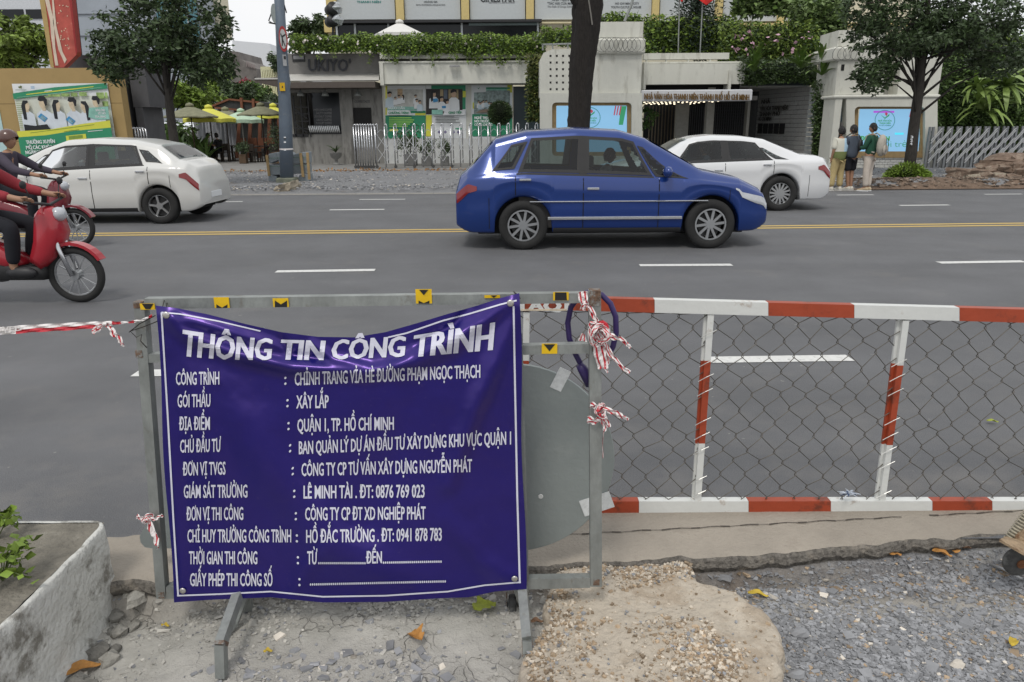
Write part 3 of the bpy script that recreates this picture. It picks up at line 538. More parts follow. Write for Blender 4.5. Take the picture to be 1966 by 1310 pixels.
# -- the banner
Q_TOP = [(299, 587), (340, 592), (400, 604), (470, 622), (540, 638), (610, 647), (680, 648), (740, 638), (800, 621), (860, 603), (920, 586), (960, 573), (997, 563)]
Q_BOT = [(333, 1157), (400, 1152), (520, 1147), (620, 1157), (740, 1156), (840, 1149), (900, 1147), (950, 1136), (1010, 1131)]
def bt(u): x = 299+(997-299)*u; return x, float(np.interp(x, [q[0] for q in Q_TOP], [q[1] for q in Q_TOP]))
def bb(u): x = 333+(1010-333)*u; return x, float(np.interp(x, [q[0] for q in Q_BOT], [q[1] for q in Q_BOT]))
RIDGES = [([(318, 606), (360, 645), (450, 680), (560, 706), (700, 714), (800, 700), (890, 655)], 15, .022), ([(335, 608), (420, 632), (540, 668)], 11, .013), ([(985, 575), (930, 618), (840, 662), (760, 700)], 14, .018), ([(990, 595), (955, 690), (910, 790), (860, 930)], 20, .022),
          ([(985, 600), (990, 750), (985, 950)], 20, .006), ([(600, 660), (640, 690), (700, 700)], 8, .010), ([(420, 740), (520, 900), (640, 1050), (800, 1120)], 45, .020), ([(320, 620), (370, 760), (430, 950)], 26, .012), ([(820, 700), (760, 850), (720, 1000)], 38, -.012),
          ([(300, 640), (330, 900), (350, 1140)], 14, .006), ([(1000, 1125), (930, 1080), (860, 1000)], 22, .010), ([(560, 1147), (590, 1090), (640, 1040)], 18, .007), ([(540, 650), (560, 680), (620, 690)], 7, -.010), ([(900, 590), (870, 625), (800, 660)], 7, -.008)]
def byy(px, py):
    y = 2.262; 
    for pts, w_, a_ in RIDGES:
        d = 1e9; tt = 0; L_ = len(pts)-1
        for i in range(L_):
            ax, ay = pts[i]; bx, by = pts[i+1]; dx, dy = bx-ax, by-ay; s = max(0, min(1, ((px-ax)*dx+(py-ay)*dy)/(dx*dx+dy*dy))); e = math.hypot(px-ax-s*dx, py-ay-s*dy)
            if e < d: d = e; tt = (i+s)/L_
        if d < 4*w_: y -= (1.55 if w_ < 20.5 else 1.3)*a_*math.exp(-(d/w_)**2)*(.35+.65*math.sin(math.pi*min(1, max(0, .08+.84*tt))))
    y -= .006*math.sin(px*.013+py*.004)+.004*math.sin(py*.02+px*.006+1)+.0022*float(fbm(np.array([px*.03]), np.array([py*.03]), 3, 6)[0])
    return y
NU, NV = 170, 140; us = [i/NU for i in range(NU+1)]
gu, gv = np.meshgrid(np.linspace(299, 1012, 358), np.linspace(555, 1165, 306)); BY = np.array([[byy(a, b) for a in gu[0]] for b in gv[:, 0]])
def bY(px, py):
    i = min(max((px-299)/(1012-299)*357, 0), 356.999); j = min(max((py-555)/610*305, 0), 304.999); a, b = int(i), int(j); fx, fy = i-a, j-b
    return (BY[b, a]*(1-fx)+BY[b, a+1]*fx)*(1-fy)+(BY[b+1, a]*(1-fx)+BY[b+1, a+1]*fx)*fy
def BP(px, py, off=0): return P(px, py, bY(px, py)-off)
vs = []
for j in range(NV+1):
    v = j/NV
    for u in us:
        a = bt(u); b = bb(u); ed = 2.5*math.sin(v*9)*(1-min(1, min(u, 1-u)*20)); vs.append(tuple(BP(a[0]+(b[0]-a[0])*v+ed, a[1]+(b[1]-a[1])*v)))
fs = [(j*(NU+1)+i, (j+1)*(NU+1)+i, (j+1)*(NU+1)+i+1, j*(NU+1)+i+1) for j in range(NV) for i in range(NU)]
BAN = mat('blue_vinyl', (.005, .007, .105), .29, var=.14, scale=3, bump=.05, bscale=12, spec=.7, tint=(.55, .34, 1), stain=(.10, .07, .13), samt=.22, sscale=60, spos=.6); BAN.node_tree.nodes['Principled BSDF'].inputs['IOR'].default_value = 1.7
bt_ = thing('banner', 'dark blue vinyl construction notice banner with white Vietnamese lettering tied to the steel frame', 'banner', tuple(BP(670, 1150)))
fin('vinyl_sheet', vs, fs, BAN, bt_, smooth=True)
PRN = mat('white_print_on_vinyl', (.62, .62, .72), .42, var=.05)
def banner_line(pts, w_):       # printed border
    q = []; n = 0
    for (a, b), (c, d) in zip(pts, pts[1:]):
        m_ = max(2, int(math.hypot(c-a, d-b)/6)); q += [(a+(c-a)*i/m_, b+(d-b)*i/m_) for i in range(m_)]
    q.append(pts[-1]); vs = []
    for i, (a, b) in enumerate(q):
        a0, b0 = q[max(0, i-1)]; a1, b1 = q[min(len(q)-1, i+1)]; l = math.hypot(a1-a0, b1-b0); nx_, ny_ = -(b1-b0)/l*w_/2, (a1-a0)/l*w_/2
        vs += [tuple(BP(a+nx_, b+ny_, .0018)), tuple(BP(a-nx_, b-ny_, .0018))]
    fin('printed_border', vs, [(2*i, 2*i+1, 2*i+3, 2*i+2) for i in range(len(q)-1)], PRN, bt_)
banner_line([(310, 600), (322, 800), (333, 1000), (342, 1144)], 3.4); banner_line([(340, 1144), (420, 1141), (520, 1136), (620, 1146), (740, 1144), (860, 1136), (930, 1124), (1000, 1118)], 3.0)
banner_line([(986, 588), (989, 750), (993, 950), (998, 1120)], 3.6); banner_line([(992, 577), (960, 585), (900, 603), (850, 616), (780, 640), (745, 648)], 3.0); banner_line([(310, 600), (345, 603), (420, 617), (500, 636)], 2.6)
def btxt(s, x0, x1, yb0, yb1, cap, bold=.028, italic=0, curve=None, cut=(24, 3), sp=1.0):
    def fn(u, v):
        yb = yb0+(yb1-yb0)*u+(curve*4*u*(1-u) if curve else 0); return BP(x0+(x1-x0)*u+ (0), yb-cap*v, .002)
    lettering(s, fn, PRN, bt_, bold, italic, cut=cut, spacing=sp)
# title, letter groups following the sag
def btitle(s, x0, x1, b0, b1, c0, c1, cv=0, cvt=0): 
    def fn(u, v):
        yb = b0+(b1-b0)*u+cv*4*u*(1-u); c = c0+(c1-c0)*u+cvt*4*u*(1-u); return BP(x0+(x1-x0)*u, yb-c*v, .002)
    lettering(s, fn, PRN, bt_, .034, .12, cut=(30, 6))
btitle('THÔNG', 352, 522, 683, 690, 49, 39, 3); btitle('TIN', 541, 624, 690, 691, 37, 36, 0); btitle('CÔNG', 638, 778, 690, 684, 36, 38, 0); btitle('TRÌNH', 796, 949, 685, 671, 40, 51, 0)
LN = [('CÔNG TRÌNH', 338, 421, 739, 738, 'CHỈNH TRANG VỈA HÈ ĐƯỜNG PHẠM NGỌC THẠCH', 566, 922, 740, 725, 548), ('GÓI THẦU', 341, 404, 782, 781, 'XÂY LẮP', 569, 631, 784, 783, 552), ('ĐỊA ĐIỂM', 344, 403, 826, 825, 'QUẬN 1, TP. HỒ CHÍ MINH', 571, 756, 829, 825, 554),
      ('CHỦ ĐẦU TƯ', 346, 424, 869, 867, 'BAN QUẢN LÝ DỰ ÁN ĐẦU TƯ XÂY DỰNG KHU VỰC QUẬN 1', 574, 981, 872, 853, 557), ('ĐƠN VỊ TVGS', 351, 433, 913, 911, 'CÔNG TY CP TƯ VẤN XÂY DỰNG NGUYỄN PHÁT', 579, 906, 914, 906, 562), ('GIÁM SÁT TRƯỞNG', 353, 475, 956, 955, 'LÊ MINH TÀI . ĐT: 0876 769 023', 583, 815, 957, 955, 565),
      ('ĐƠN VỊ THI CÔNG', 358, 467, 999, 998, 'CÔNG TY CP ĐT XD NGHIỆP PHÁT', 586, 817, 999, 997, 568), ('CHỈ HUY TRƯỞNG CÔNG TRÌNH', 360, 559, 1041, 1041, 'HỒ ĐẮC TRƯỜNG . ĐT: 0941 878 783', 588, 848, 1042, 1038, 570), ('THỜI GIAN THI CÔNG', 363, 494, 1083, 1083, 'TỪ', 590, 609, 1083, 1083, 572), ('GIẤY PHÉP THI CÔNG SỐ', 365, 523, 1125, 1125, None, 0, 0, 0, 0, 575)]
for l_, x0, x1, a, b, r_, x2, x3, c_, d, xc in LN:
    btxt(l_, x0, x1, a, b, 24, .022)
    if r_: btxt(r_, x2, x3, c_, d, 24, .022, cut=(50, 3))
    btxt(':', xc-2, xc+2, a, b, 22, .02, cut=None)
btxt('ĐẾN', 703, 733, 1082, 1081, 22)
btxt('.'*24, 611, 702, 1083, 1083, 22, .02, cut=None); btxt('.'*29, 735, 848, 1082, 1080, 22, .02, cut=None); btxt('.'*66, 595, 856, 1124, 1118, 22, .02, cut=None)
EYE = mat('steel_eyelet', (.5, .48, .46), .35, metal=.7, var=.2)
for (a, b) in ((319, 605), (980, 582), (351, 1134), (988, 1111)):
    q = BP(a, b, .004); MB().lathe([(.0045, 0), (.011, .0), (.011, -.003), (.0045, -.004)], tuple(q), 20, 'y').build('eyelet', EYE, bt_, True)
# tie wires
def wire(name, pts, r, label, cat, m=None, n=6): 
    o = MB().tube(pts, r, n).build(name, m or mat('dark_tie_wire', (.05, .045, .04), .6, metal=.5), None, True); return tag(o, label, cat)
wire('tie_wire', [P(319, 604, 2.25), P(312, 590, 2.27), P(316, 574, 2.31), P(322, 572, 2.34), P(320, 585, 2.29), P(319, 604, 2.25)], .0016, 'thin dark wire looped over the top rail at the banner\'s top left eyelet', 'wire')
wire('tie_wire', [P(318, 606, 2.25), P(300, 618, 2.27), P(275, 628, 2.28), P(250, 636, 2.29), P(262, 648, 2.28), P(272, 642, 2.29), P(270, 655, 2.28), P(282, 668, 2.28)], .0016, 'thin dark wire hanging loose from the top of the frame\'s left post', 'wire')
wire('tie_wire', [P(298, 606, 2.27), P(268, 622, 2.28), P(248, 638, 2.29)], .0016, 'short straight dark wire beside the tape knot on the left post', 'wire')
wire('tie_wire', [P(984, 580, 2.25), P(990, 566, 2.28), P(986, 560, 2.31), P(996, 568, 2.29), P(999, 574, 2.28)], .0016, 'thin dark wire tying the banner\'s top right eyelet to the rail', 'wire')
# -- round sign back leaning behind the frame, and the triangular one on the left
SGB = mat('grey_sign_back', (.27, .30, .295), .5, metal=.25, var=.06, scale=4, bump=.1, stain=(.35, .37, .36), samt=.4, sscale=6)
c_ = P(983, 886, 2.52); t = thing('round_sign', 'back of a large round grey metal sign standing between banner and chain-link fence', 'sign', (c_.x, c_.y, c_.z-.39))
mb = MB(); n = 72; r0 = (P(1180, 886, 2.52).x-c_.x)
ring = lambda y, r: [(c_.x+r*math.cos(2*math.pi*i/n), y, c_.z+r*math.sin(2*math.pi*i/n)) for i in range(n)]
mb.add(ring(2.52, r0-.003)+ring(2.523, r0)+ring(2.527, r0), [tuple(range(n))]+[(j*n+i, (j+1)*n+i, (j+1)*n+(i+1) % n, j*n+(i+1) % n) for j in range(2) for i in range(n)]+[tuple(range(3*n-1, 2*n-1, -1))]); mb.build('plate', SGB, t)
for (x, y, s, an) in ((1076, 729, 20, .45), (1146, 968, 26, -.35)):
    q = P(x, y, 2.517); w2, h2 = (.022, .042) if s == 20 else (.06, .035); ca, sa = math.cos(an), math.sin(an); mb = MB(); mb.xz([(q.x+a*ca+b*sa, q.z-a*sa+b*ca) for a, b in ((-w2, -h2), (w2, -h2), (w2, h2), (-w2, h2))], 2.517, 2.5185); mb.build('reflective_patch', mat('white_reflective_tape', (.62, .64, .64), .4, var=.15, scale=60), t)
q = P(1038, 954, 2.517); MB().lathe([(.008, 0), (.010, .003)], (q.x, 2.516, q.z), 16, 'y').build('rivet', WHP, t)
t = thing('triangle_sign', 'lower corner of a grey triangular sign back showing left of the banner', 'sign', tuple(P(300, 1052, 2.52)))
mb = MB(); mb_pts = [(268, 1030), (270, 1042), (278, 1051), (290, 1053), (700, 1056), (720, 1050), (725, 1035), (520, 640), (505, 628), (490, 640), (325, 925)]; ppoly(mb, mb_pts, 2.52, .004); mb.build('plate', SGB, t)
# -- warning tape
def ribbon(pts, wd, name='tape', twist=0, seed=0, m=TAPEW, par=None, wob=.004, label=None, cat=None):
    g = np.random.default_rng(seed); q = []; pts = [Vector(p) for p in pts]
    for i in range(len(pts)-1):
        for k in range(6):
            s = k/6; p0 = pts[max(i-1, 0)]; p1 = pts[i]; p2 = pts[i+1]; p3 = pts[min(i+2, len(pts)-1)]
            q.append(.5*((2*p1)+(p2-p0)*s+(2*p0-5*p1+4*p2-p3)*s*s+(3*p1-p0-3*p2+p3)*s**3))
    q.append(pts[-1]); wd = wd if isinstance(wd, (list, tuple)) else [wd]*len(pts); W_ = np.interp(np.linspace(0, 1, len(q)), np.linspace(0, 1, len(wd)), wd)
    rows = []; NW = 7
    for i, p in enumerate(q):
        d = (q[min(i+1, len(q)-1)]-q[max(i-1, 0)]).normalized(); a = twist*i/len(q); n1 = d.cross(Vector((0, -1, 0))); n1 = n1.normalized() if n1.length > .05 else Vector((1, 0, 0)); n2 = d.cross(n1).normalized(); s_ = n1*math.cos(a)+n2*math.sin(a); nn = d.cross(s_)
        for k in range(NW): rows.append(tuple(p+s_*W_[i]*(k/(NW-1)-.5)+nn*(wob*math.sin(i*.9+k*1.3+seed)+wob*.5*g.normal())))
    fs = [(i*NW+k, i*NW+k+1, (i+1)*NW+k+1, (i+1)*NW+k) for i in range(len(q)-1) for k in range(NW-1)]
    mi = [1 if k in (1, 4) else 0 for i in range(len(q)-1) for k in range(NW-1)] if m is TAPEW else None
    return fin(name, rows, fs, m, par, mats=[TAPEW, TAPER] if mi else None, mi=mi)
t = thing('barrier_tape', 'red and white warning tape stretched from the left photo edge to the frame post', 'warning tape', tuple(P(0, 640, 2.32)))
q = [P(-300, 655, 2.4), P(-120, 645, 2.36), P(0, 636, 2.33), P(60, 631, 2.32), P(120, 628, 2.31), P(180, 624, 2.30), P(215, 621, 2.29), P(250, 619, 2.28), P(275, 614, 2.27), P(292, 606, 2.27)]
NQ = 90; qq = []
for i in range(NQ+1):
    s = i/NQ*(len(q)-1); k = min(int(s), len(q)-2); qq.append(q[k].lerp(q[k+1], s-k))
w_ = np.interp(np.linspace(0, 1, NQ+1), [0, .3, .5, .65, .72, 1], [.026, .026, .024, .016, .007, .008]); vs = []; fs = []; mi = []
for i, p in enumerate(qq):
    for k in range(5): vs.append((p.x, p.y-.003*math.sin(k*2+i*.8), p.z+w_[i]*(k/4-.5)))
for i in range(NQ):
    x_ = 983+0; pxx = -300+592*i/NQ; red = (-140 < pxx < 48 and True) or (94 < pxx < 122) or (148 < pxx < 176) or pxx > 262
    for k in range(4): fs.append((i*5+k, (i+1)*5+k, (i+1)*5+k+1, i*5+k+1)); mi.append(1 if (red and (k in (0, 1) or pxx > 80)) else 0)
fin('tape_strip', vs, fs, None, t, mats=[TAPEW, TAPER], mi=mi)
lettering('NOT ALLOWED', lambda u, v: P(-110+153*u, 641-6*u-9*v-.0, 2.322), TAPEW, t, .03)
ribbon([P(200, 622, 2.29), P(188, 630, 2.285), P(178, 640, 2.28)], [.006, .022, .014], 'tape_end', .8, 2, par=t); ribbon([P(202, 622, 2.29), P(215, 636, 2.28), P(228, 650, 2.28), P(238, 666, 2.28)], [.006, .022, .02, .006], 'tape_end', .5, 3, par=t)
MB().blob(tuple(P(201, 622, 2.286)), (.008, .006, .006), .3).build('knot', TAPEW, t)
def knot(px, py, Y, s, label, ends, seed, n=9):
    c_ = P(px, py, Y); t = thing('tape_knot', label, 'tape knot', tuple(c_)); g = np.random.default_rng(seed)
    for i in range(n):
        a = g.uniform(0, 6.28); r_ = s*g.uniform(.4, 1); pts = [c_+Vector((r_*math.cos(a+k*1.25+g.normal()*.3), -.012+.012*g.normal(), r_*1.25*math.sin(a+k*1.25)+g.normal()*.2*s)) for k in range(5)]
        ribbon(pts, [.006, .016, .02, .014, .006], 'tape_loop', g.uniform(1, 5), seed+i, par=t, wob=.0025, m=TAPER if i % 4 == 3 else TAPEW)
    for e, wds in ends: ribbon([P(x, y, Y_) for x, y, Y_ in e], wds, 'tape_end', g.uniform(.3, 1.2), seed+50, par=t)
    return t
knot(1150, 640, 2.275, .036, 'large tangle of red and white warning tape knotted on the frame\'s top right corner', [([(1118, 560, 2.28), (1120, 575, 2.275), (1124, 590, 2.275)], [.03, .03, .022]), ([(1118, 595, 2.275), (1126, 585, 2.27), (1138, 602, 2.27), (1145, 618, 2.27)], [.02, .012, .02, .018]), ([(1120, 640, 2.27), (1118, 655, 2.27)], [.008, .03]), ([(1160, 640, 2.27), (1180, 648, 2.26), (1198, 655, 2.26), (1210, 668, 2.26)], [.012, .02, .018, .006]),
     ([(1160, 655, 2.27), (1172, 680, 2.26), (1190, 700, 2.26), (1207, 716, 2.26)], [.014, .018, .012, .02]), ([(1148, 655, 2.27), (1152, 680, 2.265), (1158, 708, 2.265)], [.03, .04, .036]), ([(1162, 660, 2.27), (1168, 695, 2.265), (1160, 700, 2.265), (1166, 716, 2.26)], [.012, .008, .012, .006]), ([(1140, 625, 2.265), (1150, 640, 2.26), (1165, 668, 2.26)], [.016, .018, .01])], 11, 15)
knot(1153, 785, 2.28, .014, 'smaller red and white tape bow tied halfway down the frame\'s right post', [([(1133, 778, 2.285), (1145, 780, 2.28), (1156, 784, 2.275)], [.026, .022, .01]), ([(1156, 784, 2.275), (1175, 790, 2.27), (1195, 800, 2.265), (1206, 806, 2.265)], [.01, .022, .022, .014]), ([(1155, 788, 2.275), (1162, 805, 2.27), (1170, 820, 2.27)], [.01, .018, .014]), ([(1150, 790, 2.275), (1158, 812, 2.272), (1162, 828, 2.27)], [.008, .014, .010]), ([(1128, 806, 2.29), (1142, 808, 2.278), (1156, 804, 2.28)], [.03, .03, .024]), ([(1160, 826, 2.275), (1157, 850, 2.275), (1158, 880, 2.275)], [.004, .003, .003])], 12, 4)
knot(285, 996, 2.285, .010, 'white tape bow with red print hanging on the frame\'s lower left post', [([(262, 992, 2.28), (272, 995, 2.28), (284, 996, 2.275)], [.02, .014, .008]), ([(286, 996, 2.275), (300, 996, 2.28), (312, 988, 2.29)], [.008, .014, .01]), ([(284, 998, 2.275), (294, 1024, 2.27), (304, 1050, 2.265)], [.008, .044, .062])], 13, 3)
# -- purple hose loop
HOSE = mat('purple_hose', (.035, .022, .10), .35, var=.1)
c_ = P(1137, 643, 2.33); t = thing('cable_lock', 'purple plastic-sleeved cable lock looped around the right end post of the frame', 'cable lock', (c_.x, c_.y, c_.z-.2))
pts = [P(x, y, Y) for x, y, Y in ((1131, 733, 2.355), (1118, 705, 2.36), (1105, 680, 2.36), (1093, 650, 2.36), (1090, 620, 2.36), (1096, 590, 2.35), (1112, 568, 2.345), (1133, 560, 2.34), (1155, 566, 2.33), (1172, 583, 2.32), (1182, 608, 2.32), (1183, 638, 2.32), (1177, 665, 2.33), (1164, 690, 2.34), (1150, 705, 2.35))]
MB().tube(pts, .0095, 12).build('cable', HOSE, t, True); MB().tube([P(1112, 700, 2.35), P(1118, 708, 2.35), P(1134, 738, 2.352)], [.013, .017, .019], 12).build('lock_barrel', HOSE, t, True)
# -- red and white chain-link fence panel
YN = 2.96
t = thing('chain_link_barrier', 'low fence panel with red and white striped steel frame and chain-link mesh along the gutter', 'fence', (P(1500, 985, YN).x, YN, 0))
def rail_seg(segs, ytop, ybot, Y, dp=.04, skip=None):
    for (x0, x1, m_) in segs:
        v = []
        for Yq in (Y, Y+dp):
            for x, yf in ((x0, ytop), (x0, ybot), (x1, ybot), (x1, ytop)): q = P(x, yf(x), Y); v.append((q.x, Yq, q.z))
        MB().add(v, [(0, 1, 2, 3), (7, 6, 5, 4), (0, 4, 5, 1), (1, 5, 6, 2), (2, 6, 7, 3), (3, 7, 4, 0)]).build('rail_section', m_, t)
topf = lambda x: 573+(x-1155)*.0265; botf = lambda x: 598+(x-1155)*.0265+ (x-1155)*.0005
rail_seg([(965, 1256.5, REDP), (1257, 1475, WHP), (1475.5, 1640, REDP), (1640.5, 1842, WHP), (1842.5, 2030, REDP), (2030.5, 2230, WHP)], topf, botf, YN)
rail_seg([(1030, 1226.5, REDP), (1227, 1437, WHP), (1437.5, 1595, REDP), (1595.5, 1790, WHP), (1790.5, 1905, REDP), (1905.5, 2120, WHP)], lambda x: 963-.0006*(x-1160), lambda x: 986-.0012*(x-1160), YN+.001)
def fpost(x0, x1, w0, w1, Y=YN+.004, dp=.028, cuts=(693, 852), y0=604, y1=962.5):
    xa = lambda y: x0+(x1-x0)*(y-y0)/(y1-y0); wf = lambda y: w0+(w1-w0)*(y-y0)/(y1-y0)
    for ya, yb, m_ in ((y0, cuts[0], WHP), (cuts[0], cuts[1], REDP), (cuts[1], y1, WHP)):
        v = []
        for Yq in (Y, Y+dp):
            for y, s in ((ya, 0), (yb, 0), (yb, 1), (ya, 1)): q = P(xa(y)+wf(y)*s, y, Y); v.append((q.x, Yq, q.z))
        MB().add(v, [(0, 1, 2, 3), (7, 6, 5, 4), (0, 4, 5, 1), (1, 5, 6, 2), (2, 6, 7, 3), (3, 7, 4, 0)]).build('post_section', m_, t)
fpost(1359, 1334, 12, 12); fpost(1352, 1328, 5, 4, YN+.022, .012); 
fpost(1734, 1689, 12, 11, y0=616, cuts=(702, 855)); fpost(1723, 1680, 8, 6, YN+.024, .012, y0=616, cuts=(698, 853)); fpost(2090, 2030, 12, 11, y0=626, cuts=(702, 855)); fpost(1005, 1000, 12, 11, y0=600)
sign_text('TAQ1', 990, 578, 1091, 596, YN-.0015, WHP, t, .06)
MB().box(*(lambda a: (a[0], a[1], YN-.003, YN-.0005, a[2], a[3]))(RECT(1000, 593.5, 1088, 597, YN-.003))).build('paint_drip', mat('peeled_paint', (.55, .47, .36), .6, var=.4, scale=30), t)
# chain-link wires: each a zigzag hooked into the next
WIRE = mat('weathered_fence_wire', (.12, .11, .095), .5, metal=.5, var=.35, scale=12)
X0w = P(1000, 800, YN).x; X1w = P(2150, 800, YN).x; Zt = P(1500, 600, YN).z-.004; Zb = P(1500, 964, YN).z; cw = .0555*2; nc = int((X1w-X0w)/(cw/2))+3; chh = .062; nr = int((Zt-Zb)/chh)+1
gg = np.random.default_rng(8); JX = gg.normal(0, .0055, (nc+2, nr+2)); JZ = gg.normal(0, .0045, (nc+2, nr+2))
ztop = lambda x: P(1155, 598, YN).z-(x-P(1155, 598, YN).x)*.026
WY = YN+.022
for i in range(nc):
    pts = []
    for j in range(nr+1):
        side = (i+j) % 2; x = X0w+i*cw/2+(cw/2 if side else 0); z = Zb+j*chh; 
        col_ = i+side; x += JX[col_, j]-.04*(z-Zb)*0; z += JZ[col_, j]+.006*math.sin(x*6+j); 
        zt_ = ztop(x)
        if z > zt_: z = zt_
        z = max(z, Zb-.005); hook = .004*(1 if side else -1)
        if pts and pts[-1][2] >= zt_-1e-6: break
        for dz, f_ in ((-.006, .75), (0, 1.0), (.006, .75)): pts.append((x+hook*f_, WY+(.004 if side else -.004)*(1 if dz >= 0 else -1), z+dz))
    if len(pts) > 4: MB().tube(pts, .0019, 5).build('wire', WIRE, t, True)
SW = mat('bright_wire', (.5, .5, .48), .35, metal=.7)
for (pxs) in ((1359, 1334), (1732, 1690)):
    for k in range(12):
        y = 640+k*28; x = pxs[0]+(pxs[1]-pxs[0])*(y-604)/358; a = P(x-10, y+9, YN-.003); b = P(x+20, y-6, YN-.004)
        if gg.random() < .75: MB().tube([a, (a+b)/2+Vector((0, -.004, .004)), b], .0016, 4).build('tie', SW, t)
# frayed rag caught on the lower rail
c_ = P(1628, 948, YN-.01); t = thing('rag', 'frayed tuft of pale blue-grey rag caught on the lower fence rail', 'rag', (c_.x, c_.y, c_.z-.02)); RAGM = mat('grey_blue_fibre', (.42, .46, .52), .95, var=.3, scale=40, island=.5)
for i in range(34):
    a = gg.uniform(0, 6.28); l_ = gg.uniform(.02, .06); e = c_+Vector((l_*math.cos(a), gg.normal()*.012, abs(l_*.55*math.sin(a))-.012)); MB().tube([c_+Vector((gg.normal()*.01, 0, gg.normal()*.006)), c_.lerp(e, .5)+Vector((0, -.005, .006)), e], [.004, .003, .001], 4).build('strand', RAGM if i % 4 else mat('navy_fibre', (.05, .08, .16), .95), t)
MB().tube([P(1640, 985, YN-.004), P(1642, 998, YN-.006), P(1648, 1012, YN-.01)], [.003, .004, .001], 5).build('hanging_strand', mat('dark_fibre', (.08, .08, .08), .9), t)
# -- rusty wheeled base at the right edge
t = thing('trolley_base', 'rusty steel base with a grey wheel and rope-wrapped pole at the right photo edge', 'trolley', (2.1, 2.5, gz(2.1, 2.5)))
gq = lambda x, y, Y: P(x, y, Y)
c_ = P(1955, 1078, 2.48); MB().lathe([(.02, -.018), (.05, -.018), (.058, -.008), (.058, .008), (.05, .018), (.02, .018)], tuple(c_), 28, 'y').build('wheel', mat('dusty_rubber', (.1, .1, .1), .9), t, True)
MB().lathe([(.008, -.024), (.018, -.022), (.018, .022), (.008, .024)], tuple(c_), 16, 'y').build('axle', RUST, t)
MB().add([tuple(P(x, y, Y)+Vector((0, 0, dz))) for dz in (0, .01) for x, y, Y in ((1918, 1040, 2.42), (1985, 1078, 2.36), (2050, 1050, 2.58), (1940, 1030, 2.60))], [(3, 2, 1, 0), (4, 5, 6, 7), (0, 1, 5, 4), (1, 2, 6, 5), (2, 3, 7, 6), (3, 0, 4, 7)]).build('base_plate', mat('flaking_rusty_steel', (.30, .22, .14), .85, var=.4, scale=30, bump=.6, stain=(.12, .05, .02), samt=.9, sscale=14, spos=.5), t)
MB().tube([P(1937, 1036, 2.52), P(1966, 1000, 2.52), P(2040, 900, 2.52)], .016, 12).build('pole', mat('rope_wrapped_pole', (.26, .24, .19), .9, var=.3, scale=20), t, True)
for k in range(18):
    s = k/17; p = P(1937, 1036, 2.52).lerp(P(2000, 950, 2.52), s); d = (P(2000, 950, 2.52)-P(1937, 1036, 2.52)).normalized(); MB().tube([p-d*.003, p+d*.003], .0195, 10).build('rope_turn', mat('rope', (.33, .30, .23), .95, var=.3, scale=60), t, True)
MB().blob(tuple(P(1975, 1032, 2.5)), (.06, .05, .035), .15, 10).build('rusty_pot', mat('flaking_rusty_steel', (0, 0, 0)), t, True)
o = MB().tube([G(1900, 1083, -.1), G(1925, 1092, -.095), G(1962, 1112, -.1)], .006, 8).build('steel_strip', mat('dull_aluminium', (.4, .4, .4), .5, metal=.4), None, True); tag(o, 'thin pale metal strip lying on the gravel beside the rusty wheel base', 'metal strip')
# -- fallen leaves
def curled_leaf(px, py, L, col, rz, label, W=.5, curl=.5, z=None, tilt=.2, maple=False):
    q = G(px, py, -.095); g0 = gz(q.x, q.y) if z is None else z; c = G(px, py, g0+.008); n1, n2 = 12, 7; vs = []
    for i in range(n1+1):
        u = i/n1; w2 = L*W*.5*math.sin(math.pi*min(1, u**.8))**(.8)*(1+(.35*math.sin(u*17) if maple else .04*math.sin(u*25)))+.0008
        for k in range(n2+1):
            v = k/n2*2-1; x = (u-.5)*L; y = v*w2; zz = .010+curl*abs(v)**1.5*w2*.9+.12*L*math.sin(u*3+1)+.004*math.sin(u*9+v*3); ca, sa = math.cos(rz), math.sin(rz); zz += tilt*x*.3
            vs.append((c.x+x*ca-y*sa, c.y+x*sa+y*ca, c.z+zz))
    o = fin('fallen_leaf', vs, [(i*(n2+1)+k, (i+1)*(n2+1)+k, (i+1)*(n2+1)+k+1, i*(n2+1)+k+1) for i in range(n1) for k in range(n2)], mat('fallen_'+col[0], col[1], .65, var=.35, scale=25, stain=tuple(x*.4 for x in col[1]), samt=.6, sscale=30), None, True); tag(o, label, 'leaf', 'fallen leaves on the ground')
OR_, BR_, YG_, YL_ = ('orange', (.42, .20, .05)), ('brown', (.20, .11, .06)), ('yellow_green', (.30, .34, .04)), ('yellow', (.50, .36, .04))
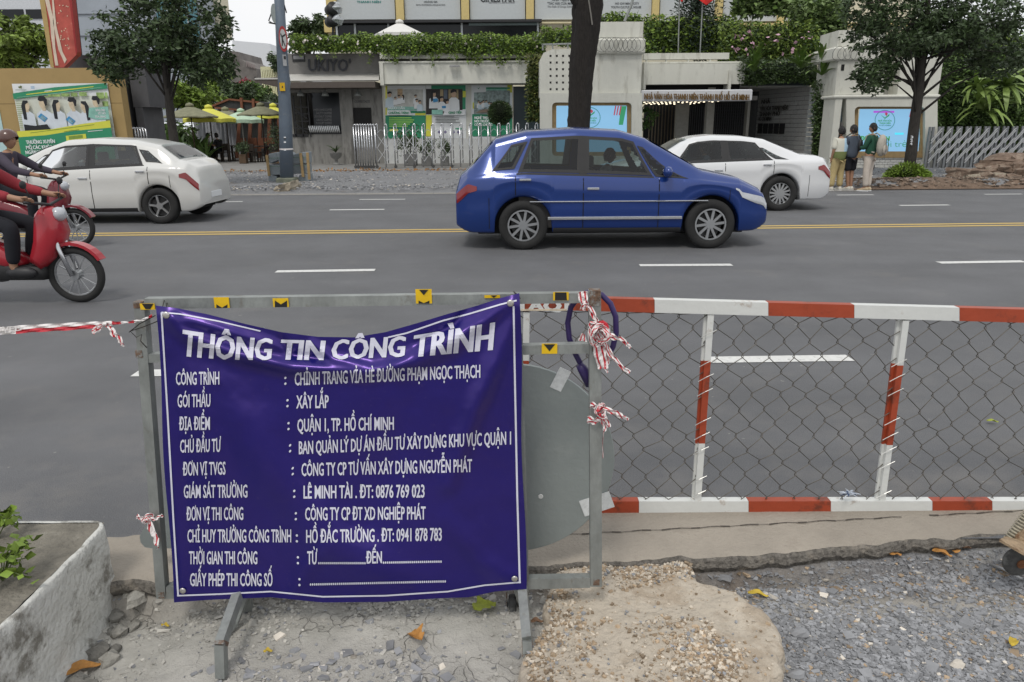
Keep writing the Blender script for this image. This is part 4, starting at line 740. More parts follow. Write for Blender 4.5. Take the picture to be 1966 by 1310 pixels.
for a in [(931, 1168, .10, YG_, .6, 'yellow-green leaf on the cracked mud under the banner\'s right corner', .7, .2, None, .2, True), (797, 1228, .07, OR_, 2.4, 'curled orange-brown leaf on the cracked mud below the middle of the banner', .8, .9, None, .2, True), (1383, 1080, .085, OR_, 1.9, 'ochre curled leaf at the far tip of the tan slab', .8, .6), (1455, 1146, .08, YL_, -.1, 'yellow-brown leaf by the right side of the tan slab', .35, .5),
          (1718, 1068, .055, OR_, 0, 'single oval tan leaf near the gutter, left of the leaf cluster', .6, .2), (1790, 1055, .06, BR_, .5, 'brown leaf in the cluster by the gutter, rearmost', .6, .6), (1808, 1067, .075, OR_, -.4, 'orange leaf in the cluster by the gutter, nearest', .6, .5), (1835, 1062, .05, OR_, .8, 'small orange leaf right of the gutter cluster', .6, .4), (1855, 1056, .04, BR_, .1, 'rolled small brown leaf closest to the rusty wheel base', .5, .9),
          (1945, 1238, .07, YL_, .8, 'bright yellow leaf on the gravel near the right photo edge', .4, .6), (160, 1290, .12, OR_, .7, 'large brown-orange leaf at the foot of the white planter', .45, .4), (318, 1205, .03, YL_, 0, 'tiny orange leaf fragment on the mud left of the frame leg', .5, .3), (515, 1255, .03, YL_, .3, 'tiny yellow leaf fragment between frame leg and banner middle', .6, .5), (1368, 1088, .05, BR_, .3, 'flat brown leaf beside the ochre one at the slab tip', .5, .3),
          (1030, 1198, .05, BR_, .2, 'small brown leaf beside the frame\'s right leg', .45, .4), (560, 1272, .0, BR_, 0, '', .5, .4), (1650, 1044, .0, BR_, 0, '', .4, .4)]:
    if a[2]: curled_leaf(*a)
q = G(1905, 812, .003); curled_leaf(1905, 812, .07, YG_, 0, 'yellow-green leaf lying on the asphalt beyond the fence', .35, .2, z=.002)
for (px, py, s, lab) in ((1842, 1268, .045, 'cream stone on the gravel near the right photo edge'), (1535, 1215, .055, 'flat grey-blue stone at the right side of the tan slab'), (1530, 1295, .05, 'grey stone at the bottom beside the slab corner'), (1612, 1060, .04, 'pale stone beside the gutter edge'), (1498, 1063, .03, 'small flat pale stone against the gutter, left of the other pale one')):
    q = G(px, py, -.09); z = gz(q.x, q.y); o = MB().blob((q.x, q.y, z+s*.22), (s*.6, s*.42, s*.36), .22, 8).build('stone', STONEW if 'cream' in lab or 'pale' in lab else STONE); tag(o, lab, 'stone')
# ------------------------------------------------ FAR SIDE: buildings and street furniture
PZ = .12
TEXTD = mat('dark_sign_letters', (.045, .05, .055), .5); BEIGE = mat('cream_render', (.62, .55, .36), .8, var=.08)
# -- cafe kiosk
YK = 33.0
t = thing('cafe_kiosk', 'grey rendered coffee kiosk with UKIYO lettering and a pale awning strip', 'kiosk', (P(645, 300, YK).x, YK, PZ))
prect('fascia', 553, 103, 730, 143, YK, 4, CONC, t); X0, X1, Z0, Z1 = RECT(553, 103, 730, 143, YK)
mb = MB(); a = P(550, 143, YK); b = P(729, 143, YK); zz = P(640, 155, YK-1.2).z; ya = YK-1.3
AWN = mat('pale_awning', (.50, .49, .46), .7, var=.05)
mb.add([(a.x, YK, a.z), (b.x, YK, a.z), (P(727, 157, ya).x, ya, zz), (P(549, 157, ya).x, ya, zz)], [(0, 3, 2, 1)]); mb.add([(a.x, YK, a.z-.04), (b.x, YK, a.z-.04), (P(727, 157, ya).x, ya, zz-.04), (P(549, 157, ya).x, ya, zz-.04)], [(0, 1, 2, 3)]); mb.build('awning_strip', AWN, t)
box('awning_soffit', a.x, b.x, ya, YK+.3, zz-.28, zz-.045, mat('brown_soffit', (.09, .075, .065), .8), t)
# side canopy going to the left
mb = MB(); A_ = P(553, 146, YK); B_ = P(489, 150, YK-1.0); C_ = P(489, 158, YK-1.0); mb.add([tuple(P(553, 147, YK-1)), tuple(P(553, 172, YK-1)), tuple(P(489, 158, YK-1)), tuple(P(489, 151, YK-1)), tuple(P(553, 147, YK+3)), tuple(P(553, 172, YK+3)), tuple(P(510, 158, YK+3)), tuple(P(510, 151, YK+3))], [(0, 3, 2, 1), (4, 5, 6, 7), (0, 1, 5, 4), (1, 2, 6, 5), (2, 3, 7, 6), (3, 0, 4, 7)]); mb.build('side_canopy', mat('brown_soffit', (0, 0, 0)), t)
box('side_canopy_edge', B_.x, A_.x, YK-1.03, YK-1.0, B_.z-.06, B_.z+.0, AWN, t)
KW = mat('stained_grey_render', (.24, .235, .22), .9, var=.2, scale=1.5, bump=.25, stain=(.07, .068, .062), samt=.75, sscale=1.3, spos=.5, squash=(1.5, 1, .35))
X0 = P(562, 230, YK).x; X1 = P(655, 230, YK).x; ZS = P(600, 258, YK).z; ZT = P(600, 164, YK).z; ZW = P(600, 178, YK).z
box('front_wall', X0, X1, YK+.02, YK+.3, PZ, ZS, KW, t); box('wall_corner', P(552, 230, YK).x, X0-.003, YK+.02, YK+3.8, PZ, ZT, KW, t); box('wall_pier', X1+.003, P(679, 230, YK).x, YK-.1, YK+.5, PZ, ZT, KW, t); box('front_wall', P(679, 230, YK).x+.003, P(738, 230, YK).x, YK+.02, YK+.4, PZ, ZT, KW, t)
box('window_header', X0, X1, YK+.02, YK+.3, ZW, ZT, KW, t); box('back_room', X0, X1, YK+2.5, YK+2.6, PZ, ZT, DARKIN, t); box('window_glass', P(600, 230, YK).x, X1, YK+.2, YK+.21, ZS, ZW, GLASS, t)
for x in (564, 578, 592): box('window_frame', P(x, 220, YK).x, P(x+2.5, 220, YK).x, YK-.02, YK+.06, ZS-.1, ZW-.1, BLACK, t)
for y in (205, 218, 232, 246): 
    q = RECT(564, y, 593, y+2, YK); box('window_frame', q[0], q[1], YK-.01, YK+.05, q[2], q[3], BLACK, t)
q = RECT(562, 258, 592, 263, YK); box('window_frame', q[0], q[1], YK-.02, YK+.05, q[2], q[3], BLACK, t)
for y in (210, 237): MB().bar(P(566, y, YK-.02), P(590, y+18, YK-.02), .05, .03, (0, 1, 0)).build('frame_brace', BLACK, t)
for k in range(17):
    x = 593+k*3.5; a = P(x, 242, YK-.1); b = P(x+3, 254, YK-.05); MB().tube([a, a.lerp(b, .5)+Vector((.01, -.06, 0)), b], .028, 6).build('cup', PWH, t, True)
q = RECT(591, 240, 653, 255, YK); box('counter_shelf', q[0], q[1], YK-.04, YK+.02, q[2]-.03, q[2], BLACK, t)
sign_text("UKIYO'", 592, 114.5, 673, 136.5, YK-.05, mat('sign_letters_grey', (.035, .037, .045), .5), t, .02, ext=.05)
for i, (s, x0, x1) in enumerate((('AMERICANO COFFEE', 602, 637), ('SALTY COFFEE', 607, 637), ('COCONUT COFFEE', 603, 637), ('UKIYO COFFEE', 608, 637), ('YOGURT COFFEE', 607, 637))): sign_text(s, x0, 209+i*6.4, x1, 213+i*6.4, YK+.19, mat('menu_letters', (.22, .22, .22), .6), t, .01)
sign_text('TRAILS OF', 669, 187, 690, 191, YK+.015, TEXTD, t, .0); sign_text('COFFEE TASTE', 681, 193, 710, 197.5, YK+.015, TEXTD, t, .01)
prect('blackboard', 679, 207, 713, 239, YK-.02, .03, BLACKM, t); prect('notice_plate', 561, 105, 585, 119, YK-.03, .025, BLACK, t); prect('notice_sheet', 563, 107, 583, 114, YK-.036, .005, mat('greyish_print', (.25, .25, .26), .5), t)
for x in (577, 624, 687):
    q = P(x, 179, YK-.5); MB().lathe([(.16, -.12), (.13, -.02), (.05, .08), (.02, .14)], tuple(q), 14).build('hanging_lamp', GALV, t, True); MB().tube([q+Vector((0, 0, .12)), q+Vector((0, .3, .3)), q+Vector((0, .55, .3))], .015, 5).build('lamp_arm', BLACK, t)
# -- long parapet beam with the poster wall under it
YB = 32.0
t = thing('youth_center_front', 'long white beam and wall with posters running right of the grey kiosk', 'building', (P(870, 300, YB).x, YB, PZ))
def pr(n_, x0, y0, x1, y1, m=WHITE, Y=YB, d=.4, par=None, bev=0): return prect(n_, x0, y0, x1, y1, Y, d, m, par or t, bev)
pr('beam', 729, 120, 1040, 160.5, d=.5); pr('beam_cap', 727, 117, 1040, 120.2, Y=YB-.05, d=.6); pr('beam_end', 729, 121, 736, 164, Y=YB-.1, d=.6); pr('parapet', 729, 101, 1040, 112, Y=YB+.1, d=.3)
for x in range(745, 1030, 42): pr('parapet_post', x, 112, x+3, 117, Y=YB+.15, d=.1)
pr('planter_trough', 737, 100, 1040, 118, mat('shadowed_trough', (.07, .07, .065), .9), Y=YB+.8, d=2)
pr('wall', 737, 163, 985, 322, Y=YB+.9, d=.3); pr('lower_wall', 738, 267, 1020, 322, mat('white_lower_wall', (.56, .57, .56), .85, var=.1, scale=2), Y=YB+.82, d=.05)
pr('dark_door', 985.5, 166, 1040, 322, mat('dark_teal_door', (.035, .05, .055), .35, var=.1), Y=YB+1.0, d=.1); pr('soffit', 737, 158, 1040, 163, mat('grey_soffit', (.3, .3, .28), .8), Y=YB+.5, d=.5); 
q = P(873, 126, YB-.1); MB().box(q.x-.2, q.x+.2, q.y-.2, q.y, q.z-.06, q.z).build('spotlight', mat('grey_fitting', (.3, .3, .3), .5), t)
for x0, x1 in ((742, 817), (818, 895), (905, 983)):
    pass
YQ = YB+.88
def layers(par, base, Y0):
    k = [0]
    def put(n_, pts, m_): 
        k[0] += 1; mb = MB(); ppoly(mb, pts, Y0-.004*k[0], .003); return mb.build(n_, m_, par)
    return put
def rc(x0, y0, x1, y1): return [(x0, y0), (x1, y0), (x1, y1), (x0, y1)]
def person_print(put, x, y, s, hair=1, body=PWH, long=0, n_='printed_figure'):
    put(n_, [(x-2.6*s, y+9*s), (x-2.4*s, y+4*s), (x-1*s, y+2.8*s), (x+1*s, y+2.8*s), (x+2.4*s, y+4*s), (x+2.6*s, y+9*s)], body)
    put('printed_face', [(x+1.1*s*math.cos(a), y+1.4*s+1.5*s*math.sin(a)) for a in [i*.785 for i in range(8)]], PSKIN)
    if long: put('printed_hair', [(x-1.5*s*long, y+5.5*s), (x-1.9*s*long, y+1*s), (x-.9*s*long, y-.6*s), (x+.8*s*long, y-.4*s), (x+1*s*long, y+.6*s), (x-.4*s*long, y+.9*s), (x-.5*s*long, y+5*s)], PBLK)
    else: put('printed_hair', [(x-1.3*s, y+1*s), (x-1.4*s, y-.2*s), (x-.3*s, y-.8*s), (x+1.2*s, y-.5*s), (x+1.3*s, y+.9*s), (x+.6*s, y+.3*s)], PBLK)
def poster(label, x0, y0, x1, y1): return thing('poster', label, 'poster', tuple(P((x0+x1)/2, y1, YQ)))
p_ = poster('green and white poster reading CHƯƠNG TRÌNH, leftmost on the white wall', 742, 163, 817, 266); put = layers(p_, 0, YQ)
put('paper', rc(740, 163.5, 817, 266), PWH); put('printed_band', rc(740, 164, 743.5, 221), YEL); put('printed_band', rc(740, 222, 817, 266), GREEN); put('printed_band', rc(797, 217.5, 817, 221.5), YEL); put('printed_band', rc(788, 213, 817, 217.3), GREEN)
put('printed_photo', rc(743, 172, 812, 212), mat('poster_photo_grey', (.5, .5, .47), .5, var=.25, scale=4)); put('printed_photo', rc(744, 205, 812, 212), mat('poster_teal_fade', (.25, .5, .42), .5, var=.3, scale=3)); put('printed_detail', rc(763, 171, 773, 185), mat('poster_orange', (.5, .36, .22), .5, var=.5, scale=9))
for (x, y, s, b, lg) in ((748, 178, 3.2, PLB, 0), (759, 187, 1.6, PWH, 0), (766, 184, 1.8, PWH, 0), (773, 183, 1.7, PWH, -1), (798, 183, 1.8, PWH, 0), (800, 191, 2.0, PWH, 0), (806, 194, 2.2, PLB, 0)): person_print(put, x, y, s, 1, b, lg)
put('printed_plate', [(743, 212), (784, 212), (788, 216), (790, 221), (743, 221)], PWH)
sign_text('CHƯƠNG TRÌNH', 746, 214.8, 785, 218.8, YQ-.16, mat('poster_green', (0, 0, 0)), p_, .05); sign_text('NGƯỜI DẪN', 745, 206, 777, 210, YQ-.16, PWH, p_, .04)
for i in range(6): 
    if i < 5: put('printed_text_line', rc(747, 225.5+i*4, 745+[45, 50, 48, 42, 38][i], 227.5+i*4), mat('poster_lime', (.25, .5, .1), .5))
put('printed_button', rc(748, 248, 764, 252), YEL)
p_ = poster('poster with people in white shirts reading GIAO TIẾP, middle of the white wall', 818, 163, 895, 266); put = layers(p_, 0, YQ-.002)
put('paper', rc(818, 163.5, 895, 266), PWH); put('printed_band', rc(828, 164, 894, 210), GREEN); put('printed_photo', rc(818, 171, 888, 220), PBRN); put('printed_detail', rc(845, 172, 851, 195), mat('poster_tan', (.36, .28, .16), .5, var=.2)); put('printed_detail', rc(861, 172, 880, 190), mat('poster_tan', (0, 0, 0))); put('printed_detail', rc(852, 172, 859, 190), mat('poster_slate', (.12, .15, .2), .5))
put('printed_band', rc(888.5, 175, 894.5, 187), YEL); put('printed_band', rc(818, 221, 829, 262), YEL)
for (x, y, s, b, lg) in ((833, 176, 3.6, PWH, 1), (871, 175, 4.4, PWH, 0), (848, 187, 3.0, PWH, 0), (859, 193, 2.4, PWH, 0)): person_print(put, x, y, s, 1, b, lg)
put('printed_detail', [(831, 190), (840, 189), (841, 195), (832, 197)], PBL); put('printed_detail', [(848, 204), (856, 203), (856, 208), (849, 208)], PBL); put('printed_band', rc(829, 211, 850, 220), mat('poster_teal_fade', (0, 0, 0)))
put('printed_plate', [(851, 219), (854, 213), (860, 211.5), (893, 211.5), (893, 221), (850, 221)], PWH); sign_text('GIAO TIẾP', 861, 214.3, 886, 218.6, YQ-.12, GREEN, p_, .05)
for i in range(5): put('printed_text_line', rc(834+(i > 0)*2, 223.4+i*2.8, [872, 882, 881, 875, 883][i], 224.6+i*2.8), mat('print_dark_grey', (.09, .1, .1), .5))
for x in (840, 852, 868, 877): put('printed_logo', [(x, 254), (x+3, 250), (x+6, 254), (x+3, 257)], mat('print_purple_grey', (.15, .13, .25), .5))
put('printed_button', rc(874, 246, 888, 249), GREEN)
p_ = poster('poster with a crowded classroom photo, rightmost on the white wall', 905, 163, 983, 266); put = layers(p_, 0, YQ-.001)
put('paper', rc(905, 163.5, 983, 266), PWH); put('printed_band', rc(933, 168, 979, 190), mat('poster_teal_fade', (0, 0, 0))); put('printed_band', rc(974, 163.5, 983, 178), YEL); put('printed_band', rc(933, 168, 979, 171), GREEN)
put('printed_photo', [(910, 178), (932, 177), (935, 174), (979, 174), (979, 216), (910, 219)], mat('poster_classroom', (.24, .3, .29), .5, var=.7, scale=6)); put('printed_band', rc(907.5, 197, 910, 209), YEL); put('printed_band', rc(906.5, 219.5, 983, 262), GREEN)
gg = np.random.default_rng(3)
for i in range(14): person_print(put, 917+i*4.4+gg.normal(), 195+gg.uniform(-3, 6), 1.5, 1, PLB if i % 3 else PWH, 0)
put('printed_table', [(925, 211), (960, 207), (979, 210), (979, 215), (912, 217)], mat('poster_brown', (.2, .15, .11), .5))
for i, s in enumerate(('NGHỆ THUẬT', 'NÓI TRƯỚC', 'CÔNG CHÚNG')): sign_text(s, 911, 224+i*6.7, [943, 939, 945][i], 228.6+i*6.7, YQ-.25, PWH, p_, .05)
put('printed_logo', [(915, 167), (918, 170), (921, 167), (919, 172)], GREEN)
# -- folding (telescopic) steel gate on the left
YG = 29.0
t = thing('folding_gate', 'shiny stainless steel folding gate standing half open in front of the poster wall', 'gate', (P(860, 320, YG).x, YG, PZ))
ztop_ = P(800, 238, YG).z; zbot = .16
def gpost(x, name='post'):
    a = P(x, 280, YG); return MB().tube([(a.x-.05, YG, ztop_-.09), (a.x-.02, YG, ztop_-.02), (a.x+.03, YG, ztop_), (a.x+.045, YG, ztop_-.05), (a.x+.045, YG+.02, zbot+.15)], .022, 6).tube([(a.x-.05, YG, ztop_-.09), (a.x-.05, YG, zbot)], .026, 8).build(name, CHROME, t, True)
px_ = [683+i*4.9 for i in range(8)]+[724+i*18 for i in range(18)]
for x in px_: gpost(x)
GS0 = mat('bright_lattice', (.6, .61, .62), .4, metal=.4, var=.06); wheelm = mat('gate_wheel', (.06, .06, .06), .6)
for i, x in enumerate(px_):
    if i < 8 or i % 2 == 0:
        a = P(x, 315, YG); MB().lathe([(.01, -.03), (.06, -.03), (.06, .03), (.01, .03)], (a.x, YG-.02, .19), 12, 'y').build('roller', wheelm, t)
for i in range(8, len(px_)-1):
    a = P(px_[i], 280, YG).x; b = P(px_[i+1], 280, YG).x; zs = [P(720, y, YG).z for y in (256, 282, 308)]
    m_ = (a+b)/2; zt2 = P(720, 252, YG).z
    for z0, z1 in ((zs[0], zs[1]), (zs[1], zs[0]), (zs[1], zs[2]), (zs[2], zs[1])): MB().bar((a, YG+(.015 if z0 > z1 else -.015), z0-.05), (b, YG+(.015 if z0 > z1 else -.015), z1-.05), .015, .045, (0, 1, 0)).build('cross_bar', GS0, t)
    MB().bar((a, YG, zs[0]-.02), (m_, YG, zt2+.06), .012, .035, (0, 1, 0)).bar((m_, YG, zt2+.06), (b, YG, zs[0]-.02), .012, .035, (0, 1, 0)).build('cross_bar', CHROME, t)
# -- gate pillar with screen (left) and its twin (right)
FRM = mat('tan_wood_frame', (.30, .21, .10), .6, var=.15); 
SCR = mat('led_screen_blue', (.05, .1, .15), .4, emit=(.29, .58, .86), estr=.78, var=.02)
SCG = mat('led_green', (.01, .08, .03), .4, emit=(.04, .30, .14), estr=.8); SCRD = mat('led_red', (.2, .01, .02), .4, emit=(.40, .06, .09), estr=.8); SCW = mat('led_white', (.4, .4, .4), .4, emit=(.75, .85, .9), estr=.8); SCP = mat('led_purple', (.2, .02, .2), .4, emit=(.38, .10, .62), estr=.9); SCC = mat('led_cyan', (.02, .3, .35), .4, emit=(.1, .68, .88), estr=.85); SCT = mat('led_dark_teal', (.02, .1, .1), .4, emit=(.05, .22, .26), estr=.8)
def rrect(x0, y0, x1, y1, r, n=6): 
    q = []
    for cx_, cy_, a0 in ((x1-r, y0+r, -90), (x1-r, y1-r, 0), (x0+r, y1-r, 90), (x0+r, y0+r, 180)):
        q += [(cx_+r*math.cos(R(a0+90*i/n)), cy_+r*math.sin(R(a0+90*i/n))) for i in range(n+1)]
    return q
def frame_poly(name, outer, x0, y0, x1, y1, r, Y, d, m_, par):
    """wall plate with a rounded opening: outer rect px, inner rounded rect"""
    inn = rrect(x0, y0, x1, y1, r, 6); ox0, oy0, ox1, oy1 = outer; n = len(inn); cxm, cym = (x0+x1)/2, (y0+y1)/2; out = []
    for (a, b) in inn:
        dx, dy = a-cxm, b-cym; s = min(((ox1-cxm) if dx > 0 else (cxm-ox0))/max(abs(dx), 1e-6), ((oy1-cym) if dy > 0 else (cym-oy0))/max(abs(dy), 1e-6)); out.append((cxm+dx*s, cym+dy*s))
    for cc in ((ox1, oy0), (ox1, oy1), (ox0, oy1), (ox0, oy0)):
        k = min(range(n), key=lambda i: (out[i][0]-cc[0])**2+(out[i][1]-cc[1])**2); out[k] = cc
    v = []
    for dd in (0, d):
        for s_ in (inn, out):
            for a, b in s_: q = P(a, b, Y); v.append((q.x, Y+dd, q.z))
    f = []
    for i in range(n):
        j = (i+1) % n; f += [(i, j, n+j, n+i), (2*n+i, 3*n+i, 3*n+j, 2*n+j), (i, 2*n+i, 2*n+j, j), (n+i, n+j, 3*n+j, 3*n+i)]
    return fin(name, v, f, m_, par)
YP_ = 28.2
t = thing('gate_pillar', 'cream concrete gate pillar with a screen, half hidden behind the big dark tree trunk', 'pillar', (P(1130, 320, YP_).x, YP_, PZ))
def pr(n_, x0, y0, x1, y1, m=WHITE, Y=YP_, d=.4, bev=0): return prect(n_, x0, y0, x1, y1, Y, d, m, t, bev)
q = RECT(1037, 94, 1150, 186, YP_); mb = MB(); mb.xz([(q[0], q[2]), (q[1], q[2]), (q[1], q[3]), (q[0]+.45, q[3]), (q[0]+.12, q[3]-.12), (q[0], q[3]-.35)], YP_+.1, YP_+2.2); mb.build('left_block', WHITE, t)
for i in range(4):
    for j in range(6): 
        a = P(1057+i*12, 107.5+j*12.8, YP_+.09); box('recessed_dot', a.x-.035, a.x+.035, YP_+.095, YP_+.11, a.z-.035, a.z+.035, BLACKM, t)
pr('right_block', 1146, 104, 1231.5, 180, Y=YP_+.15, d=1.9); pr('upper_block', 1147, 42, 1235, 75, Y=YP_+.2, d=1.8); pr('band', 1143, 74, 1239, 103.5, Y=YP_, d=2.2, bev=.05)
frame_poly('screen_surround', (1037, 179, 1233, 335), 1060, 197, 1213, 300, 8, YP_, .35, WHITE, t)
pr('surround_base', 1037, 335.2, 1233, 345, d=.4)
frame_poly('screen_frame', (1058, 195, 1215, 302), 1068, 203, 1204, 292, 2, YP_+.18, .1, FRM, t); 
sc_ = prect('screen', 1068, 203, 1204, 292, YP_+.24, .05, SCR, t)
put = layers(t, 0, YP_+.235); put('screen_stripe', [(1192, 204), (1203, 204), (1196, 240), (1188, 240)], SCG)
for i in range(3): put('screen_stripe', [(1181+i*5, 203.5), (1183.5+i*5, 203.5), (1180+i*5, 222), (1178+i*5, 221)], SCRD)
def logo(par, cx_, cy_, r_, Y, m_=SCG):
    n = 40; v = []; 
    for rad in (r_, r_*.93): v += [tuple(P(cx_+rad*math.cos(2*math.pi*i/n), cy_+rad*math.sin(2*math.pi*i/n), Y)) for i in range(n)]
    fin('logo_ring', v, [(i, (i+1) % n, n+(i+1) % n, n+i) for i in range(n)], SCT, par)
    mb = MB(); ppoly(mb, [(cx_-.42*r_, cy_-.55*r_), (cx_, cy_-.25*r_), (cx_+.45*r_, cy_-.62*r_), (cx_+.42*r_, cy_-.42*r_), (cx_, cy_-.12*r_)], Y, .003); mb.build('logo_leaf', SCG, par)
    mb = MB(); ppoly(mb, [(cx_-.02*r_, cy_-.62*r_), (cx_+.12*r_, cy_-.8*r_), (cx_+.3*r_, cy_-.62*r_), (cx_+.15*r_, cy_-.4*r_)], Y-.004, .003); mb.build('logo_star', SCRD, par)
    sign_text('NHÀ VĂN HÓA', cx_-.66*r_, cy_-.03*r_, cx_+.66*r_, cy_+.14*r_, Y, SCG, par, .03); sign_text('THANH NIÊN', cx_-.55*r_, cy_+.22*r_, cx_+.55*r_, cy_+.38*r_, Y, SCG, par, .03); sign_text('TP. HỒ CHÍ MINH', cx_-.6*r_, cy_+.46*r_, cx_+.6*r_, cy_+.58*r_, Y, SCT, par, .02)
logo(t, 1133, 226, 20, YP_+.2)
def coil(t_or_label, x0, x1, y, ry, Y, n, label):
    mb = MB(); 
    for k in range(n):
        c_ = P(x0+(x1-x0)*(k+.5)/n, y, Y); r1 = (P(x0+ry, y, Y).x-P(x0, y, Y).x)*1.0; mb.tube([(c_.x+r1*math.cos(a), Y+.06*math.sin(a*2+k), c_.z+r1*math.sin(a)) for a in [2*math.pi*i/22 for i in range(22)]], .009, 4, closed=True)
    o = mb.build('razor_wire', mat('dull_wire', (.16, .16, .15), .5, metal=.5), None, True); tag(o, label, 'razor wire'); return o
coil(0, 1152, 1231, 86, 13, YP_-.15, 9, 'coil of razor wire against the band of the screen pillar behind the big trunk')
mb = MB(); 
for x in (1042, 1061, 1090): mb.tube([P(x, 84, YP_+.4), P(x, 97, YP_+.4)], .03, 6)
mb.tube([P(1040, 86, YP_+.4), P(1105, 84, YP_+.4)], .03, 6); mb.build('handrail', GALV, t)
q = P(1196, 37, YP_+.5); MB().tube([P(1199, 41, YP_+.5), P(1212, 10, YP_+.5), P(1218, -14, YP_+.5)], .05, 8).build('pipe', GALV, t)
# entrance beam, canopy sign and hall
YE = 30.0
t = thing('entrance_hall', 'white entrance with dark hall, pillars and lettered canopy between the two screen pillars', 'building', (P(1400, 320, YE).x, YE, PZ))
def pr(n_, x0, y0, x1, y1, m=WHITE, Y=YE, d=.4, bev=0): return prect(n_, x0, y0, x1, y1, Y, d, m, t, bev)
pr('parapet', 1236, 102, 1400, 114, Y=YE+.2, d=.3); pr('parapet_rail', 1236, 118.5, 1430, 122, Y=YE+.15, d=.3)
for x in (1240, 1278, 1320, 1362): pr('parapet_post', x, 113, x+3, 120, Y=YE+.22, d=.1)
pr('beam', 1238, 122.5, 1430, 162, d=.6); pr('beam_rib', 1236, 121, 1240.5, 172, Y=YE-.12, d=.7); pr('beam_rib', 1399, 135, 1404, 175, Y=YE-.12, d=.7)
pr('canopy_box', 1231, 172.5, 1444, 194.5, mat('white_sign_board', (.56, .57, .59), .6, var=.05), Y=YE-1.5, d=.35, bev=.03)
sign_text('NHÀ VĂN HÓA THANH NIÊN THÀNH PHỐ HỒ CHÍ MINH', 1237, 180, 1438, 190.5, YE-1.54, mat('bronze_letters', (.17, .10, .035), .35, metal=.5, var=.25), t, .035, dy0=2, ext=.04)
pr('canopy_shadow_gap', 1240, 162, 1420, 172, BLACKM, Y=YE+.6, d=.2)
q = RECT(1231, 194, 1444, 195, YE-1.5); zc_ = q[2]+.04; box('canopy_ceiling', q[0], q[1]+.3, YE-1.14, YE+4.5, zc_, zc_+.15, mat('dark_ceiling', (.05, .048, .045), .7), t)
LAMP = mat('warm_lamp', (.5, .45, .35), .5, emit=(1, .86, .62), estr=2.2)
for r_ in range(5):
    for k in range(13):
        yy = YE-.9+r_*1.0; xx = q[0]+.35+k*.33+r_*.05
        if xx < q[1]-1.0: MB().lathe([(.035, -.03), (.045, 0)], (xx, yy, zc_-.002), 10).build('ceiling_lamp', LAMP, t)
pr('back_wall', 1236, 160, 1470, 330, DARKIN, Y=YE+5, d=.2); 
for x0, x1, Y in ((1298, 1321, YE+1.5), (1355, 1369, YE+.5), (1432, 1437, YE+1.5)): pr('column', x0, 168, x1, 335, Y=Y, d=.35, m=mat('grey_column', (.32, .31, .28), .8))
bronze = mat('bronze_grille', (.12, .09, .06), .4, metal=.5)
for k in range(9): pr('grille_bar', 1245+k*6, 203, 1246.5+k*6, 330, bronze, Y=YE+3.5, d=.05)
for k in range(16): pr('window_mullion', 1371+k*4.2, 198, 1371.8+k*4.2, 330, mat('dark_steel', (.06, .06, .065), .4), Y=YE+3.2, d=.05)
for k in range(17): pr('window_transom', 1370, 200+k*6, 1434, 200.7+k*6, mat('dark_steel', (0, 0, 0)), Y=YE+3.16, d=.03)
for k in range(8): pr('window_mullion', 1323+k*4.2, 205, 1323.8+k*4.2, 330, mat('dark_steel', (0, 0, 0)), Y=YE+3.6, d=.05)
# block wall on the right of the hall, its end facing the street
BLK = mat('pale_stone_block', (.40, .40, .385), .85, var=.10, scale=3, bump=.2, stain=(.2, .2, .19), samt=.4, sscale=2, island=.1)
YW = YE+.6; ce = mat('grey_soffit', (0, 0, 0))
A_ = P(1452, 240, YE+4.6); B_ = P(1548, 240, YW); C_ = P(1563, 240, YW); zt_ = P(1548, 166, YW).z
def wallblocks(A, B, z0, z1, n, m, dpt, par):
    A = Vector((A.x, A.y, 0)); B = Vector((B.x, B.y, 0)); d = (B-A)/n; u = d.normalized(); nn = Vector((u.y, -u.x, 0)); h = (z1-z0)/m; g_ = .008; rz = math.atan2(u.y, u.x); L_ = d.length
    me = None
    for r_ in range(m):
        for k in range(n+(r_ % 2)):
            a = k-(.5 if r_ % 2 else 0); b = a+1; a = max(a, 0); b = min(b, n); s = b-a; c0 = A+d*((a+b)/2)
            if me is None:
                mb = MB().box(-.5, .5, 0, 1, 0, 1, 0); me = bpy.data.meshes.new('block'); me.from_pydata(mb.v, [], mb.f); me.materials.append(BLK)
            o = link('block', me, None, par, Vector((c0.x, c0.y, z0+r_*h+g_))-rootloc(par), (0, 0, rz), (s*L_-2*g_, dpt, h-2*g_)); o.location += nn*(random.uniform(-.006, .008))
mb = MB(); nn = (B_-A_); nn = Vector((nn.y, -nn.x, 0)).normalized(); q0 = Vector((A_.x, A_.y, PZ))-nn*.03; q1 = Vector((B_.x, B_.y, PZ))-nn*.03; mb.add([tuple(q0), tuple(q1), tuple(q1+Vector((0, 0, zt_-PZ))), tuple(q0+Vector((0, 0, zt_-PZ)))], [(0, 1, 2, 3)]); mb.build('wall_backing', mat('mortar', (.16, .155, .15), .9), t)
wallblocks(A_, B_, PZ, zt_, 13, 17, .06, t); wallblocks(B_+Vector((.01, 0, 0)), C_, PZ, zt_, 1, 17, .3, t)
wn = nn
def onwall(u0, u1, z0, z1, off=.02): 
    a = Vector((A_.x, A_.y, 0)).lerp(Vector((B_.x, B_.y, 0)), u0)+wn*off; b = Vector((A_.x, A_.y, 0)).lerp(Vector((B_.x, B_.y, 0)), u1)+wn*off; v = [(a.x, a.y, z0), (b.x, b.y, z0), (b.x, b.y, z1), (a.x, a.y, z1)]; v += [tuple(Vector(q)+wn*.03) for q in v]; return MB().add(v, [(0, 1, 2, 3), (7, 6, 5, 4), (0, 4, 5, 1), (1, 5, 6, 2), (2, 6, 7, 3), (3, 7, 4, 0)])
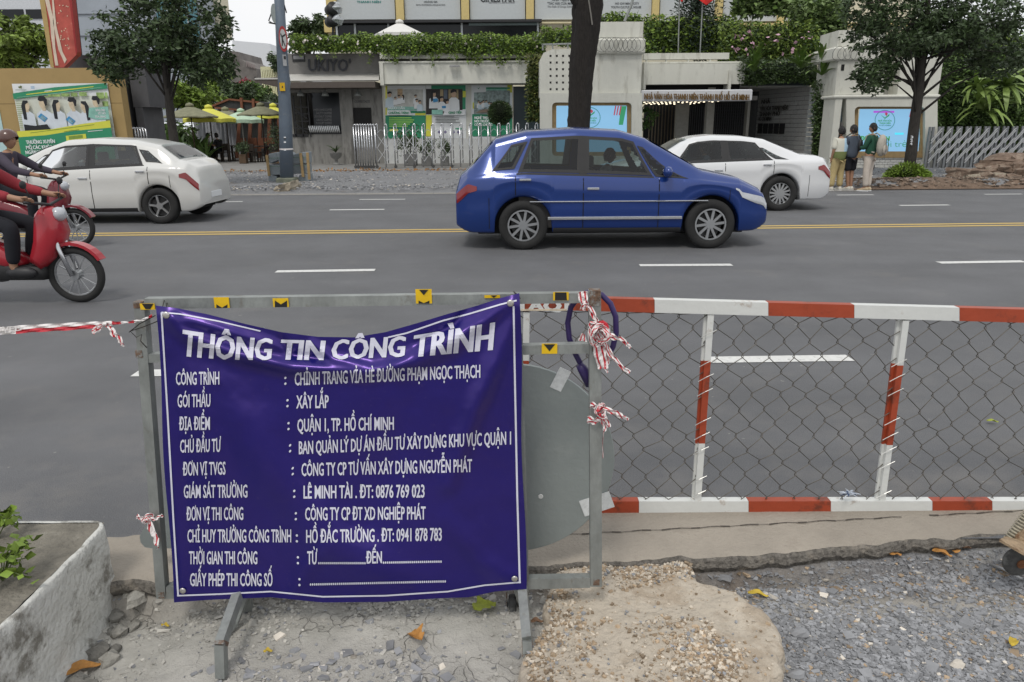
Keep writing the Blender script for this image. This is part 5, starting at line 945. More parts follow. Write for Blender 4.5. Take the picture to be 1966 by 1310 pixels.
for s, u0, u1, yy in (('NHÀ', .12, .30, 193), ('VĂN HÓA THANH NIÊN', .1, .66, 207), ('THÀNH PHỐ', .09, .52, 218), ('HỒ CHÍ MINH', .08, .36, 228)):
    zz = P(1500, yy, YW+1.5).z; a = Vector((A_.x, A_.y, 0)).lerp(Vector((B_.x, B_.y, 0)), u0)+wn*.1; b = Vector((A_.x, A_.y, 0)).lerp(Vector((B_.x, B_.y, 0)), u1)+wn*.1
    lettering(s, lambda u, v: (a.x+(b.x-a.x)*u, a.y+(b.y-a.y)*u, zz+.17*v-.08), mat('dark_wall_letters', (.05, .045, .04), .5), t, .05)
for k in range(5):
    zz = P(1500, 247, YW+1.5).z; onwall(.06+k*.115, .06+k*.115+.09, zz-.22, zz+.2).build('plaque', mat('dark_plaque', (.035, .035, .035), .4), t)
X_ = RECT(1400, 162, 1566, 168, YE); box('entry_ceiling', X_[0]+.02, P(1566, 166, YE).x, YE+.62, YE+5, zt_, zt_+.12, mat('pale_soffit', (.42, .42, .4), .8), t)
pr('planter_ledge', 1430, 122, 1566, 164, mat('dark_planter', (.03, .04, .04), .8), Y=YE+.3, d=.5)
# right pillar (leans a little with the lens only)
t = thing('gate_pillar', 'cream concrete gate pillar with the bright blue screen beside three standing men', 'pillar', (P(1700, 325, YP_).x, YP_, PZ))
YR = 27.4
def pr(n_, x0, y0, x1, y1, m=WHITE, Y=YR, d=.4, bev=0): return prect(n_, x0, y0, x1, y1, Y, d, m, t, bev)
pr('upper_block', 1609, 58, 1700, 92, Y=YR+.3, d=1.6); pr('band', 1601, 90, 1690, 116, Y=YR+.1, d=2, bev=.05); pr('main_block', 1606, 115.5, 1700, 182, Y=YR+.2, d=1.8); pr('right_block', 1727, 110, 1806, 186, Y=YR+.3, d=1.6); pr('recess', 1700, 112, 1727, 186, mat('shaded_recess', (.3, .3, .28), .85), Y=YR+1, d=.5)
pr('ledge', 1602, 182, 1806, 189, Y=YR-.05, d=1.2, bev=.04)
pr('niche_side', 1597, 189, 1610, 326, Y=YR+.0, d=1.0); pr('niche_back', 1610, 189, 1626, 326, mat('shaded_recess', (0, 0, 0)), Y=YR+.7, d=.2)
frame_poly('screen_surround', (1625, 188.5, 1800, 326), 1641, 205, 1776, 322, 9, YR, .35, WHITE, t)
frame_poly('screen_frame', (1636, 200, 1781, 303), 1648, 209.5, 1767, 291, 2, YR+.16, .1, FRM, t); prect('screen', 1647, 209, 1768, 292, YR+.22, .05, SCR, t)
q = RECT(1641, 302, 1778, 326, YR+.2)
BL2 = mat('white_brick', (.5, .5, .48), .85, var=.1, bump=.2, island=.12)
for r_ in range(5):
    for k in range(13):
        h = (q[3]-q[2])/5; w2 = (q[1]-q[0])/13; x0 = q[0]+k*w2-(w2/2 if r_ % 2 else 0); MB().box(max(q[0], x0)+.006, min(q[1], x0+w2)-.006, YR+.2+random.uniform(0, .012), YR+.4, q[2]+r_*h+.006, q[2]+(r_+1)*h-.006).build('brick', BL2, t)
box('brick_backing', q[0], q[1], YR+.26, YR+.45, q[2], q[3], mat('mortar', (0, 0, 0)), t)
put = layers(t, 0, YR+.215); put('screen_stripe', [(1759, 210), (1767, 210), (1759, 291), (1748, 291)], SCG); put('screen_block', rc(1677, 213, 1717, 217), SCP); put('screen_block', rc(1718, 255, 1735, 259), SCC)
for i in range(3): put('screen_stripe', [(1749+i*4, 210), (1751+i*4, 210), (1747+i*4, 225), (1745.5+i*4, 225)], SCRD if i != 1 else SCW)
logo(t, 1699, 231, 19.5, YR+.19); sign_text('ĐIỂM HẸN', 1651, 262, 1708, 270.5, YR+.19, mat('led_green_type', (.02, .2, .03), .4, emit=(.06, .26, .07), estr=.8), t, .05, italic=.1); sign_text('tuổi trẻ', 1682, 271, 1741, 282.5, YR+.19, SCG, t, -.01)
pr('lamp_hole', 1615, 124, 1621, 136, BLACKM, Y=YR+.19, d=.05)
coil(0, 1606, 1650, 103, 13, YR-.05, 4, 'coil of razor wire on the band of the right-hand screen pillar')
q = P(1618, 246, YR+.4); o = thing('wall_telephone', 'dark wall device hanging in the niche beside the three men', 'intercom', (q.x, q.y, q.z-.5)); MB().blob((q.x, q.y, q.z+.05), (.16, .16, .2), .05, 10).build('hood', mat('dull_grey_plastic', (.12, .12, .12), .5), o, True); MB().box(q.x-.12, q.x+.12, q.y-.05, q.y+.2, q.z-.75, q.z).build('device_body', BLACK, o)
# -- folding gate on the right
t = thing('folding_gate', 'dull grey folding gate in front of the green hedge at the right edge', 'gate', (P(1880, 320, 27.2).x, 27.2, PZ)); YG2 = 27.2
GS = mat('dull_silver', (.20, .21, .22), .5, metal=.35, var=.15); GS2 = mat('brushed_silver', (.62, .63, .64), .4, metal=.5, var=.1)
zt2 = P(1880, 243, YG2).z; zb2 = P(1880, 322, YG2).z; xs_ = [P(1783+i*17.6, 290, YG2).x for i in range(15)]
for x in xs_:
    for d_ in (-.06, .06): MB().box(x+d_-.035, x+d_+.035, YG2-.02, YG2+.05, max(zb2, .1), zt2, .008).build('post', GS, t)
for a, b in zip(xs_, xs_[1:]):
    H = zt2-zb2; 
    for k in range(3):
        z0 = zb2+.12*H+k*H*.24; z1 = z0+H*.30
        for s in (0, .085): MB().bar((a, YG2-.05, z0+s), (b, YG2-.05, z1+s), .02, .045, (0, 1, 0)).build('cross_bar', GS2, t)
        MB().bar((a, YG2+.07, z1), (b, YG2+.07, z0), .02, .045, (0, 1, 0)).build('cross_bar', GS, t)
box('gate_plinth', xs_[0], 22.5, YG2+.4, YG2+.6, PZ, .45, mat('white_lower_wall', (0, 0, 0)), t)
# -- yellow building behind with white panels
YY = 42.0
t = thing('yellow_building', 'cream yellow building with pale panels between columns above the roof garden', 'building', (P(1100, 60, YY).x, YY, PZ))
YBM = mat('yellow_render', (.58, .46, .20), .8, var=.08); PAN = mat('pale_roller_panel', (.47, .50, .51), .6, var=.04); 
def pr(n_, x0, y0, x1, y1, m=YBM, Y=YY, d=.5): return prect(n_, x0, y0, x1, y1, Y, d, m, t)
q = RECT(625, -120, 1760, 200, YY+.6); box('main_wall', q[0]+.1, q[1], YY+.6, YY+12, PZ, q[3], mat('cream_wall', (.62, .58, .45), .85), t)
cols = [(622, 641), (757, 772), (884, 899), (1010, 1025), (1135, 1145), (1255, 1268), (1378, 1391), (1604, 1621), (1500, 1512)]
for a, b in cols: pr('column', a, -130, b, 40 if a < 1100 else 62, d=.5)
pr('column', 622, 38, 641, 62)
edges = sorted(cols)
for (a, b), (c, d_) in zip(edges, edges[1:]):
    q = RECT(b+2, -130, c-2, 37.5 if b < 1100 else 41, YY+.25); n = 1; box('wall_panel', q[0], q[1], YY+.25, YY+.4, q[2], q[3], PAN, t)
pr('window_band_lintel', 640, 38, 1040, 43, BLACK, Y=YY-.3, d=.6); pr('window_glass', 642, 43, 1036, 80, GLASS, Y=YY+.2, d=.1); pr('window_header', 900, 43.2, 1036, 49, mat('greenish_glass', (.2, .26, .26), .3), Y=YY+.12, d=.05)
for x in (645, 680, 744, 885, 1031): pr('window_mullion', x, 43, x+3.5, 80, PAN, Y=YY+.05, d=.12)
pr('ledge', 1040, 41, 1400, 44, BEIGE, Y=YY-.1, d=.4); pr('ledge', 1391, 44, 1760, 52, YBM, Y=YY-.1, d=.4)
GL = mat('grey_print', (.12, .13, .14), .5)
for (s, x0, x1, y0, y1, m_) in (('THANH NIÊN', 685, 731, 2, 6, mat('teal_print', (.04, .22, .2), .5)), ('HOÀNG GIA', 814, 840, 2, 5.5, GL), ('ROYAL PROFESSIONAL ENGLISH SCHOOL', 799, 855, 8, 11, mat('pale_grey_print', (.25, .26, .27), .5)), ('CINESTAR', 922, 988, -12, 4, TEXTD), ('BE HAPPY, BE A STAR', 939, 988, 3, 6.5, mat('pale_grey_print', (0, 0, 0))), ('NHÀ TRIỂN LÃM', 1060, 1106, -3, 2, GL), ('"TÁC HẠI CỦA MA TÚY"', 1051, 1112, 4.5, 9, GL), ('The Evils of Drugs Exhibition', 1051, 1108, 11, 14.5, mat('pale_grey_print', (0, 0, 0))), ('HO CHI MINH CITY', 1181, 1227, 5, 9, GL), ('YOUTH CULTURAL HOUSE', 1173, 1231, 12, 16, GL)):
    sign_text(s, x0, y0, x1, y1, YY+.24, m_, t, .03)
prect('hanging_notice', 1544, -20, 1592, 5, YY+.1, .05, GREEN, t); sign_text('VĂN NGHỆ THUẬT', 1548, -3, 1588, 2, YY+.05, PWH, t, .05); sign_text('TALENT AND ARTS', 1552, 7, 1586, 12, YY+.23, mat('teal_print', (0, 0, 0)), t, .02)
# two spotlights wrapped in plastic on the roof corner
t = thing('stage_lights', 'two black spotlights wrapped in clear plastic on a stand at the roof corner', 'spotlights', tuple(P(640, 75, 33.5)))
MB().tube([P(639, 80, 33.5), P(640, 20, 33.5)], .05, 6).build('stand', BLACK, t)
WRAP = mat('crumpled_clear_plastic', (.38, .4, .42), .25, var=.6, scale=8)
for y in (20, 43):
    c_ = P(637, y, 33.4); MB().tube([c_+Vector((-.15, .1, 0)), c_+Vector((.12, -.25, .05))], [.2, .26], 12).build('lamp_head', BLACK, t, True); MB().blob(c_+Vector((.15, 0, .08)), (.33, .3, .26), .2, 9).build('plastic_wrap', WRAP, t)
# white parasol on the roof
t = thing('parasol', 'white parasol rising from the leafy roof garden above the kiosk', 'parasol', tuple(P(767, 82, 35.5)))
def parasol(t, px, ytop, yrim, x0, x1, Y, m_, n=8, drop=.12, pole_to=None, pm=None, ribs=True):
    a = P(px, ytop, Y); r_ = (P(x1, yrim, Y).x-P(x0, yrim, Y).x)/2; zr = P(px, yrim, Y).z; vs = [(a.x, Y, a.z)]; fs = []
    for j, q in enumerate((.12, .4, .7, 1.0)):
        for i in range(n*4):
            an = 2*math.pi*i/(n*4); sc = 1-.05*(1-abs(math.cos(an*n/2)))*q; zz = a.z+(zr-a.z)*(q**1.05)+.03*q*(abs(math.sin(an*n/2))); vs.append((a.x+r_*q*sc*math.cos(an), Y+r_*q*sc*math.sin(an), zz))
    m4 = n*4; fs += [(0, 1+i, 1+(i+1) % m4) for i in range(m4)]+[(1+j*m4+i, 1+(j+1)*m4+i, 1+(j+1)*m4+(i+1) % m4, 1+j*m4+(i+1) % m4) for j in range(3) for i in range(m4)]
    k = len(vs)
    for i in range(m4): x, y, z = vs[1+3*m4+i]; vs.append((x, y, z-drop))
    fs += [(1+3*m4+i, 1+3*m4+(i+1) % m4, k+(i+1) % m4, k+i) for i in range(m4)]
    fin('canopy', vs, fs, m_, t); zb = PZ if pole_to is None else pole_to; MB().tube([(a.x, Y, zb), (a.x, Y, a.z+.06)], .03, 8).build('pole', pm or mat('dark_wood_pole', (.06, .04, .03), .7), t, True)
    if ribs:
        for i in range(n): an = 2*math.pi*i/n+.01; MB().bar((a.x+.05*math.cos(an), Y+.05*math.sin(an), a.z-.08), (a.x+r_*.97*math.cos(an), Y+r_*.97*math.sin(an), zr-.03), .02, .03).build('rib', mat('dark_wood_pole', (.06, .04, .03), .7), t)
    MB().lathe([(.02, .1), (.16, .04), (.19, -.06), (.1, -.09)], (a.x, Y, a.z+.03), 12).build('cap', m_, t, True)
parasol(t, 767, 43, 68, 718, 816, 35.5, mat('white_canvas', (.66, .65, .62), .8, var=.04), pole_to=4.6)
# ------------------------------------------------ LEFT: tan hoarding, alley, cafe garden
YT = 25.5
TAN = mat('tan_painted_wall', (.36, .25, .105), .75, var=.07, scale=1.2, bump=.1, stain=(.24, .17, .08), samt=.4, sscale=1)
t = thing('tan_wall', 'tan painted wall carrying the large green student poster at the left edge', 'wall', (P(110, 320, YT).x, YT, PZ))
q0 = P(-220, 130, YT); q1 = P(238, 130, YT); q2 = P(238, 330, YT); zt_ = q1.z; xe = P(243, 250, YT).x
MB().box(-24, xe, YT, YT+.4, PZ-.1, zt_).build('wall_face', TAN, t)
for zz in (P(50, 200, YT).z, P(50, 272, YT).z): box('wall_joint', -24, xe-.01, YT-.003, YT, zz, zz+.02, mat('joint_brown', (.2, .14, .06), .8), t)
q = P(50, 272, YT); 
for x in (52, 232): box('wall_joint', P(x, 300, YT).x, P(x, 300, YT).x+.02, YT-.004, YT, PZ, P(50, 272, YT).z, mat('joint_brown', (0, 0, 0)), t)
YTP = YT-.03
def quadr(x, y):      # poster coordinates (0..1) -> pixel, the sheet leans with the lens
    top = (22.5+(208-22.5)*x, 160+0*x); bot = (49.5+(224.5-49.5)*x, 306+(-30+30)*x); return (top[0]+(bot[0]-top[0])*y, top[1]+(bot[1]-top[1])*y)
XL = P(36, 233, YTP).x; XR = P(217, 233, YTP).x; ZTp = P(120, 160.5, YTP).z; ZBp = P(120, 306, YTP).z
p_ = thing('poster', 'large green and white student poster on the tan wall', 'poster', ((XL+XR)/2, YTP, ZBp))
lay = [0]
def put(n_, pts, m_):
    lay[0] += 1; Y = YTP-.003*lay[0]; mb = MB(); mb.xz([(XL+(XR-XL)*a, ZTp+(ZBp-ZTp)*b) for a, b in pts], Y, Y+.002); return mb.build(n_, m_, p_)
R4 = lambda x0, y0, x1, y1: [(x0, y0), (x1, y0), (x1, y1), (x0, y1)]
put('paper', R4(0, 0, 1, 1), PWH); put('printed_photo', R4(.005, .16, .995, .62), mat('poster_photo_white', (.62, .64, .56), .5, var=.12, scale=1.5))
for k in range(14): put('printed_blind', R4(.006, .22+k*.027, .085, .228+k*.027), mat('poster_blind', (.35, .42, .22), .5))
put('printed_band', [(0, .125), (.45, .05), (1, .0), (1, .07), (.6, .11), (.3, .155), (0, .20)], GREEN); put('printed_stroke', [(.14, .135), (.5, .085), (.86, .04), (.86, .05), (.5, .10), (.14, .145)], YEL); put('printed_stroke', [(.04, .175), (.5, .12), (.95, .05), (.95, .055), (.5, .128), (.04, .18)], mat('poster_light_green', (.25, .5, .35), .5)); put('printed_stroke', [(.34, .095), (.42, .085), (.42, .094), (.34, .104)], PWH)
for x0, x1, y0, y1 in ((.37, .50, .14, .17), (.51, .60, .13, .17), (.61, .68, .12, .17), (.70, .78, .115, .165), (.88, .96, .12, .20), (.97, .995, .12, .2), (.93, .99, .235, .30), (.28, .38, .165, .18)): put('printed_window', R4(x0, y0, x1, y1), PGLEAF)
put('printed_logo', [(.075, .04), (.095, .035), (.105, .025), (.12, .035), (.11, .065), (.085, .06)], mat('print_olive', (.12, .14, .06), .5)); put('printed_text_line', R4(.045, .077, .16, .085), mat('print_grey_green', (.2, .28, .24), .5)); put('printed_text_line', R4(.21, .035, .25, .04), PBL); put('printed_text_line', R4(.21, .048, .25, .053), PBL); put('printed_text_line', R4(.21, .061, .25, .066), PBL)
SHIRT = mat('print_shirt_white', (.60, .65, .70), .5, var=.1, scale=3); SK2 = mat('print_skin', (.56, .46, .32), .5, var=.2, scale=6)
def stud(x, y, s, long, face=1, book=None, low=.60):
    ns = .062*s
    put('printed_shirt', [(x-ns*1.15, low), (x-ns*1.1, y+ns*2.6), (x-ns*.35, y+ns*1.9), (x+ns*.35, y+ns*1.9), (x+ns*1.1, y+ns*2.6), (x+ns*1.2, low)], SHIRT)
    put('printed_neck', [(x-ns*.22, y+ns*1.2), (x+ns*.25, y+ns*1.2), (x+ns*.3, y+ns*2.1), (x-ns*.2, y+ns*2.1)], SK2)
    put('printed_face', [(x+face*ns*.12+ns*.42*math.cos(a), y+ns*.75+ns*.95*math.sin(a)) for a in [i*.6283 for i in range(10)]], SK2)
    if long: put('printed_hair', [(x-face*ns*.75, y+ns*3.6), (x-face*ns*.85, y+ns*.8), (x-face*ns*.45, y-ns*.35), (x+face*ns*.35, y-ns*.35), (x+face*ns*.42, y+ns*.05), (x-face*ns*.15, y+ns*.5), (x-face*ns*.2, y+ns*1.8), (x-face*ns*.25, y+ns*3.7)], PBLK)
    else: put('printed_hair', [(x-face*ns*.55, y+ns*1.1), (x-face*ns*.7, y+ns*.1), (x-face*ns*.35, y-ns*.5), (x+face*ns*.4, y-ns*.5), (x+face*ns*.62, y+ns*.15), (x+face*ns*.3, y+ns*.4), (x-face*ns*.15, y+ns*.35), (x-face*ns*.3, y+ns*1.2)], PBLK)
    if book: a, b = book; put('printed_book', [(a, b+.03), (a+.04, b-.015), (a+.1, b+.05), (a+.06, b+.10)], PBL); put('printed_book_cover', [(a+.02, b+.045), (a+.05, b+.01), (a+.085, b+.055), (a+.06, b+.085)], mat('print_book_pattern', (.2, .35, .42), .5, var=.6, scale=12))
stud(.13, .24, 1.0, 1, 1); stud(.31, .20, 1.2, 0, -1, (.235, .40)); stud(.46, .235, 1.0, 1, 1); stud(.625, .215, 1.15, 0, -1, (.53, .44)); stud(.745, .255, 1.0, 1, -1); stud(.88, .20, 1.05, 0, -1)
put('printed_trousers', [(.085, .53), (.2, .55), (.33, .53), (.36, .60), (.085, .62)], PBLK)
put('printed_panel', [(.8, .32), (1, .305), (1, .47), (.86, .475), (.78, .44)], mat('poster_teal_fade', (.25, .5, .42), .5)); 
for i, (s, x0) in enumerate((('BẢN LĨNH', .87), ('KẾT NỐI', .89), ('TỎA SÁNG', .85))): lettering(s, lambda u, v, x0=x0, i=i: (XL+(XR-XL)*(x0+(.965-x0)*u), YTP-.003*lay[0]-.004, ZTp+(ZBp-ZTp)*(.365+.042*i-.026*v)), PWH, p_, .04)
put('printed_band', [(0, .62), (.35, .60), (.7, .53), (1, .485), (1, .58), (.6, .62), (.3, .675), (0, .70)], YEL); put('printed_band', [(0, .70), (.3, .675), (.6, .62), (1, .58), (1, 1), (0, 1)], GREEN)
put('printed_stroke', [(.14, .64), (.5, .585), (.83, .535), (.83, .541), (.5, .592), (.14, .646)], mat('poster_olive', (.2, .3, .05), .5)); put('printed_stroke', [(.5, .625), (.66, .60), (.66, .607), (.5, .632)], mat('poster_olive', (0, 0, 0))); put('printed_stroke', [(.75, .625), (.91, .61), (.91, .617), (.75, .634)], PWH)
put('printed_button', [(.51, .685), (.725, .66), (.725, .735), (.51, .76)], YEL); put('printed_button_text', [(.54, .69), (.69, .674), (.69, .715), (.54, .735)], mat('poster_olive', (0, 0, 0)))
for (x0, y0, x1, y1) in ((.56, .765, .78, .835), (.53, .85, .76, .92)):
    put('printed_box', R4(x0, y0, x1, y1), mat('poster_light_green', (0, 0, 0))); put('printed_box', R4(x0+.006, y0+.008, x1-.006, y1-.008), GREEN); put('printed_text_line', R4(x0+.05, y0+.02, x1-.05, y0+.045), PWH)
put('printed_stroke', R4(.29, .875, .39, .881), PWH)
for s, x0, x1, yb in (('THƯỜNG XUYÊN', .085, .39, .79), ('MỞ CÁC KHÓA HỌC', .075, .455, .86), ('NGẮN HẠN', .06, .275, .925)): lettering(s, lambda u, v, x0=x0, x1=x1, yb=yb: (XL+(XR-XL)*(x0+(x1-x0)*u), YTP-.003*lay[0]-.003, ZTp+(ZBp-ZTp)*(yb-.012*u-.046*v)), PWH, p_, .05)
o = prect('poster', -150, 200, 7, 309, YT-.02, .015, mat('pale_cyan_print', (.42, .58, .58), .5, var=.1), None); tag(o, 'pale cyan poster cut off by the left photo edge on the tan wall', 'poster')
# grey end wall with recess, hoop rack
t = thing('grey_end_wall', 'dark grey rendered wall end with a recess next to the tan wall', 'wall', (P(262, 300, 26.5).x, 26.5, PZ)); GE = mat('dark_grey_render', (.085, .085, .09), .9, var=.15, scale=2)
def pr(n_, x0, y0, x1, y1, m=GE, Y=26.4, d=1.5): return prect(n_, x0, y0, x1, y1, Y, d, m, t)
pr('wall_face', 228, 120, 250, 330); pr('wall_face', 250.3, 120, 282, 206); pr('wall_face', 268, 206.3, 282, 330); pr('recess_back', 250, 206, 268, 330, BLACKM, Y=26.8)
t = thing('hoop_rack', 'row of bent stainless steel hoops standing against the dark grey wall end', 'bike rack', (P(262, 290, 26.2).x, 26.2, PZ))
for k in range(5):
    x = 252+k*5; zt2 = P(x, 245, 26).z; a = P(x, 280, 26.2); MB().tube([(a.x, 26.2, PZ), (a.x, 26.2, zt2-.2), (a.x+.03, 26.15, zt2-.05), (a.x+.15, 26.1, zt2), (a.x+.28, 26.05, zt2-.06), (a.x+.31, 26.0, zt2-.22), (a.x+.31, 26.0, zt2-.5)], .022, 6).build('hoop', CHROME, t, True)
# dark wrapped post in the alley
o = MB().tube([P(292, 330, 28), P(290, 260, 28), P(294, 200, 28), P(290, 150, 28)], [.32, .36, .3, .33], 9).build('wrapped_stack', mat('black_plastic_wrap', (.018, .018, .02), .35, var=.4, bump=.8, bscale=6), None, True); tag(o, 'tall bundle wrapped in black plastic beside the dark grey wall', 'bundle')
# grey-blue building behind the left tree and big red advert
t = thing('grey_office_block', 'tall grey building rising behind the left street tree', 'building', (P(200, 100, 60).x, 60, 0)); GB = mat('blue_grey_cladding', (.30, .33, .37), .6, var=.1, scale=.8)
def pr(n_, x0, y0, x1, y1, m=GB, Y=60, d=8): return prect(n_, x0, y0, x1, y1, Y, d, m, t)
pr('facade', 140, -150, 385, 235, d=3); pr('side_wall', 385, -150, 412, 70, mat('cream_wall', (0, 0, 0)), Y=63.2, d=2.5); pr('glass_bay', 300, -60, 378, 110, mat('teal_glass', (.06, .16, .19), .2, var=.3), Y=59.8, d=.1)
for k in range(6): pr('panel_joint', 141, -100+k*42, 300, -99+k*42, mat('joint_grey', (.15, .16, .18), .7), Y=59.9, d=.08)
for x in (320, 340, 358): pr('glass_mullion', x, -60, x+1.5, 110, PAN, Y=59.7, d=.08)
t = thing('white_tower', 'white building with dark ribbon windows at the top left corner', 'building', (P(30, 100, 75).x, 75, 0))
def pr(n_, x0, y0, x1, y1, m=mat('white_cladding', (.55, .57, .6), .6), Y=75, d=8): return prect(n_, x0, y0, x1, y1, Y, d, m, t)
pr('facade', -300, -200, 150, 240); 
for y in (-40, 18, 76):
    for x in (-60, -5, 50): pr('window', x, y, x+50, y+18, GLASS, Y=74.9, d=.08)
YV = 30.0
t = thing('advert_board', 'tall red advertising board in a steel frame above the tan wall', 'billboard', tuple(P(120, 135, YV)))
RED = mat('advert_red', (.42, .08, .06), .5, var=.35, scale=1.6, stain=(.62, .5, .4), samt=.9, sscale=.8, spos=.56)
def slab(n_, pts, Y, d, m_, par=t): mb = MB(); ppoly(mb, pts, Y, d); return mb.build(n_, m_, par)
slab('printed_face', [(78, -60), (125, -60), (147, 105), (122, 130), (104, 130)], YV, .3, RED); slab('yellow_edge', [(66, -60), (77.6, -60), (103.6, 130), (97, 130)], YV-.02, .3, mat('ochre_edge', (.42, .30, .12), .6)); slab('red_edge', [(125.5, -60), (131, -60), (148, 100), (146, 108)], YV-.03, .3, mat('deep_red_edge', (.28, .02, .02), .4))
WS = mat('advert_white', (.62, .52, .42), .5, var=.2, scale=2)
for pts in ([(84, -10), (92, -10), (103, 40), (106, 90), (112, 126), (106, 126), (98, 70), (96, 40)], [(100, 0), (103, 0), (108, 50), (120, 100), (128, 115), (124, 122), (112, 95), (102, 45)]): slab('printed_swirl', pts, YV-.02, .01, WS)
gg = np.random.default_rng(9)
for k in range(26): x = 118+gg.uniform(-8, 14); y = gg.uniform(5, 95); mb = MB(); ppoly(mb, [(x-.9, y-.9), (x+.9, y-1), (x+1, y+.9), (x-.8, y+1)], YV-.015, .01); mb.build('printed_spark', mat('advert_spark', (.7, .55, .4), .5), t)
for x0, x1 in ((132, 150), (138, 156)): MB().tube([P(x0, -60, YV+.6), P(x1, 106, YV+.6)], .045, 5).build('steel_post', BLACK, t)
for k in range(9): a = k/8; MB().tube([P(132+18*a, -60+166*a, YV+.6), P(138+18*a, -62+166*a, YV+1.2)], .03, 4).build('rung', BLACK, t)
slab('rear_box', [(128, 130), (149, 106), (183, 106), (183, 132)], YV+1.3, 1.5, mat('dark_steel', (.06, .06, .065), .4))
# distant ruin and white gable
t = thing('white_gable_house', 'white blank gable of a far house left of the street lamp', 'house', (P(490, 130, 110).x, 110, 0)); mb = MB(); ppoly(mb, [(446, 78), (517, 84), (529, 132), (529, 240), (446, 240)], 110, 10); mb.build('wall', mat('bright_white_wall', (.68, .70, .73), .7, var=.03), t)
t = thing('grey_ruin', 'weathered grey stepped building in front of the far white gable', 'house', (P(465, 140, 90).x, 90, 0)); mb = MB(); ppoly(mb, [(430, 100), (444, 98), (458, 100), (462, 114), (472, 120), (478, 127), (493, 132), (500, 240), (430, 240)], 90, 8); mb.build('wall', mat('weathered_grey_wall', (.17, .155, .145), .9, var=.35, scale=.5, stain=(.07, .06, .055), samt=.8, sscale=.4), t)
for x in range(474, 492, 3): MB().tube([P(x, 118+(x-474)*.5, 89.9), P(x, 128+(x-474)*.3, 89.9)], .06, 4).build('roof_railing', mat('rail_grey', (.3, .25, .24), .7), t)
prect('small_window', 488, 148, 491, 153, 89.9, .1, BLACKM, t)
t = thing('balcony_house', 'pale yellow louvred balcony showing under the kiosk canopy', 'house', tuple(P(520, 200, 60))); CR = mat('cream_louvre', (.60, .58, .38), .7)
def pr(n_, x0, y0, x1, y1, m=CR, Y=60, d=.15): return prect(n_, x0, y0, x1, y1, Y, d, m, t)
pr('wall', 505, 128, 553, 240, Y=61, d=4); pr('balcony_slab', 498, 181, 553, 187, Y=59, d=2)
for k in range(16): pr('louvre', 503+k*3.2, 134, 504.8+k*3.2, 182, mat('cream_louvre_light', (.68, .67, .47), .7), Y=60, d=.2)
# garden pavilion roof, posts, curtain, counter
RB = mat('red_brown_wood', (.17, .065, .035), .7, var=.2, scale=6)
t = thing('garden_pavilion', 'cafe pavilion with red-brown leaning posts, dark roof and a grey curtain', 'pavilion', (P(450, 290, 40).x, 40, PZ)); YC = 40.0
mb = MB(); ppoly(mb, [(404, 207), (412, 201), (440, 191), (498, 195), (530, 200), (530, 213), (470, 210)], YC, 5); mb.build('roof', mat('dark_roof_sheet', (.035, .037, .038), .7), t)
for a, b in (((402, 206), (440, 191)), ((440, 191), (498, 197)), ((412, 207), (465, 212))): MB().bar(P(*a, YC-.05), P(*b, YC-.05), .09, .09).build('roof_edge', RB, t)
for a, b in (((463, 188), (465, 212)), ((486, 190), (487, 210))): MB().bar(P(*a, YC-.1), P(*b, YC-.1), .12, .12).build('roof_strut', RB, t)
for (x0, x1, y0) in ((460, 454, 232), (481, 477, 232), (500, 497, 226), (518, 514, 226), (536, 532, 226)): MB().bar(P(x0, y0, YC-.2), (P(x1, 298, YC-.2).x, YC-.2, PZ), .16, .12, (0, 1, 0)).build('post', RB, t)
for x0, x1 in ((456, 472), (480, 493), (500, 512), (518, 527)): q = RECT(x0, 265, x1, 285, YC-.3); box('counter_panel', q[0], q[1], YC-.3, YC-.2, q[2], q[3], RB, t)
q = RECT(455, 222, 560, 300, YC+2); box('back_wall', q[0], q[1], YC+2, YC+2.2, PZ, q[3], mat('pavilion_back', (.10, .10, .095), .8, var=.5, scale=.8), t)
vs = []; 
for j in range(9):
    for i in range(61): 
        s = i/60; x = P(372+s*84, 255, 41).x; z = P(410, 224, 41).z*(1-j/8)+PZ*(j/8); vs.append((x+.04*math.sin(j*.5+i), 41+.14*math.sin(i*1.25+.2*j)+.05*math.sin(i*2.9), z))
fin('curtain', vs, [(j*61+i, (j+1)*61+i, (j+1)*61+i+1, j*61+i+1) for j in range(8) for i in range(60)], mat('grey_curtain', (.30, .31, .33), .9, var=.1), t, smooth=True)
# cafe parasols
BAM = mat('woven_straw', (.21, .21, .135), .85, var=.3, scale=6, stain=(.12, .11, .07), samt=.6, sscale=4, squash=(1, 1, 8)); CYEL = mat('yellow_canvas', (.62, .60, .09), .7, var=.05); CMINT = mat('mint_canvas', (.42, .56, .42), .7)
for (px, yt, yr, x0, x1, Y, m_, lab) in ((364, 203, 225, 318, 420, 34.5, BAM, 'straw parasol with a dark pole, leftmost in the cafe garden'), (400, 206, 229, 350, 449, 36.5, CYEL, 'bright yellow parasol just right of the leftmost straw one'), (432, 210, 227, 405, 472, 38.5, BAM, 'smaller straw parasol in the middle behind the yellow one'), (462, 213, 231, 420, 503, 37.6, CMINT, 'pale mint green parasol between the straw parasols'), (500, 202, 221, 455, 547, 35.5, BAM, 'straw parasol beside the blue-grey lamp post'), (524, 203, 222, 492, 556, 38.6, CYEL, 'yellow parasol mostly hidden behind the lamp post')):
    t = thing('parasol', lab, 'parasol', (P(px, 290, Y).x, Y, PZ)); parasol(t, px, yt, yr, x0, x1, Y, m_, drop=.05 if m_ is BAM else .16, pm=mat('white_pole', (.45, .45, .43), .6) if m_ is CMINT else None)
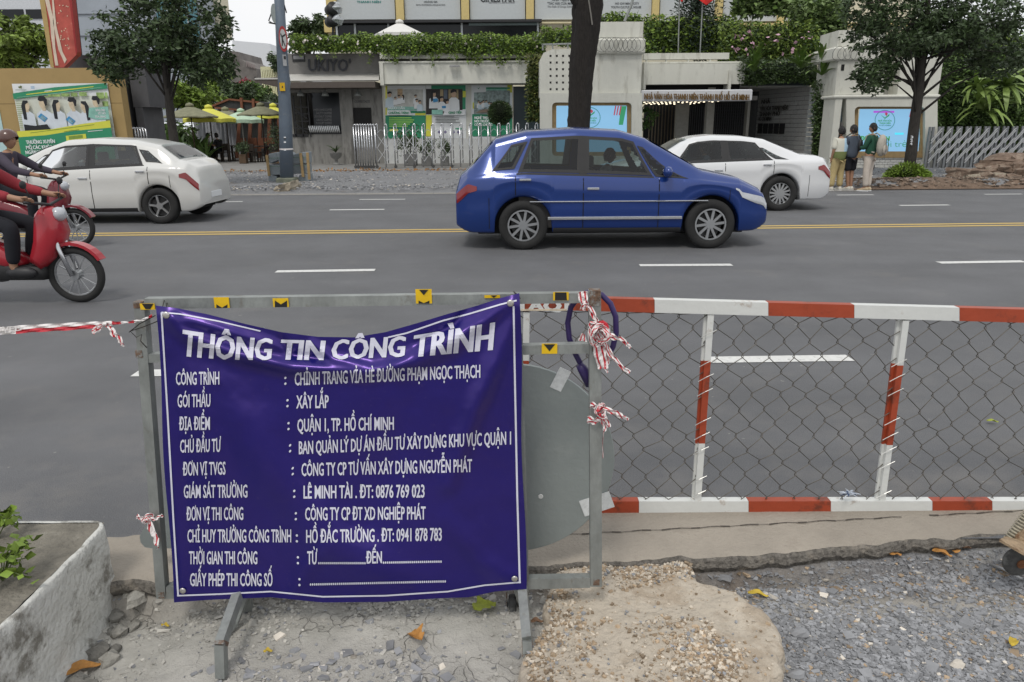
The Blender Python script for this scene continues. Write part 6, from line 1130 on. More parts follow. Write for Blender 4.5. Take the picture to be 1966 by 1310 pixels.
# cafe tables, chairs, planters
DW = mat('dark_wood', (.03, .022, .017), .6)
def cafe_chair(x, Y, rz, lab):
    t = thing('cafe_chair', lab, 'chair', (P(x, 300, Y).x, Y, PZ), rz, 'dark cafe chairs'); MB().box(-.2, .2, -.2, .2, .42, .45, .008).build('seat', DW, t, local=True); MB().box(-.2, .2, .18, .21, .5, .82, .008).build('backrest', DW, t, local=True)
    for sx in (-.18, .18):
        for sy in (-.18, .18): MB().box(sx-.02, sx+.02, sy-.02, sy+.02, 0, .42 if sy < 0 else .55).build('leg', DW, t, local=True)
def cafe_table(x, Y, lab):
    t = thing('cafe_table', lab, 'table', (P(x, 300, Y).x, Y, PZ), 0, 'dark cafe tables'); MB().box(-.4, .4, -.35, .35, .68, .72, .01).build('tabletop', DW, t, local=True); MB().box(-.04, .04, -.04, .04, .03, .68).build('pedestal', DW, t, local=True); MB().box(-.25, .25, -.25, .25, 0, .03, .01).build('foot', DW, t, local=True)
cafe_table(408, 36.2, 'dark table between the two seated people'); cafe_chair(433, 35.8, -1.4, 'dark chair just right of the seated person in black')
for i, (x, Y, lab) in enumerate(((447, 36.6, 'right of the empty seat near the curtain'), (484, 35.2, 'under the straw parasol left of the lamp post'), (518, 35.6, 'half hidden by the lamp post'))): cafe_table(x, Y, 'dark table '+lab)
for i, (x, Y, r_, lab) in enumerate(((440, 36.0, 1.2, 'left of the brown planter tub'), (474, 34.7, .6, 'touching the brown planter tub on its right'), (492, 34.9, 2.4, 'second right of the brown planter tub'), (504, 35.7, -.9, 'third right of the brown planter tub'), (526, 35.0, .2, 'against the stone bundle by the lamp post'))): cafe_chair(x, Y, r_, 'dark cafe chair '+lab)
def tub(x0, x1, y0, Y, m_, label, plant_r, seed, ph=1.0, leaf=LEAFD, n=500, size=.09):
    q = RECT(x0, y0, x1, y0+18, Y); t = thing('plant_tub', label, 'potted plant', ((q[0]+q[1])/2, Y, PZ)); w2 = (q[1]-q[0])/2; c = (q[0]+q[1])/2; h = max(.3, q[3]-PZ)
    MB().box(c-w2, c+w2, Y-w2, Y+w2, PZ, PZ+h, .02).build('tub', m_, t); pts = cloud(n, (c, Y, PZ+h+plant_r*ph*.8), (plant_r, plant_r, plant_r*ph), seed, 16, .4, .2); leaves('foliage', pts, size, leaf, t, seed=seed); 
    MB().tube([(c, Y, PZ+h-.05), (c+.03, Y, PZ+h+plant_r)], .02, 5).build('stem', BARK, t)
tub(461, 474, 296, 33.8, mat('brown_tub', (.10, .065, .04), .8), 'square brown tub with a bushy plant in front of the garden counter', .36, 1)
tub(524, 545, 292, 33.6, mat('brown_tub', (0, 0, 0)), 'dark leafy plant between the garden counter and the kiosk corner', .55, 2, 1.4)
# urn with fern by the kiosk
q = P(645, 300, 32.0); t = thing('fern_urn', 'small pale urn with a spiky fern standing before the kiosk wall', 'potted plant', (q.x, q.y, PZ)); MB().lathe([(.16, 0), (.17, .04), (.07, .1), (.06, .22), (.22, .32), (.25, .48), (.27, .5)], (q.x, q.y, PZ), 18).build('urn', mat('grey_stone_urn', (.22, .22, .21), .85, var=.2), t, True)
V = []; F_ = []
def frond_mesh(L, W, n=9, curl=.6, name='leaf'):
    """a long leaf along +x that rises and arches over"""
    vs = []; 
    for i in range(n+1):
        s = i/n; x = L*(s-.12*s*s*curl); z = L*curl*(.9*s-1.15*s*s); w2 = W*.5*(math.sin(math.pi*min(1, s*.93+.05)))**.7; zz = .12*w2
        for k, y in enumerate((-w2, 0, w2)): vs.append((x, y, z+(zz if k != 1 else 0)))
    fs = [(i*3+k, (i+1)*3+k, (i+1)*3+k+1, i*3+k+1) for i in range(n) for k in range(2)]; me = bpy.data.meshes.new(name); me.from_pydata(vs, [], fs); me.polygons.foreach_set('use_smooth', [True]*len(fs)); return me
FERNM = mat('fern_leaf_green', (.10, .17, .035), .45, var=.3, scale=3, stain=(.28, .3, .06), samt=.5, sscale=2)
_fm = {}
def fern(c, size, label, seed, n=16, m_=None, full=False, pitch=(.2, 1.1), name='birds_nest_fern', cat='fern', par=None):
    g = np.random.default_rng(seed); t = par or thing(name, label, cat, tuple(c), 0)
    key = (m_ or FERNM).name
    if key not in _fm:
        _fm[key] = [frond_mesh(1, .125, curl=cu) for cu in (.25, .45, .7)]
        for me in _fm[key]: me.materials.append(m_ or FERNM)
    for i in range(n):
        a = 2*math.pi*i/n+g.uniform(-.25, .25); a = a if full else (math.pi+ (a % math.pi)); L_ = size*g.uniform(.7, 1.15); pit = g.uniform(*pitch)
        o = link('leaf', _fm[key][int(g.integers(0, 3))], None, t, tuple(Vector(c)-rootloc(t)), (g.uniform(-.4, .4), -pit, a), (L_, L_*g.uniform(.8, 1.2), L_))
    return t
t2 = fern((q.x, q.y, PZ+.5), .55, '', 4, 14, mat('dull_fern_green', (.05, .08, .03), .5), True, (.2, .9), par=t)
# plants behind the folding gate
tub(777, 800, 296, 31.0, mat('grey_tub', (.16, .16, .155), .85), 'olive leafy shrub in a grey tub before the CHƯƠNG TRÌNH poster', .62, 11, 1.2, mat('olive_leaf', (.05, .075, .025), .5, island=.4), 900, .1)
tub(810, 828, 300, 30.6, mat('grey_tub', (0, 0, 0)), 'dark plant in a pot below the yellow strip of the posters', .4, 12, 1.2)
tub(846, 862, 300, 30.6, mat('grey_tub', (0, 0, 0)), 'dark low plant in a pot below the GIAO TIẾP poster', .45, 13, 1.0)
# topiary ball
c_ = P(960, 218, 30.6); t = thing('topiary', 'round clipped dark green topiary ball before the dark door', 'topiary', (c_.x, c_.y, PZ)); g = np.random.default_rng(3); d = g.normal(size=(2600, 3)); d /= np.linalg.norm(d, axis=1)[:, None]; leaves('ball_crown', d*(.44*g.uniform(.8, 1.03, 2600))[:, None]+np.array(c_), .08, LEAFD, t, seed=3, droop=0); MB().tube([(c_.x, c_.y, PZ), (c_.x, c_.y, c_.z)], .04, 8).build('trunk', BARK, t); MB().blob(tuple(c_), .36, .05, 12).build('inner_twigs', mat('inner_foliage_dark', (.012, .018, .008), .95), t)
# ------------------------------------------------ TREES
BARK2 = mat('grey_brown_bark', (.045, .04, .035), .95, var=.35, scale=12, bump=.7, bscale=25, squash=(2, 2, .5))
def tree(name, label, base, trunk_pts, tr, crown, n, size, seed, m_=LEAFD, branches=12, clumps=60, cr=.34, parts=None, cat='tree', bark=None, shell=.45, droop=.45):
    t = thing(name, label, cat, base); q = [Vector(p) for p in trunk_pts]; MB().tube(q, tr, 10).build('trunk', bark or BARK2, t, True); g = np.random.default_rng(seed); top = q[-1]; P_ = []
    for (c, r, w_) in crown: P_.append(cloud(int(n*w_), c, r, seed+len(P_), clumps, cr, shell))
    pts = np.concatenate(P_)
    for i in range(branches):
        e = Vector(pts[g.integers(0, len(pts))]); s = g.uniform(.35, 1.0); k = s*(len(q)-1); a = q[int(min(k, len(q)-2))].lerp(q[int(min(k, len(q)-2))+1], k-int(min(k, len(q)-2))); m1 = a.lerp(e, .45)+Vector((0, 0, .25)); r0 = tr[-1]*g.uniform(.4, .8); MB().tube([a, m1, e], [r0, r0*.6, r0*.2], 5).build('limb', bark or BARK2, t, True)
    leaves('crown', pts, size, m_, t, seed=seed, droop=droop); return t
def WP(px, py, Y): return tuple(P(px, py, Y))
def er(px, py, Y, rx, ry, rd): a = P(px, py, Y); return (tuple(a), (abs(P(px+rx, py, Y).x-a.x), rd, abs(P(px, py-ry, Y).z-a.z)))
# left street tree
YL = 21.0; b_ = (P(338, 300, YL).x, YL, .08)
tree('street_tree', 'slim street tree with a dense dark crown before the cafe garden on the left', b_, [b_, WP(334, 270, YL), WP(326, 210, YL), WP(321, 160, YL), WP(312, 100, YL), WP(310, 40, YL)], [.14, .125, .11, .095, .08, .05],
     [(*er(300, 75, YL, 120, 75, 1.7), .42), (*er(320, -30, YL, 125, 80, 1.8), .25), (*er(395, 120, YL, 58, 60, 1.1), .18), (*er(225, 120, YL, 50, 45, 1.0), .10), (*er(420, 45, YL, 25, 45, .8), .05)], 13000, .14, 21, LEAFD, 30, 70, .23, shell=.3)
# right street tree
YRt = 23.0; b_ = (P(1744, 330, YRt).x, YRt, .1)
tr_ = tree('street_tree', 'street tree with wide dark crown and white painted number before the right screen', b_, [b_, WP(1750, 290, YRt), WP(1755, 240, YRt), WP(1762, 190, YRt), WP(1768, 140, YRt), WP(1775, 80, YRt), WP(1782, 0, YRt)], [.17, .165, .15, .14, .12, .1, .07],
     [(*er(1740, 60, YRt, 115, 60, 2.0), .30), (*er(1850, 50, YRt, 105, 80, 2.0), .30), (*er(1780, -40, YRt, 170, 70, 2.2), .15), (*er(1680, 140, YRt, 45, 40, 1.0), .09), (*er(1660, 20, YRt, 40, 60, 1.1), .07), (*er(1925, 110, YRt, 60, 45, 1.2), .09)], 16500, .145, 22, LEAFD, 34, 80, .235, shell=.3)
for i, s in enumerate('324'): sign_text(s, 1748.5-i*.8, 261+i*6.4, 1753-i*.8, 266+i*6.4, YRt-.17, PWH, tr_, .04)
# the big dark trunk
YBt = 21.6; b_ = (P(1104, 345, YBt).x, YBt, .05)
t = thing('street_tree', 'large street tree with a thick near-black trunk rising past the top edge of the photo', 'tree', b_)
pts = [(P(1100, 360, YBt)), P(1105, 300, YBt), P(1110, 240, YBt), P(1113, 180, YBt), P(1117, 120, YBt), P(1124, 60, YBt), P(1128, 10, YBt), P(1130, -60, YBt), P(1132, -160, YBt)]; rs = [.40, .33, .305, .31, .34, .37, .41, .43, .42]
n = 40; V = []; F_ = []; sub = []
for i in range(len(pts)-1):
    for k in range(6): s = k/6; sub.append((pts[i].lerp(pts[i+1], s), rs[i]*(1-s)+rs[i+1]*s))
for j, (p, r_) in enumerate(sub):
    for i in range(n): a = 2*math.pi*i/n; rr2 = r_*(1+.05*math.sin(a*7+j*.15)+.04*math.sin(a*3+j*.05)+.05*random.uniform(-1, 1)); V.append((p.x+rr2*math.cos(a), p.y+rr2*math.sin(a), p.z))
fin('trunk', V, [(j*n+i, j*n+(i+1) % n, (j+1)*n+(i+1) % n, (j+1)*n+i) for j in range(len(sub)-1) for i in range(n)], BARK, t, True)
MB().tube([pts[5]+Vector((.1, -.2, 0)), P(1095, -20, YBt-.2), P(1050, -150, YBt)], [.1, .14, .13], 8).build('limb', BARK, t, True)
MB().tube([P(1137, 48, YBt-.38), P(1134, 25, YBt-.40), P(1130, 0, YBt-.42)], .02, 5).build('broken_twig', mat('pale_twig', (.2, .19, .17), .9), t)
c_ = P(1080, -330, YBt); leaves('crown', cloud(5000, tuple(c_), (4.5, 4, 1.8), 5, 30), .22, LEAFD, t, seed=5)
# background trees
tree('garden_tree', 'yellow-green leafy tree above the tan wall at the left edge', (P(40, 300, 36).x, 36, PZ), [(P(40, 300, 36).x, 36, PZ), WP(45, 150, 36), WP(50, 60, 36)], [.25, .2, .1], [(*er(45, 85, 36, 62, 50, 2), .6), (*er(20, 50, 36, 40, 28, 1.5), .2), (*er(10, 115, 36, 60, 25, 1.5), .2)], 5200, .26, 31, LEAFY, 8, 26, .38)
tree('garden_tree', 'round dark tree behind the kiosk roof near the lamp post', (P(590, 200, 50).x, 50, PZ), [(P(590, 200, 50).x, 50, PZ), WP(592, 80, 50)], [.3, .15], [(*er(595, 62, 50, 42, 34, 2), .6), (*er(570, 85, 50, 22, 25, 1.5), .2), (*er(615, 50, 50, 20, 26, 1.5), .2)], 4200, .26, 32, LEAFD, 6, 22, .4)
for i, (px, py, rx, ry, Y, m_, lab, nn) in enumerate(((380, 185, 42, 34, 46, LEAFB, 'bright green tree behind the leftmost straw parasol', 2600), (330, 175, 34, 38, 44, LEAFB, 'mid green bushy tree behind the left street tree trunk', 2200), (455, 178, 36, 30, 52, LEAFD, 'dark green tree behind the pavilion roof', 2200), (490, 178, 30, 24, 56, mat('leaf_mid_green', (0, 0, 0)), 'mid green tree below the grey ruin', 1800), (525, 195, 22, 14, 55, LEAFD, 'small dark shrub crown under the yellow balcony', 700), (420, 150, 30, 30, 55, LEAFB, 'tall green tree left of the grey ruin', 1600), (535, 118, 20, 20, 60, LEAFD, 'dark treetop beside the lamp post sign', 900))):
    bx = P(px, 260, Y).x; tree('garden_tree', lab, (bx, Y, PZ), [(bx, Y, PZ), WP(px, py+10, Y)], [.2, .1], [(*er(px, py, Y, rx, ry, 2.0), 1)], nn, .28, 40+i, m_, 4, 24, .36)
# big-leaf plants below the garden parasols
for i, (px, py, Y, s, lab) in enumerate(((345, 268, 35, 1.5, 'broad-leaved plant left of the parasol pole'), (380, 262, 36, 1.6, 'broad-leaved plant right of the parasol pole'), (318, 255, 34, 1.7, 'broad-leaved plant left of the street tree trunk'), (395, 278, 35.5, 1.1, 'low broad-leaved plant behind the seated people'))):
    c_ = P(px, py+14, Y); fern((c_.x, Y, max(PZ, c_.z-.8)), s, lab, 60+i, 20, mat('banana_leaf_green', (.12, .20, .06), .4, var=.3, scale=2), True, (.6, 1.4), 'broadleaf_plant', 'plant')
c_ = er(340, 265, 38, 45, 35, 1.5); o = leaves('garden_shrubs', cloud(2600, c_[0], c_[1], 9, 30), .2, LEAF, None, 'stuff', seed=9)
c_ = er(500, 150, 75, 30, 14, 1.0); tree('flowering_tree', 'far tree with pink-red blossom below the grey ruin', (P(468, 200, 70).x, 70, PZ), [(P(468, 200, 70).x, 70, PZ), WP(468, 175, 70)], [.2, .1], [(*er(468, 163, 70, 16, 12, 1.5), 1)], 500, .3, 71, mat('pink_blossom', (.34, .06, .08), .6, island=.4), 3, 10, .4)
# roof-garden hedges: vines spilling over the parapet
def vines(px0, px1, ytop, ybot, Y, n, label, seed, depth=1.2, size=.13, m_=None, trail=0, dens=None, name='vine_hedge'):
    g = np.random.default_rng(seed); t = thing(name, label, 'hedge', tuple(P((px0+px1)/2, ybot, Y)))
    for mi_, (mm, fr) in enumerate(((m_ or LEAFB, .6), (LEAF, .25), (LEAFD, .15))):
        k = int(n*fr); x = g.uniform(px0, px1, k); top = ytop+7*fbm(x*.03+seed, x*0, 3, seed)+3*fbm(x*.15, x*0, 2, seed); bot = ybot+5*fbm(x*.05, x*0+4, 3, seed); f_ = g.random(k)**(.9 if mi_ == 0 else .6); y = top+(bot-top)*f_; pts = []
        dY = g.uniform(-.25, depth, k)*(.3+.7*(1-f_)); 
        pts = [tuple(P(a, b, Y+c)) for a, b, c in zip(x, y, dY)]; leaves('foliage', pts, size, mm, t, seed=seed+mi_, droop=.2)
    if trail:
        mb = MB(); pts = []
        for i in range(trail):
            x = g.uniform(px0, px1); L_ = g.uniform(6, 26); q = [P(x+g.normal()*1.2*k, ybot-3+L_*k/4, Y-.2+.02*k) for k in range(5)]; mb.tube(q, .012, 4); pts += [tuple(q[int(j)].lerp(q[min(4, int(j)+1)], j-int(j))+Vector(g.normal(size=3)*.06)) for j in g.uniform(0, 3.99, int(L_*1.1))]
        mb.build('trailing_stem', mat('plant_stem', (0, 0, 0)), t)['kind'] = 'stuff'; leaves('trailing_leaf', pts, size*.8, m_ or LEAFB, t, seed=seed+9)
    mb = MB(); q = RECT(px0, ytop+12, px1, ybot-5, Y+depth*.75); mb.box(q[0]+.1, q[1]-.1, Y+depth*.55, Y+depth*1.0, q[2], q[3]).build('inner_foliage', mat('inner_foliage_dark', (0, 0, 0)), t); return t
vines(560, 735, 66, 99, 32.2, 5600, 'green vine hedge with pale flowers on top of the grey kiosk', 99, trail=5); vines(735, 1045, 66, 104, 31.9, 10000, 'long green vine hedge spilling over the white beam parapet', 101, trail=34)
vines(1012, 1040, 98, 232, 29.6, 2600, 'reddish-green creeper hanging down the left side of the dotted pillar', 102, depth=.8, m_=mat('leaf_autumn_green', (.11, .12, .03), .5, island=.5), name='creeper')
vines(1040, 1110, 50, 88, 30.2, 1500, 'loose leafy vine between the roof hedge and the big tree trunk', 103, depth=.8, name='creeper')
vines(1142, 1232, 22, 45, 29, 650, 'thin leafy vine growing over the top of the left screen pillar', 104, depth=.8, size=.15, name='creeper')
vines(1236, 1420, 30, 104, 33, 5200, 'feathery green hedge behind the entrance parapet left of the pine', 105, depth=1.5, size=.17)
vines(1380, 1570, 40, 120, 31.2, 6500, 'bushy green roof garden above the block-walled entry', 106, depth=1.6, size=.15, m_=LEAFY); vines(1420, 1570, 112, 160, 30.0, 4200, 'dark clipped hedge below the roof garden over the entry', 107, depth=.6, size=.12, m_=LEAFD)
vines(1520, 1625, -10, 110, 32, 4200, 'pale green bamboo-like foliage right of the roof garden', 108, depth=1.6, size=.24, m_=mat('bamboo_green', (.13, .19, .06), .5, island=.4)); vines(1410, 1530, -30, 28, 36, 1600, 'drooping bamboo foliage at the top edge over the pale panels', 109, depth=1, size=.3, m_=mat('bamboo_green', (0, 0, 0)))
vines(1561, 1600, 150, 318, 28.8, 3600, 'narrow dark ivy wall between the block wall and the right pillar', 110, depth=.6, size=.12, m_=LEAFD)
vines(1795, 2010, 100, 318, 29.0, 12500, 'large dark ivy-covered wall behind the right folding gate', 111, depth=.6, size=.13, m_=LEAF); vines(1790, 2010, 60, 160, 30.5, 4200, 'brighter green shrubs above the ivy wall at the right edge', 112, depth=1.6, size=.2, m_=LEAFB)
g = np.random.default_rng(2); o = leaves('blossom', [tuple(P(g.uniform(560, 1040), 70+g.uniform(0, 32), 31.9)) for i in range(90)], .12, mat('white_petals', (.6, .55, .5), .6), None, 'stuff', aspect=.9); 
o = leaves('blossom', [tuple(P(g.uniform(1400, 1560), 60+g.uniform(0, 45), 30.6)) for i in range(40)], .14, mat('pink_petals', (.5, .3, .38), .6), None, 'stuff', aspect=.9)
for i, (px, py, Y, s, lab) in enumerate(((1447, 138, 29.5, 1.15, 'tall upright fern on the entrance roof edge, leftmost'), (1538, 132, 29.4, .9, 'smaller fern on the entrance roof, between the leftmost and the pillar'), (1578, 145, 28.6, 1.15, 'long drooping fern beside the left edge of the right pillar'))): fern(P(px, py, Y), s, lab, 130+i, 22, None, False, (.1, 1.5))
for i, (px, py, Y, s, lab) in enumerate(((1873, 170, 28.2, 1.3, 'bright fern high on the ivy wall, left one of the upper pair'), (1930, 165, 28.2, 1.4, 'bright fern high on the ivy wall, right one of the upper pair'), (1888, 212, 28.0, 1.4, 'large pale fern low on the ivy wall just above the folding gate'))): fern(P(px, py, Y), s, lab, 140+i, 26, mat('fern_pale_green', (.19, .27, .07), .45, var=.25, scale=3), False, (-.6, .8))
# araucaria / pine with flags
Ya = 33.5; t = thing('norfolk_pine', 'dark conical pine behind the entrance between the two flagpoles', 'tree', (P(1338, 110, Ya).x, Ya, 4.0)); top = P(1338, -60, Ya); bot = P(1338, 112, Ya); MB().tube([bot, top], [.1, .05], 8).build('trunk', BARK2, t); V = []; F_ = []; g = np.random.default_rng(6); pts = []
for k in range(24):
    s = k/23; c_ = bot.lerp(top, s); r_ = 1.35*(1-s*.55)
    for j in range(11):
        a = 6.28*j/11+k*.7; 
        for m_ in range(26): u = m_/25; pts.append((c_.x+r_*u*math.cos(a)+g.normal()*.05, c_.y+r_*u*math.sin(a)+g.normal()*.05, c_.z+.35*u*u*r_-.1*u+g.normal()*.04))
leaves('needles', pts, .16, mat('pine_needle', (.018, .035, .018), .6, island=.4), t, aspect=.3, droop=-.2, seed=6)
FLR = mat('flag_red', (.62, .015, .012), .6, var=.06)
for i, (x0, y0, x1, fx, lab) in enumerate(((1302, 103, 1306, 1290, 'red flag on a thin pole left of the pine, cut by the top edge'), (1344, 103, 1352, 1330, 'red flag on a thin pole in front of the pine, larger at the top edge'))):
    t = thing('flagpole', lab, 'flag', tuple(P(x0, y0, 31))); MB().tube([P(x0, y0, 31), P(x1, -60, 31)], .025, 6).build('pole', GALV, t); vs = []; w2 = 22 if i == 0 else 40
    for a in range(13):
        for b in range(9): u, v = a/12, b/8; q = P(x1-2+(fx-x1)*0-(6 if i == 0 else 14)*1+u*w2, -42+v*(46 if i == 0 else 52)*(1-.28*abs(u-.5)*2), 31-.1+.18*math.sin(u*7+v*2)); vs.append(tuple(q))
    fin('flag_cloth', vs, [(a*9+b, (a+1)*9+b, (a+1)*9+b+1, a*9+b+1) for a in range(12) for b in range(8)], FLR, t, True)
# round bush at the right tree's foot
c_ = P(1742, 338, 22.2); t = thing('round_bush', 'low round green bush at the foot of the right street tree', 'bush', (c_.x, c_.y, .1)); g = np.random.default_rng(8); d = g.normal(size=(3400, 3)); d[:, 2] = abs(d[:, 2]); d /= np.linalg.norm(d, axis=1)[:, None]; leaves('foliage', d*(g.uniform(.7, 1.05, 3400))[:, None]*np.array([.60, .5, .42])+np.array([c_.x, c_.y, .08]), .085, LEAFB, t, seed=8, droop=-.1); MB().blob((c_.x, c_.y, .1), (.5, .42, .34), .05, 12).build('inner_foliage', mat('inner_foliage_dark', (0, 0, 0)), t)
# hall plant
c_ = P(1242, 226, 30); leaves('potted_palm', cloud(260, tuple(c_), (.4, .3, .5), 4, 10), .18, LEAF, None, None); tag(COL.objects[-1], 'small green plant peeping out beside the left screen pillar', 'plant')
# ------------------------------------------------ LAMP POST, stone bundle, rubble
YLp = 22.4; t = thing('lamp_post', 'blue-grey street lamp post with no-turn sign and yellow plate on a concrete foot', 'lamp post', (P(551, 345, YLp).x, YLp, .1)); LPM = mat('blue_grey_paint', (.11, .14, .18), .6, var=.12, scale=2, stain=(.2, .2, .2), samt=.4, sscale=6)
MB().tube([P(551, 342, YLp), P(548, 230, YLp), P(545, 160, YLp), P(541, 90, YLp), P(532, -80, YLp)], [.195, .185, .165, .15, .13], 16).build('pole', LPM, t, True)
MB().lathe([(.24, 0), (.24, .03), (.2, .04)], (P(551, 342, YLp).x, YLp, P(551, 342, YLp).z-.04), 16).build('flange', LPM, t)
mb = MB(); a = P(535, 342, YLp); b = P(568, 342, YLp); zz = P(550, 341, YLp).z; mb.box(a.x, b.x, YLp-.28, YLp+.28, 0, zz, .03); mb.build('concrete_foot', mat('mossy_foot', (.16, .17, .13), .9, var=.3, scale=6, bump=.4), t)
def disc(par, name, x, y, rx, ry, Y, m_, d=.03, tilt=0):
    c_ = P(x, y, Y); r1 = abs(P(x+rx, y, Y).x-c_.x); r2 = abs(P(x, y-ry, Y).z-c_.z); n = 28; mb = MB(); mb.xz([(c_.x+r1*math.cos(6.2832*i/n), c_.z+r2*math.sin(6.2832*i/n)) for i in range(n)], Y, Y+d); return mb.build(name, m_, par)
s_ = disc(t, 'no_turn_sign', 543.5, 75, 8.2, 25, YLp-.25, mat('sign_red_rim', (.34, .03, .03), .5)); disc(s_, 'sign_face', 543.5, 75, 6.2, 19, YLp-.262, mat('sign_face_grey', (.42, .43, .43), .5), .01)
mb = MB(); ppoly(mb, [(541, 88), (543, 88), (543, 72), (548, 68), (548, 65), (541, 69)], YLp-.268, .004); ppoly(mb, [(539, 63), (548, 88), (547, 90), (538, 66)], YLp-.272, .003); mb.build('sign_arrow', BLACK, s_)
disc(t, 'round_sign', 526.5, 26, 6.5, 19, YLp-.1, mat('grey_sign_back', (0, 0, 0)), .04); MB().tube([P(533, 14, YLp), P(546, 10, YLp), P(550, 25, YLp)], .02, 5).tube([P(516, 44, YLp), P(533, 47, YLp)], .02, 5).build('bracket', BLACK, t)
MB().tube([P(521, 26, YLp), P(516, 40, YLp), P(522, 44, YLp), P(528, 46, YLp)], .018, 5).build('loose_cable', BLACK, t)
q = RECT(537, 159, 547, 175, YLp-.2); box('yellow_plate', q[0], q[1], YLp-.21, YLp-.185, q[2], q[3], mat('yellow_plate', (.62, .38, .01), .5), t); q = RECT(541, 165, 543, 169, YLp-.22); box('warning_mark', q[0], q[1], YLp-.216, YLp-.211, q[2], q[3], BLACK, t)
q = RECT(543, 105, 550, 127, YLp-.2); box('small_notice', q[0], q[1], YLp-.21, YLp-.19, q[2], q[3], mat('pale_notice', (.32, .33, .34), .5), t); q = RECT(545, 108, 549, 114, YLp-.2); box('notice_picture', q[0], q[1], YLp-.216, YLp-.211, q[2], q[3], BLACK, t)
MB().tube([P(551, 128, YLp+.2), P(554, 160, YLp+.2), P(551, 182, YLp+.2)], [.03, .07, .03], 8).build('junction_box', mat('grey_plastic', (.2, .22, .23), .5), t, True)
for y, c_ in ((263, PWH), (265, BLACK), (272, PWH), (287, PWH)): q = RECT(545, y, 549, y+2.5, YLp-.19); box('sticker_remnant', q[0], q[1], YLp-.195, YLp-.18, q[2], q[3], c_, t)
MB().lathe([(.195, 0), (.2, .02), (.195, .04)], (P(550, 288, YLp).x, YLp, P(550, 288, YLp).z), 16).build('strap', TAPEW, t)
# bundle of granite kerbstones
YS = 22.0; t = thing('stone_bundle', 'strapped bundle of grey granite kerbstones with wooden slats behind the lamp post foot', 'stone bundle', (P(553, 350, 22.9).x, 22.9, .1)); GR = mat('granite_grey', (.24, .27, .29), .8, var=.15, scale=20, bump=.2); YS = 22.75
def stone(pts, Y, d, nm='kerbstone'): mb = MB(); ppoly(mb, pts, Y, d); o = mb.build(nm, GR, t); bv = o.modifiers.new('b', 'BEVEL'); bv.width = .015; return o
stone([(515, 296), (529, 293), (536, 307), (517, 315)], YS, .5); stone([(530, 293), (556, 293), (562, 299), (560, 314), (537, 316)], YS-.02, .5); stone([(563, 297), (578, 293), (590, 292), (591, 314), (561, 315)], YS, .5); stone([(516, 316), (550, 317), (551, 335), (519, 337)], YS+.03, .5); stone([(551.5, 317), (590, 315), (591, 333), (552, 335)], YS+.03, .5); stone([(515, 338), (530, 338), (536, 356), (516, 356)], YS, .5); stone([(575, 336), (592, 334), (594, 353), (568, 356)], YS, .5)
WD = mat('pale_pallet_wood', (.33, .23, .11), .8, var=.25, scale=8)
for a, b in (((512, 298), (517, 338)), ((577, 294), (582, 340)), ((590, 293), (594, 345))): MB().bar(P(*a, YS-.06), P(*b, YS-.06), .075, .04, (0, 1, 0)).build('wooden_slat', WD, t)
for y in (304, 320): MB().bar(P(513, y, YS-.04), P(592, y-2, YS-.04), .012, .01).build('strap', mat('green_strap', (.10, .2, .13), .6), t)
def rock(c, s, label, m_=None, seed=0, name='rubble_block', group=None, cat='rubble'):
    r_ = random.Random(seed); mb = MB().box(-.5, .5, -.5, .5, -.5, .5); bm = bmesh.new(); vs = [bm.verts.new(v) for v in mb.v]; [bm.faces.new([vs[i] for i in f]) for f in mb.f]; bmesh.ops.subdivide_edges(bm, edges=bm.edges[:], cuts=3, use_grid_fill=True)
    rx, rz_ = r_.uniform(-.5, .5), r_.uniform(0, 3); M = Matrix.Rotation(rz_, 3, 'Z') @ Matrix.Rotation(rx, 3, 'X')
    for v in bm.verts:
        q = v.co.copy(); l = 1-.12*(abs(q.x*q.y)+abs(q.y*q.z)+abs(q.x*q.z))*1.6; q = q*l+Vector([r_.uniform(-.075, .075) for _ in range(3)]); q = Vector((q.x*s[0], q.y*s[1], q.z*s[2])); v.co = M @ q
    me = bpy.data.meshes.new(name); bm.to_mesh(me); bm.free(); me.materials.append(m_ or RUB); o = link(name, me, None, None, c); return tag(o, label, cat, group)
RUB = mat('broken_concrete', (.19, .135, .10), .95, var=.3, scale=7, bump=.9, bscale=20, stain=(.36, .3, .24), samt=.7, sscale=4, spos=.5)
q = P(553, 367, 20.4); rock((q.x, 20.4, .08), (1.25, .5, .3), 'flat broken rock on the gravel in front of the lamp post foot', mat('pale_broken_rock', (.3, .26, .2), .95, var=.3, scale=8, bump=.9), 3, 'rock', None, 'rock')
for i, (px, py, Y, s, lab) in enumerate(((1915, 325, 22.8, (1.1, .6, .35), 'long tilted block, left side of the rubble pile'), (1935, 308, 23.3, (1.1, .7, .3), 'slab topping the rubble pile'), (1958, 318, 23, (.6, .5, .4), 'right upper block of the rubble pile'), (1942, 333, 22.5, (.9, .6, .4), 'darker block in the middle of the rubble pile'), (1965, 340, 22.2, (.9, .6, .45), 'low block at the right edge under the pile'), (1915, 342, 21.7, (.5, .35, .25), 'pale wedge of rubble before the pile'), (1893, 345, 21.9, (.6, .4, .25), 'low chunk at the pile\'s left foot'), (1863, 334, 22.2, (1.3, .5, .28), 'long low dark kerb fragment left of the pile'), (1864, 342, 21.2, (.5, .25, .16), 'pale triangular stone on the earth bank'), (1945, 345, 21.4, (.5, .4, .3), 'small chunk low in front of the pile'), (1988, 318, 23, (1, .7, .7), 'block beyond the right photo edge'))):
    q = P(px, py, Y); rock(tuple(q), s, lab+' by the right folding gate', RUB if i not in (5, 8) else mat('pale_broken_rock', (0, 0, 0)), 20+i, group='broken concrete rubble')
mb = MB(); x0 = P(1880, 330, 22.8).x; g = np.random.default_rng(4)
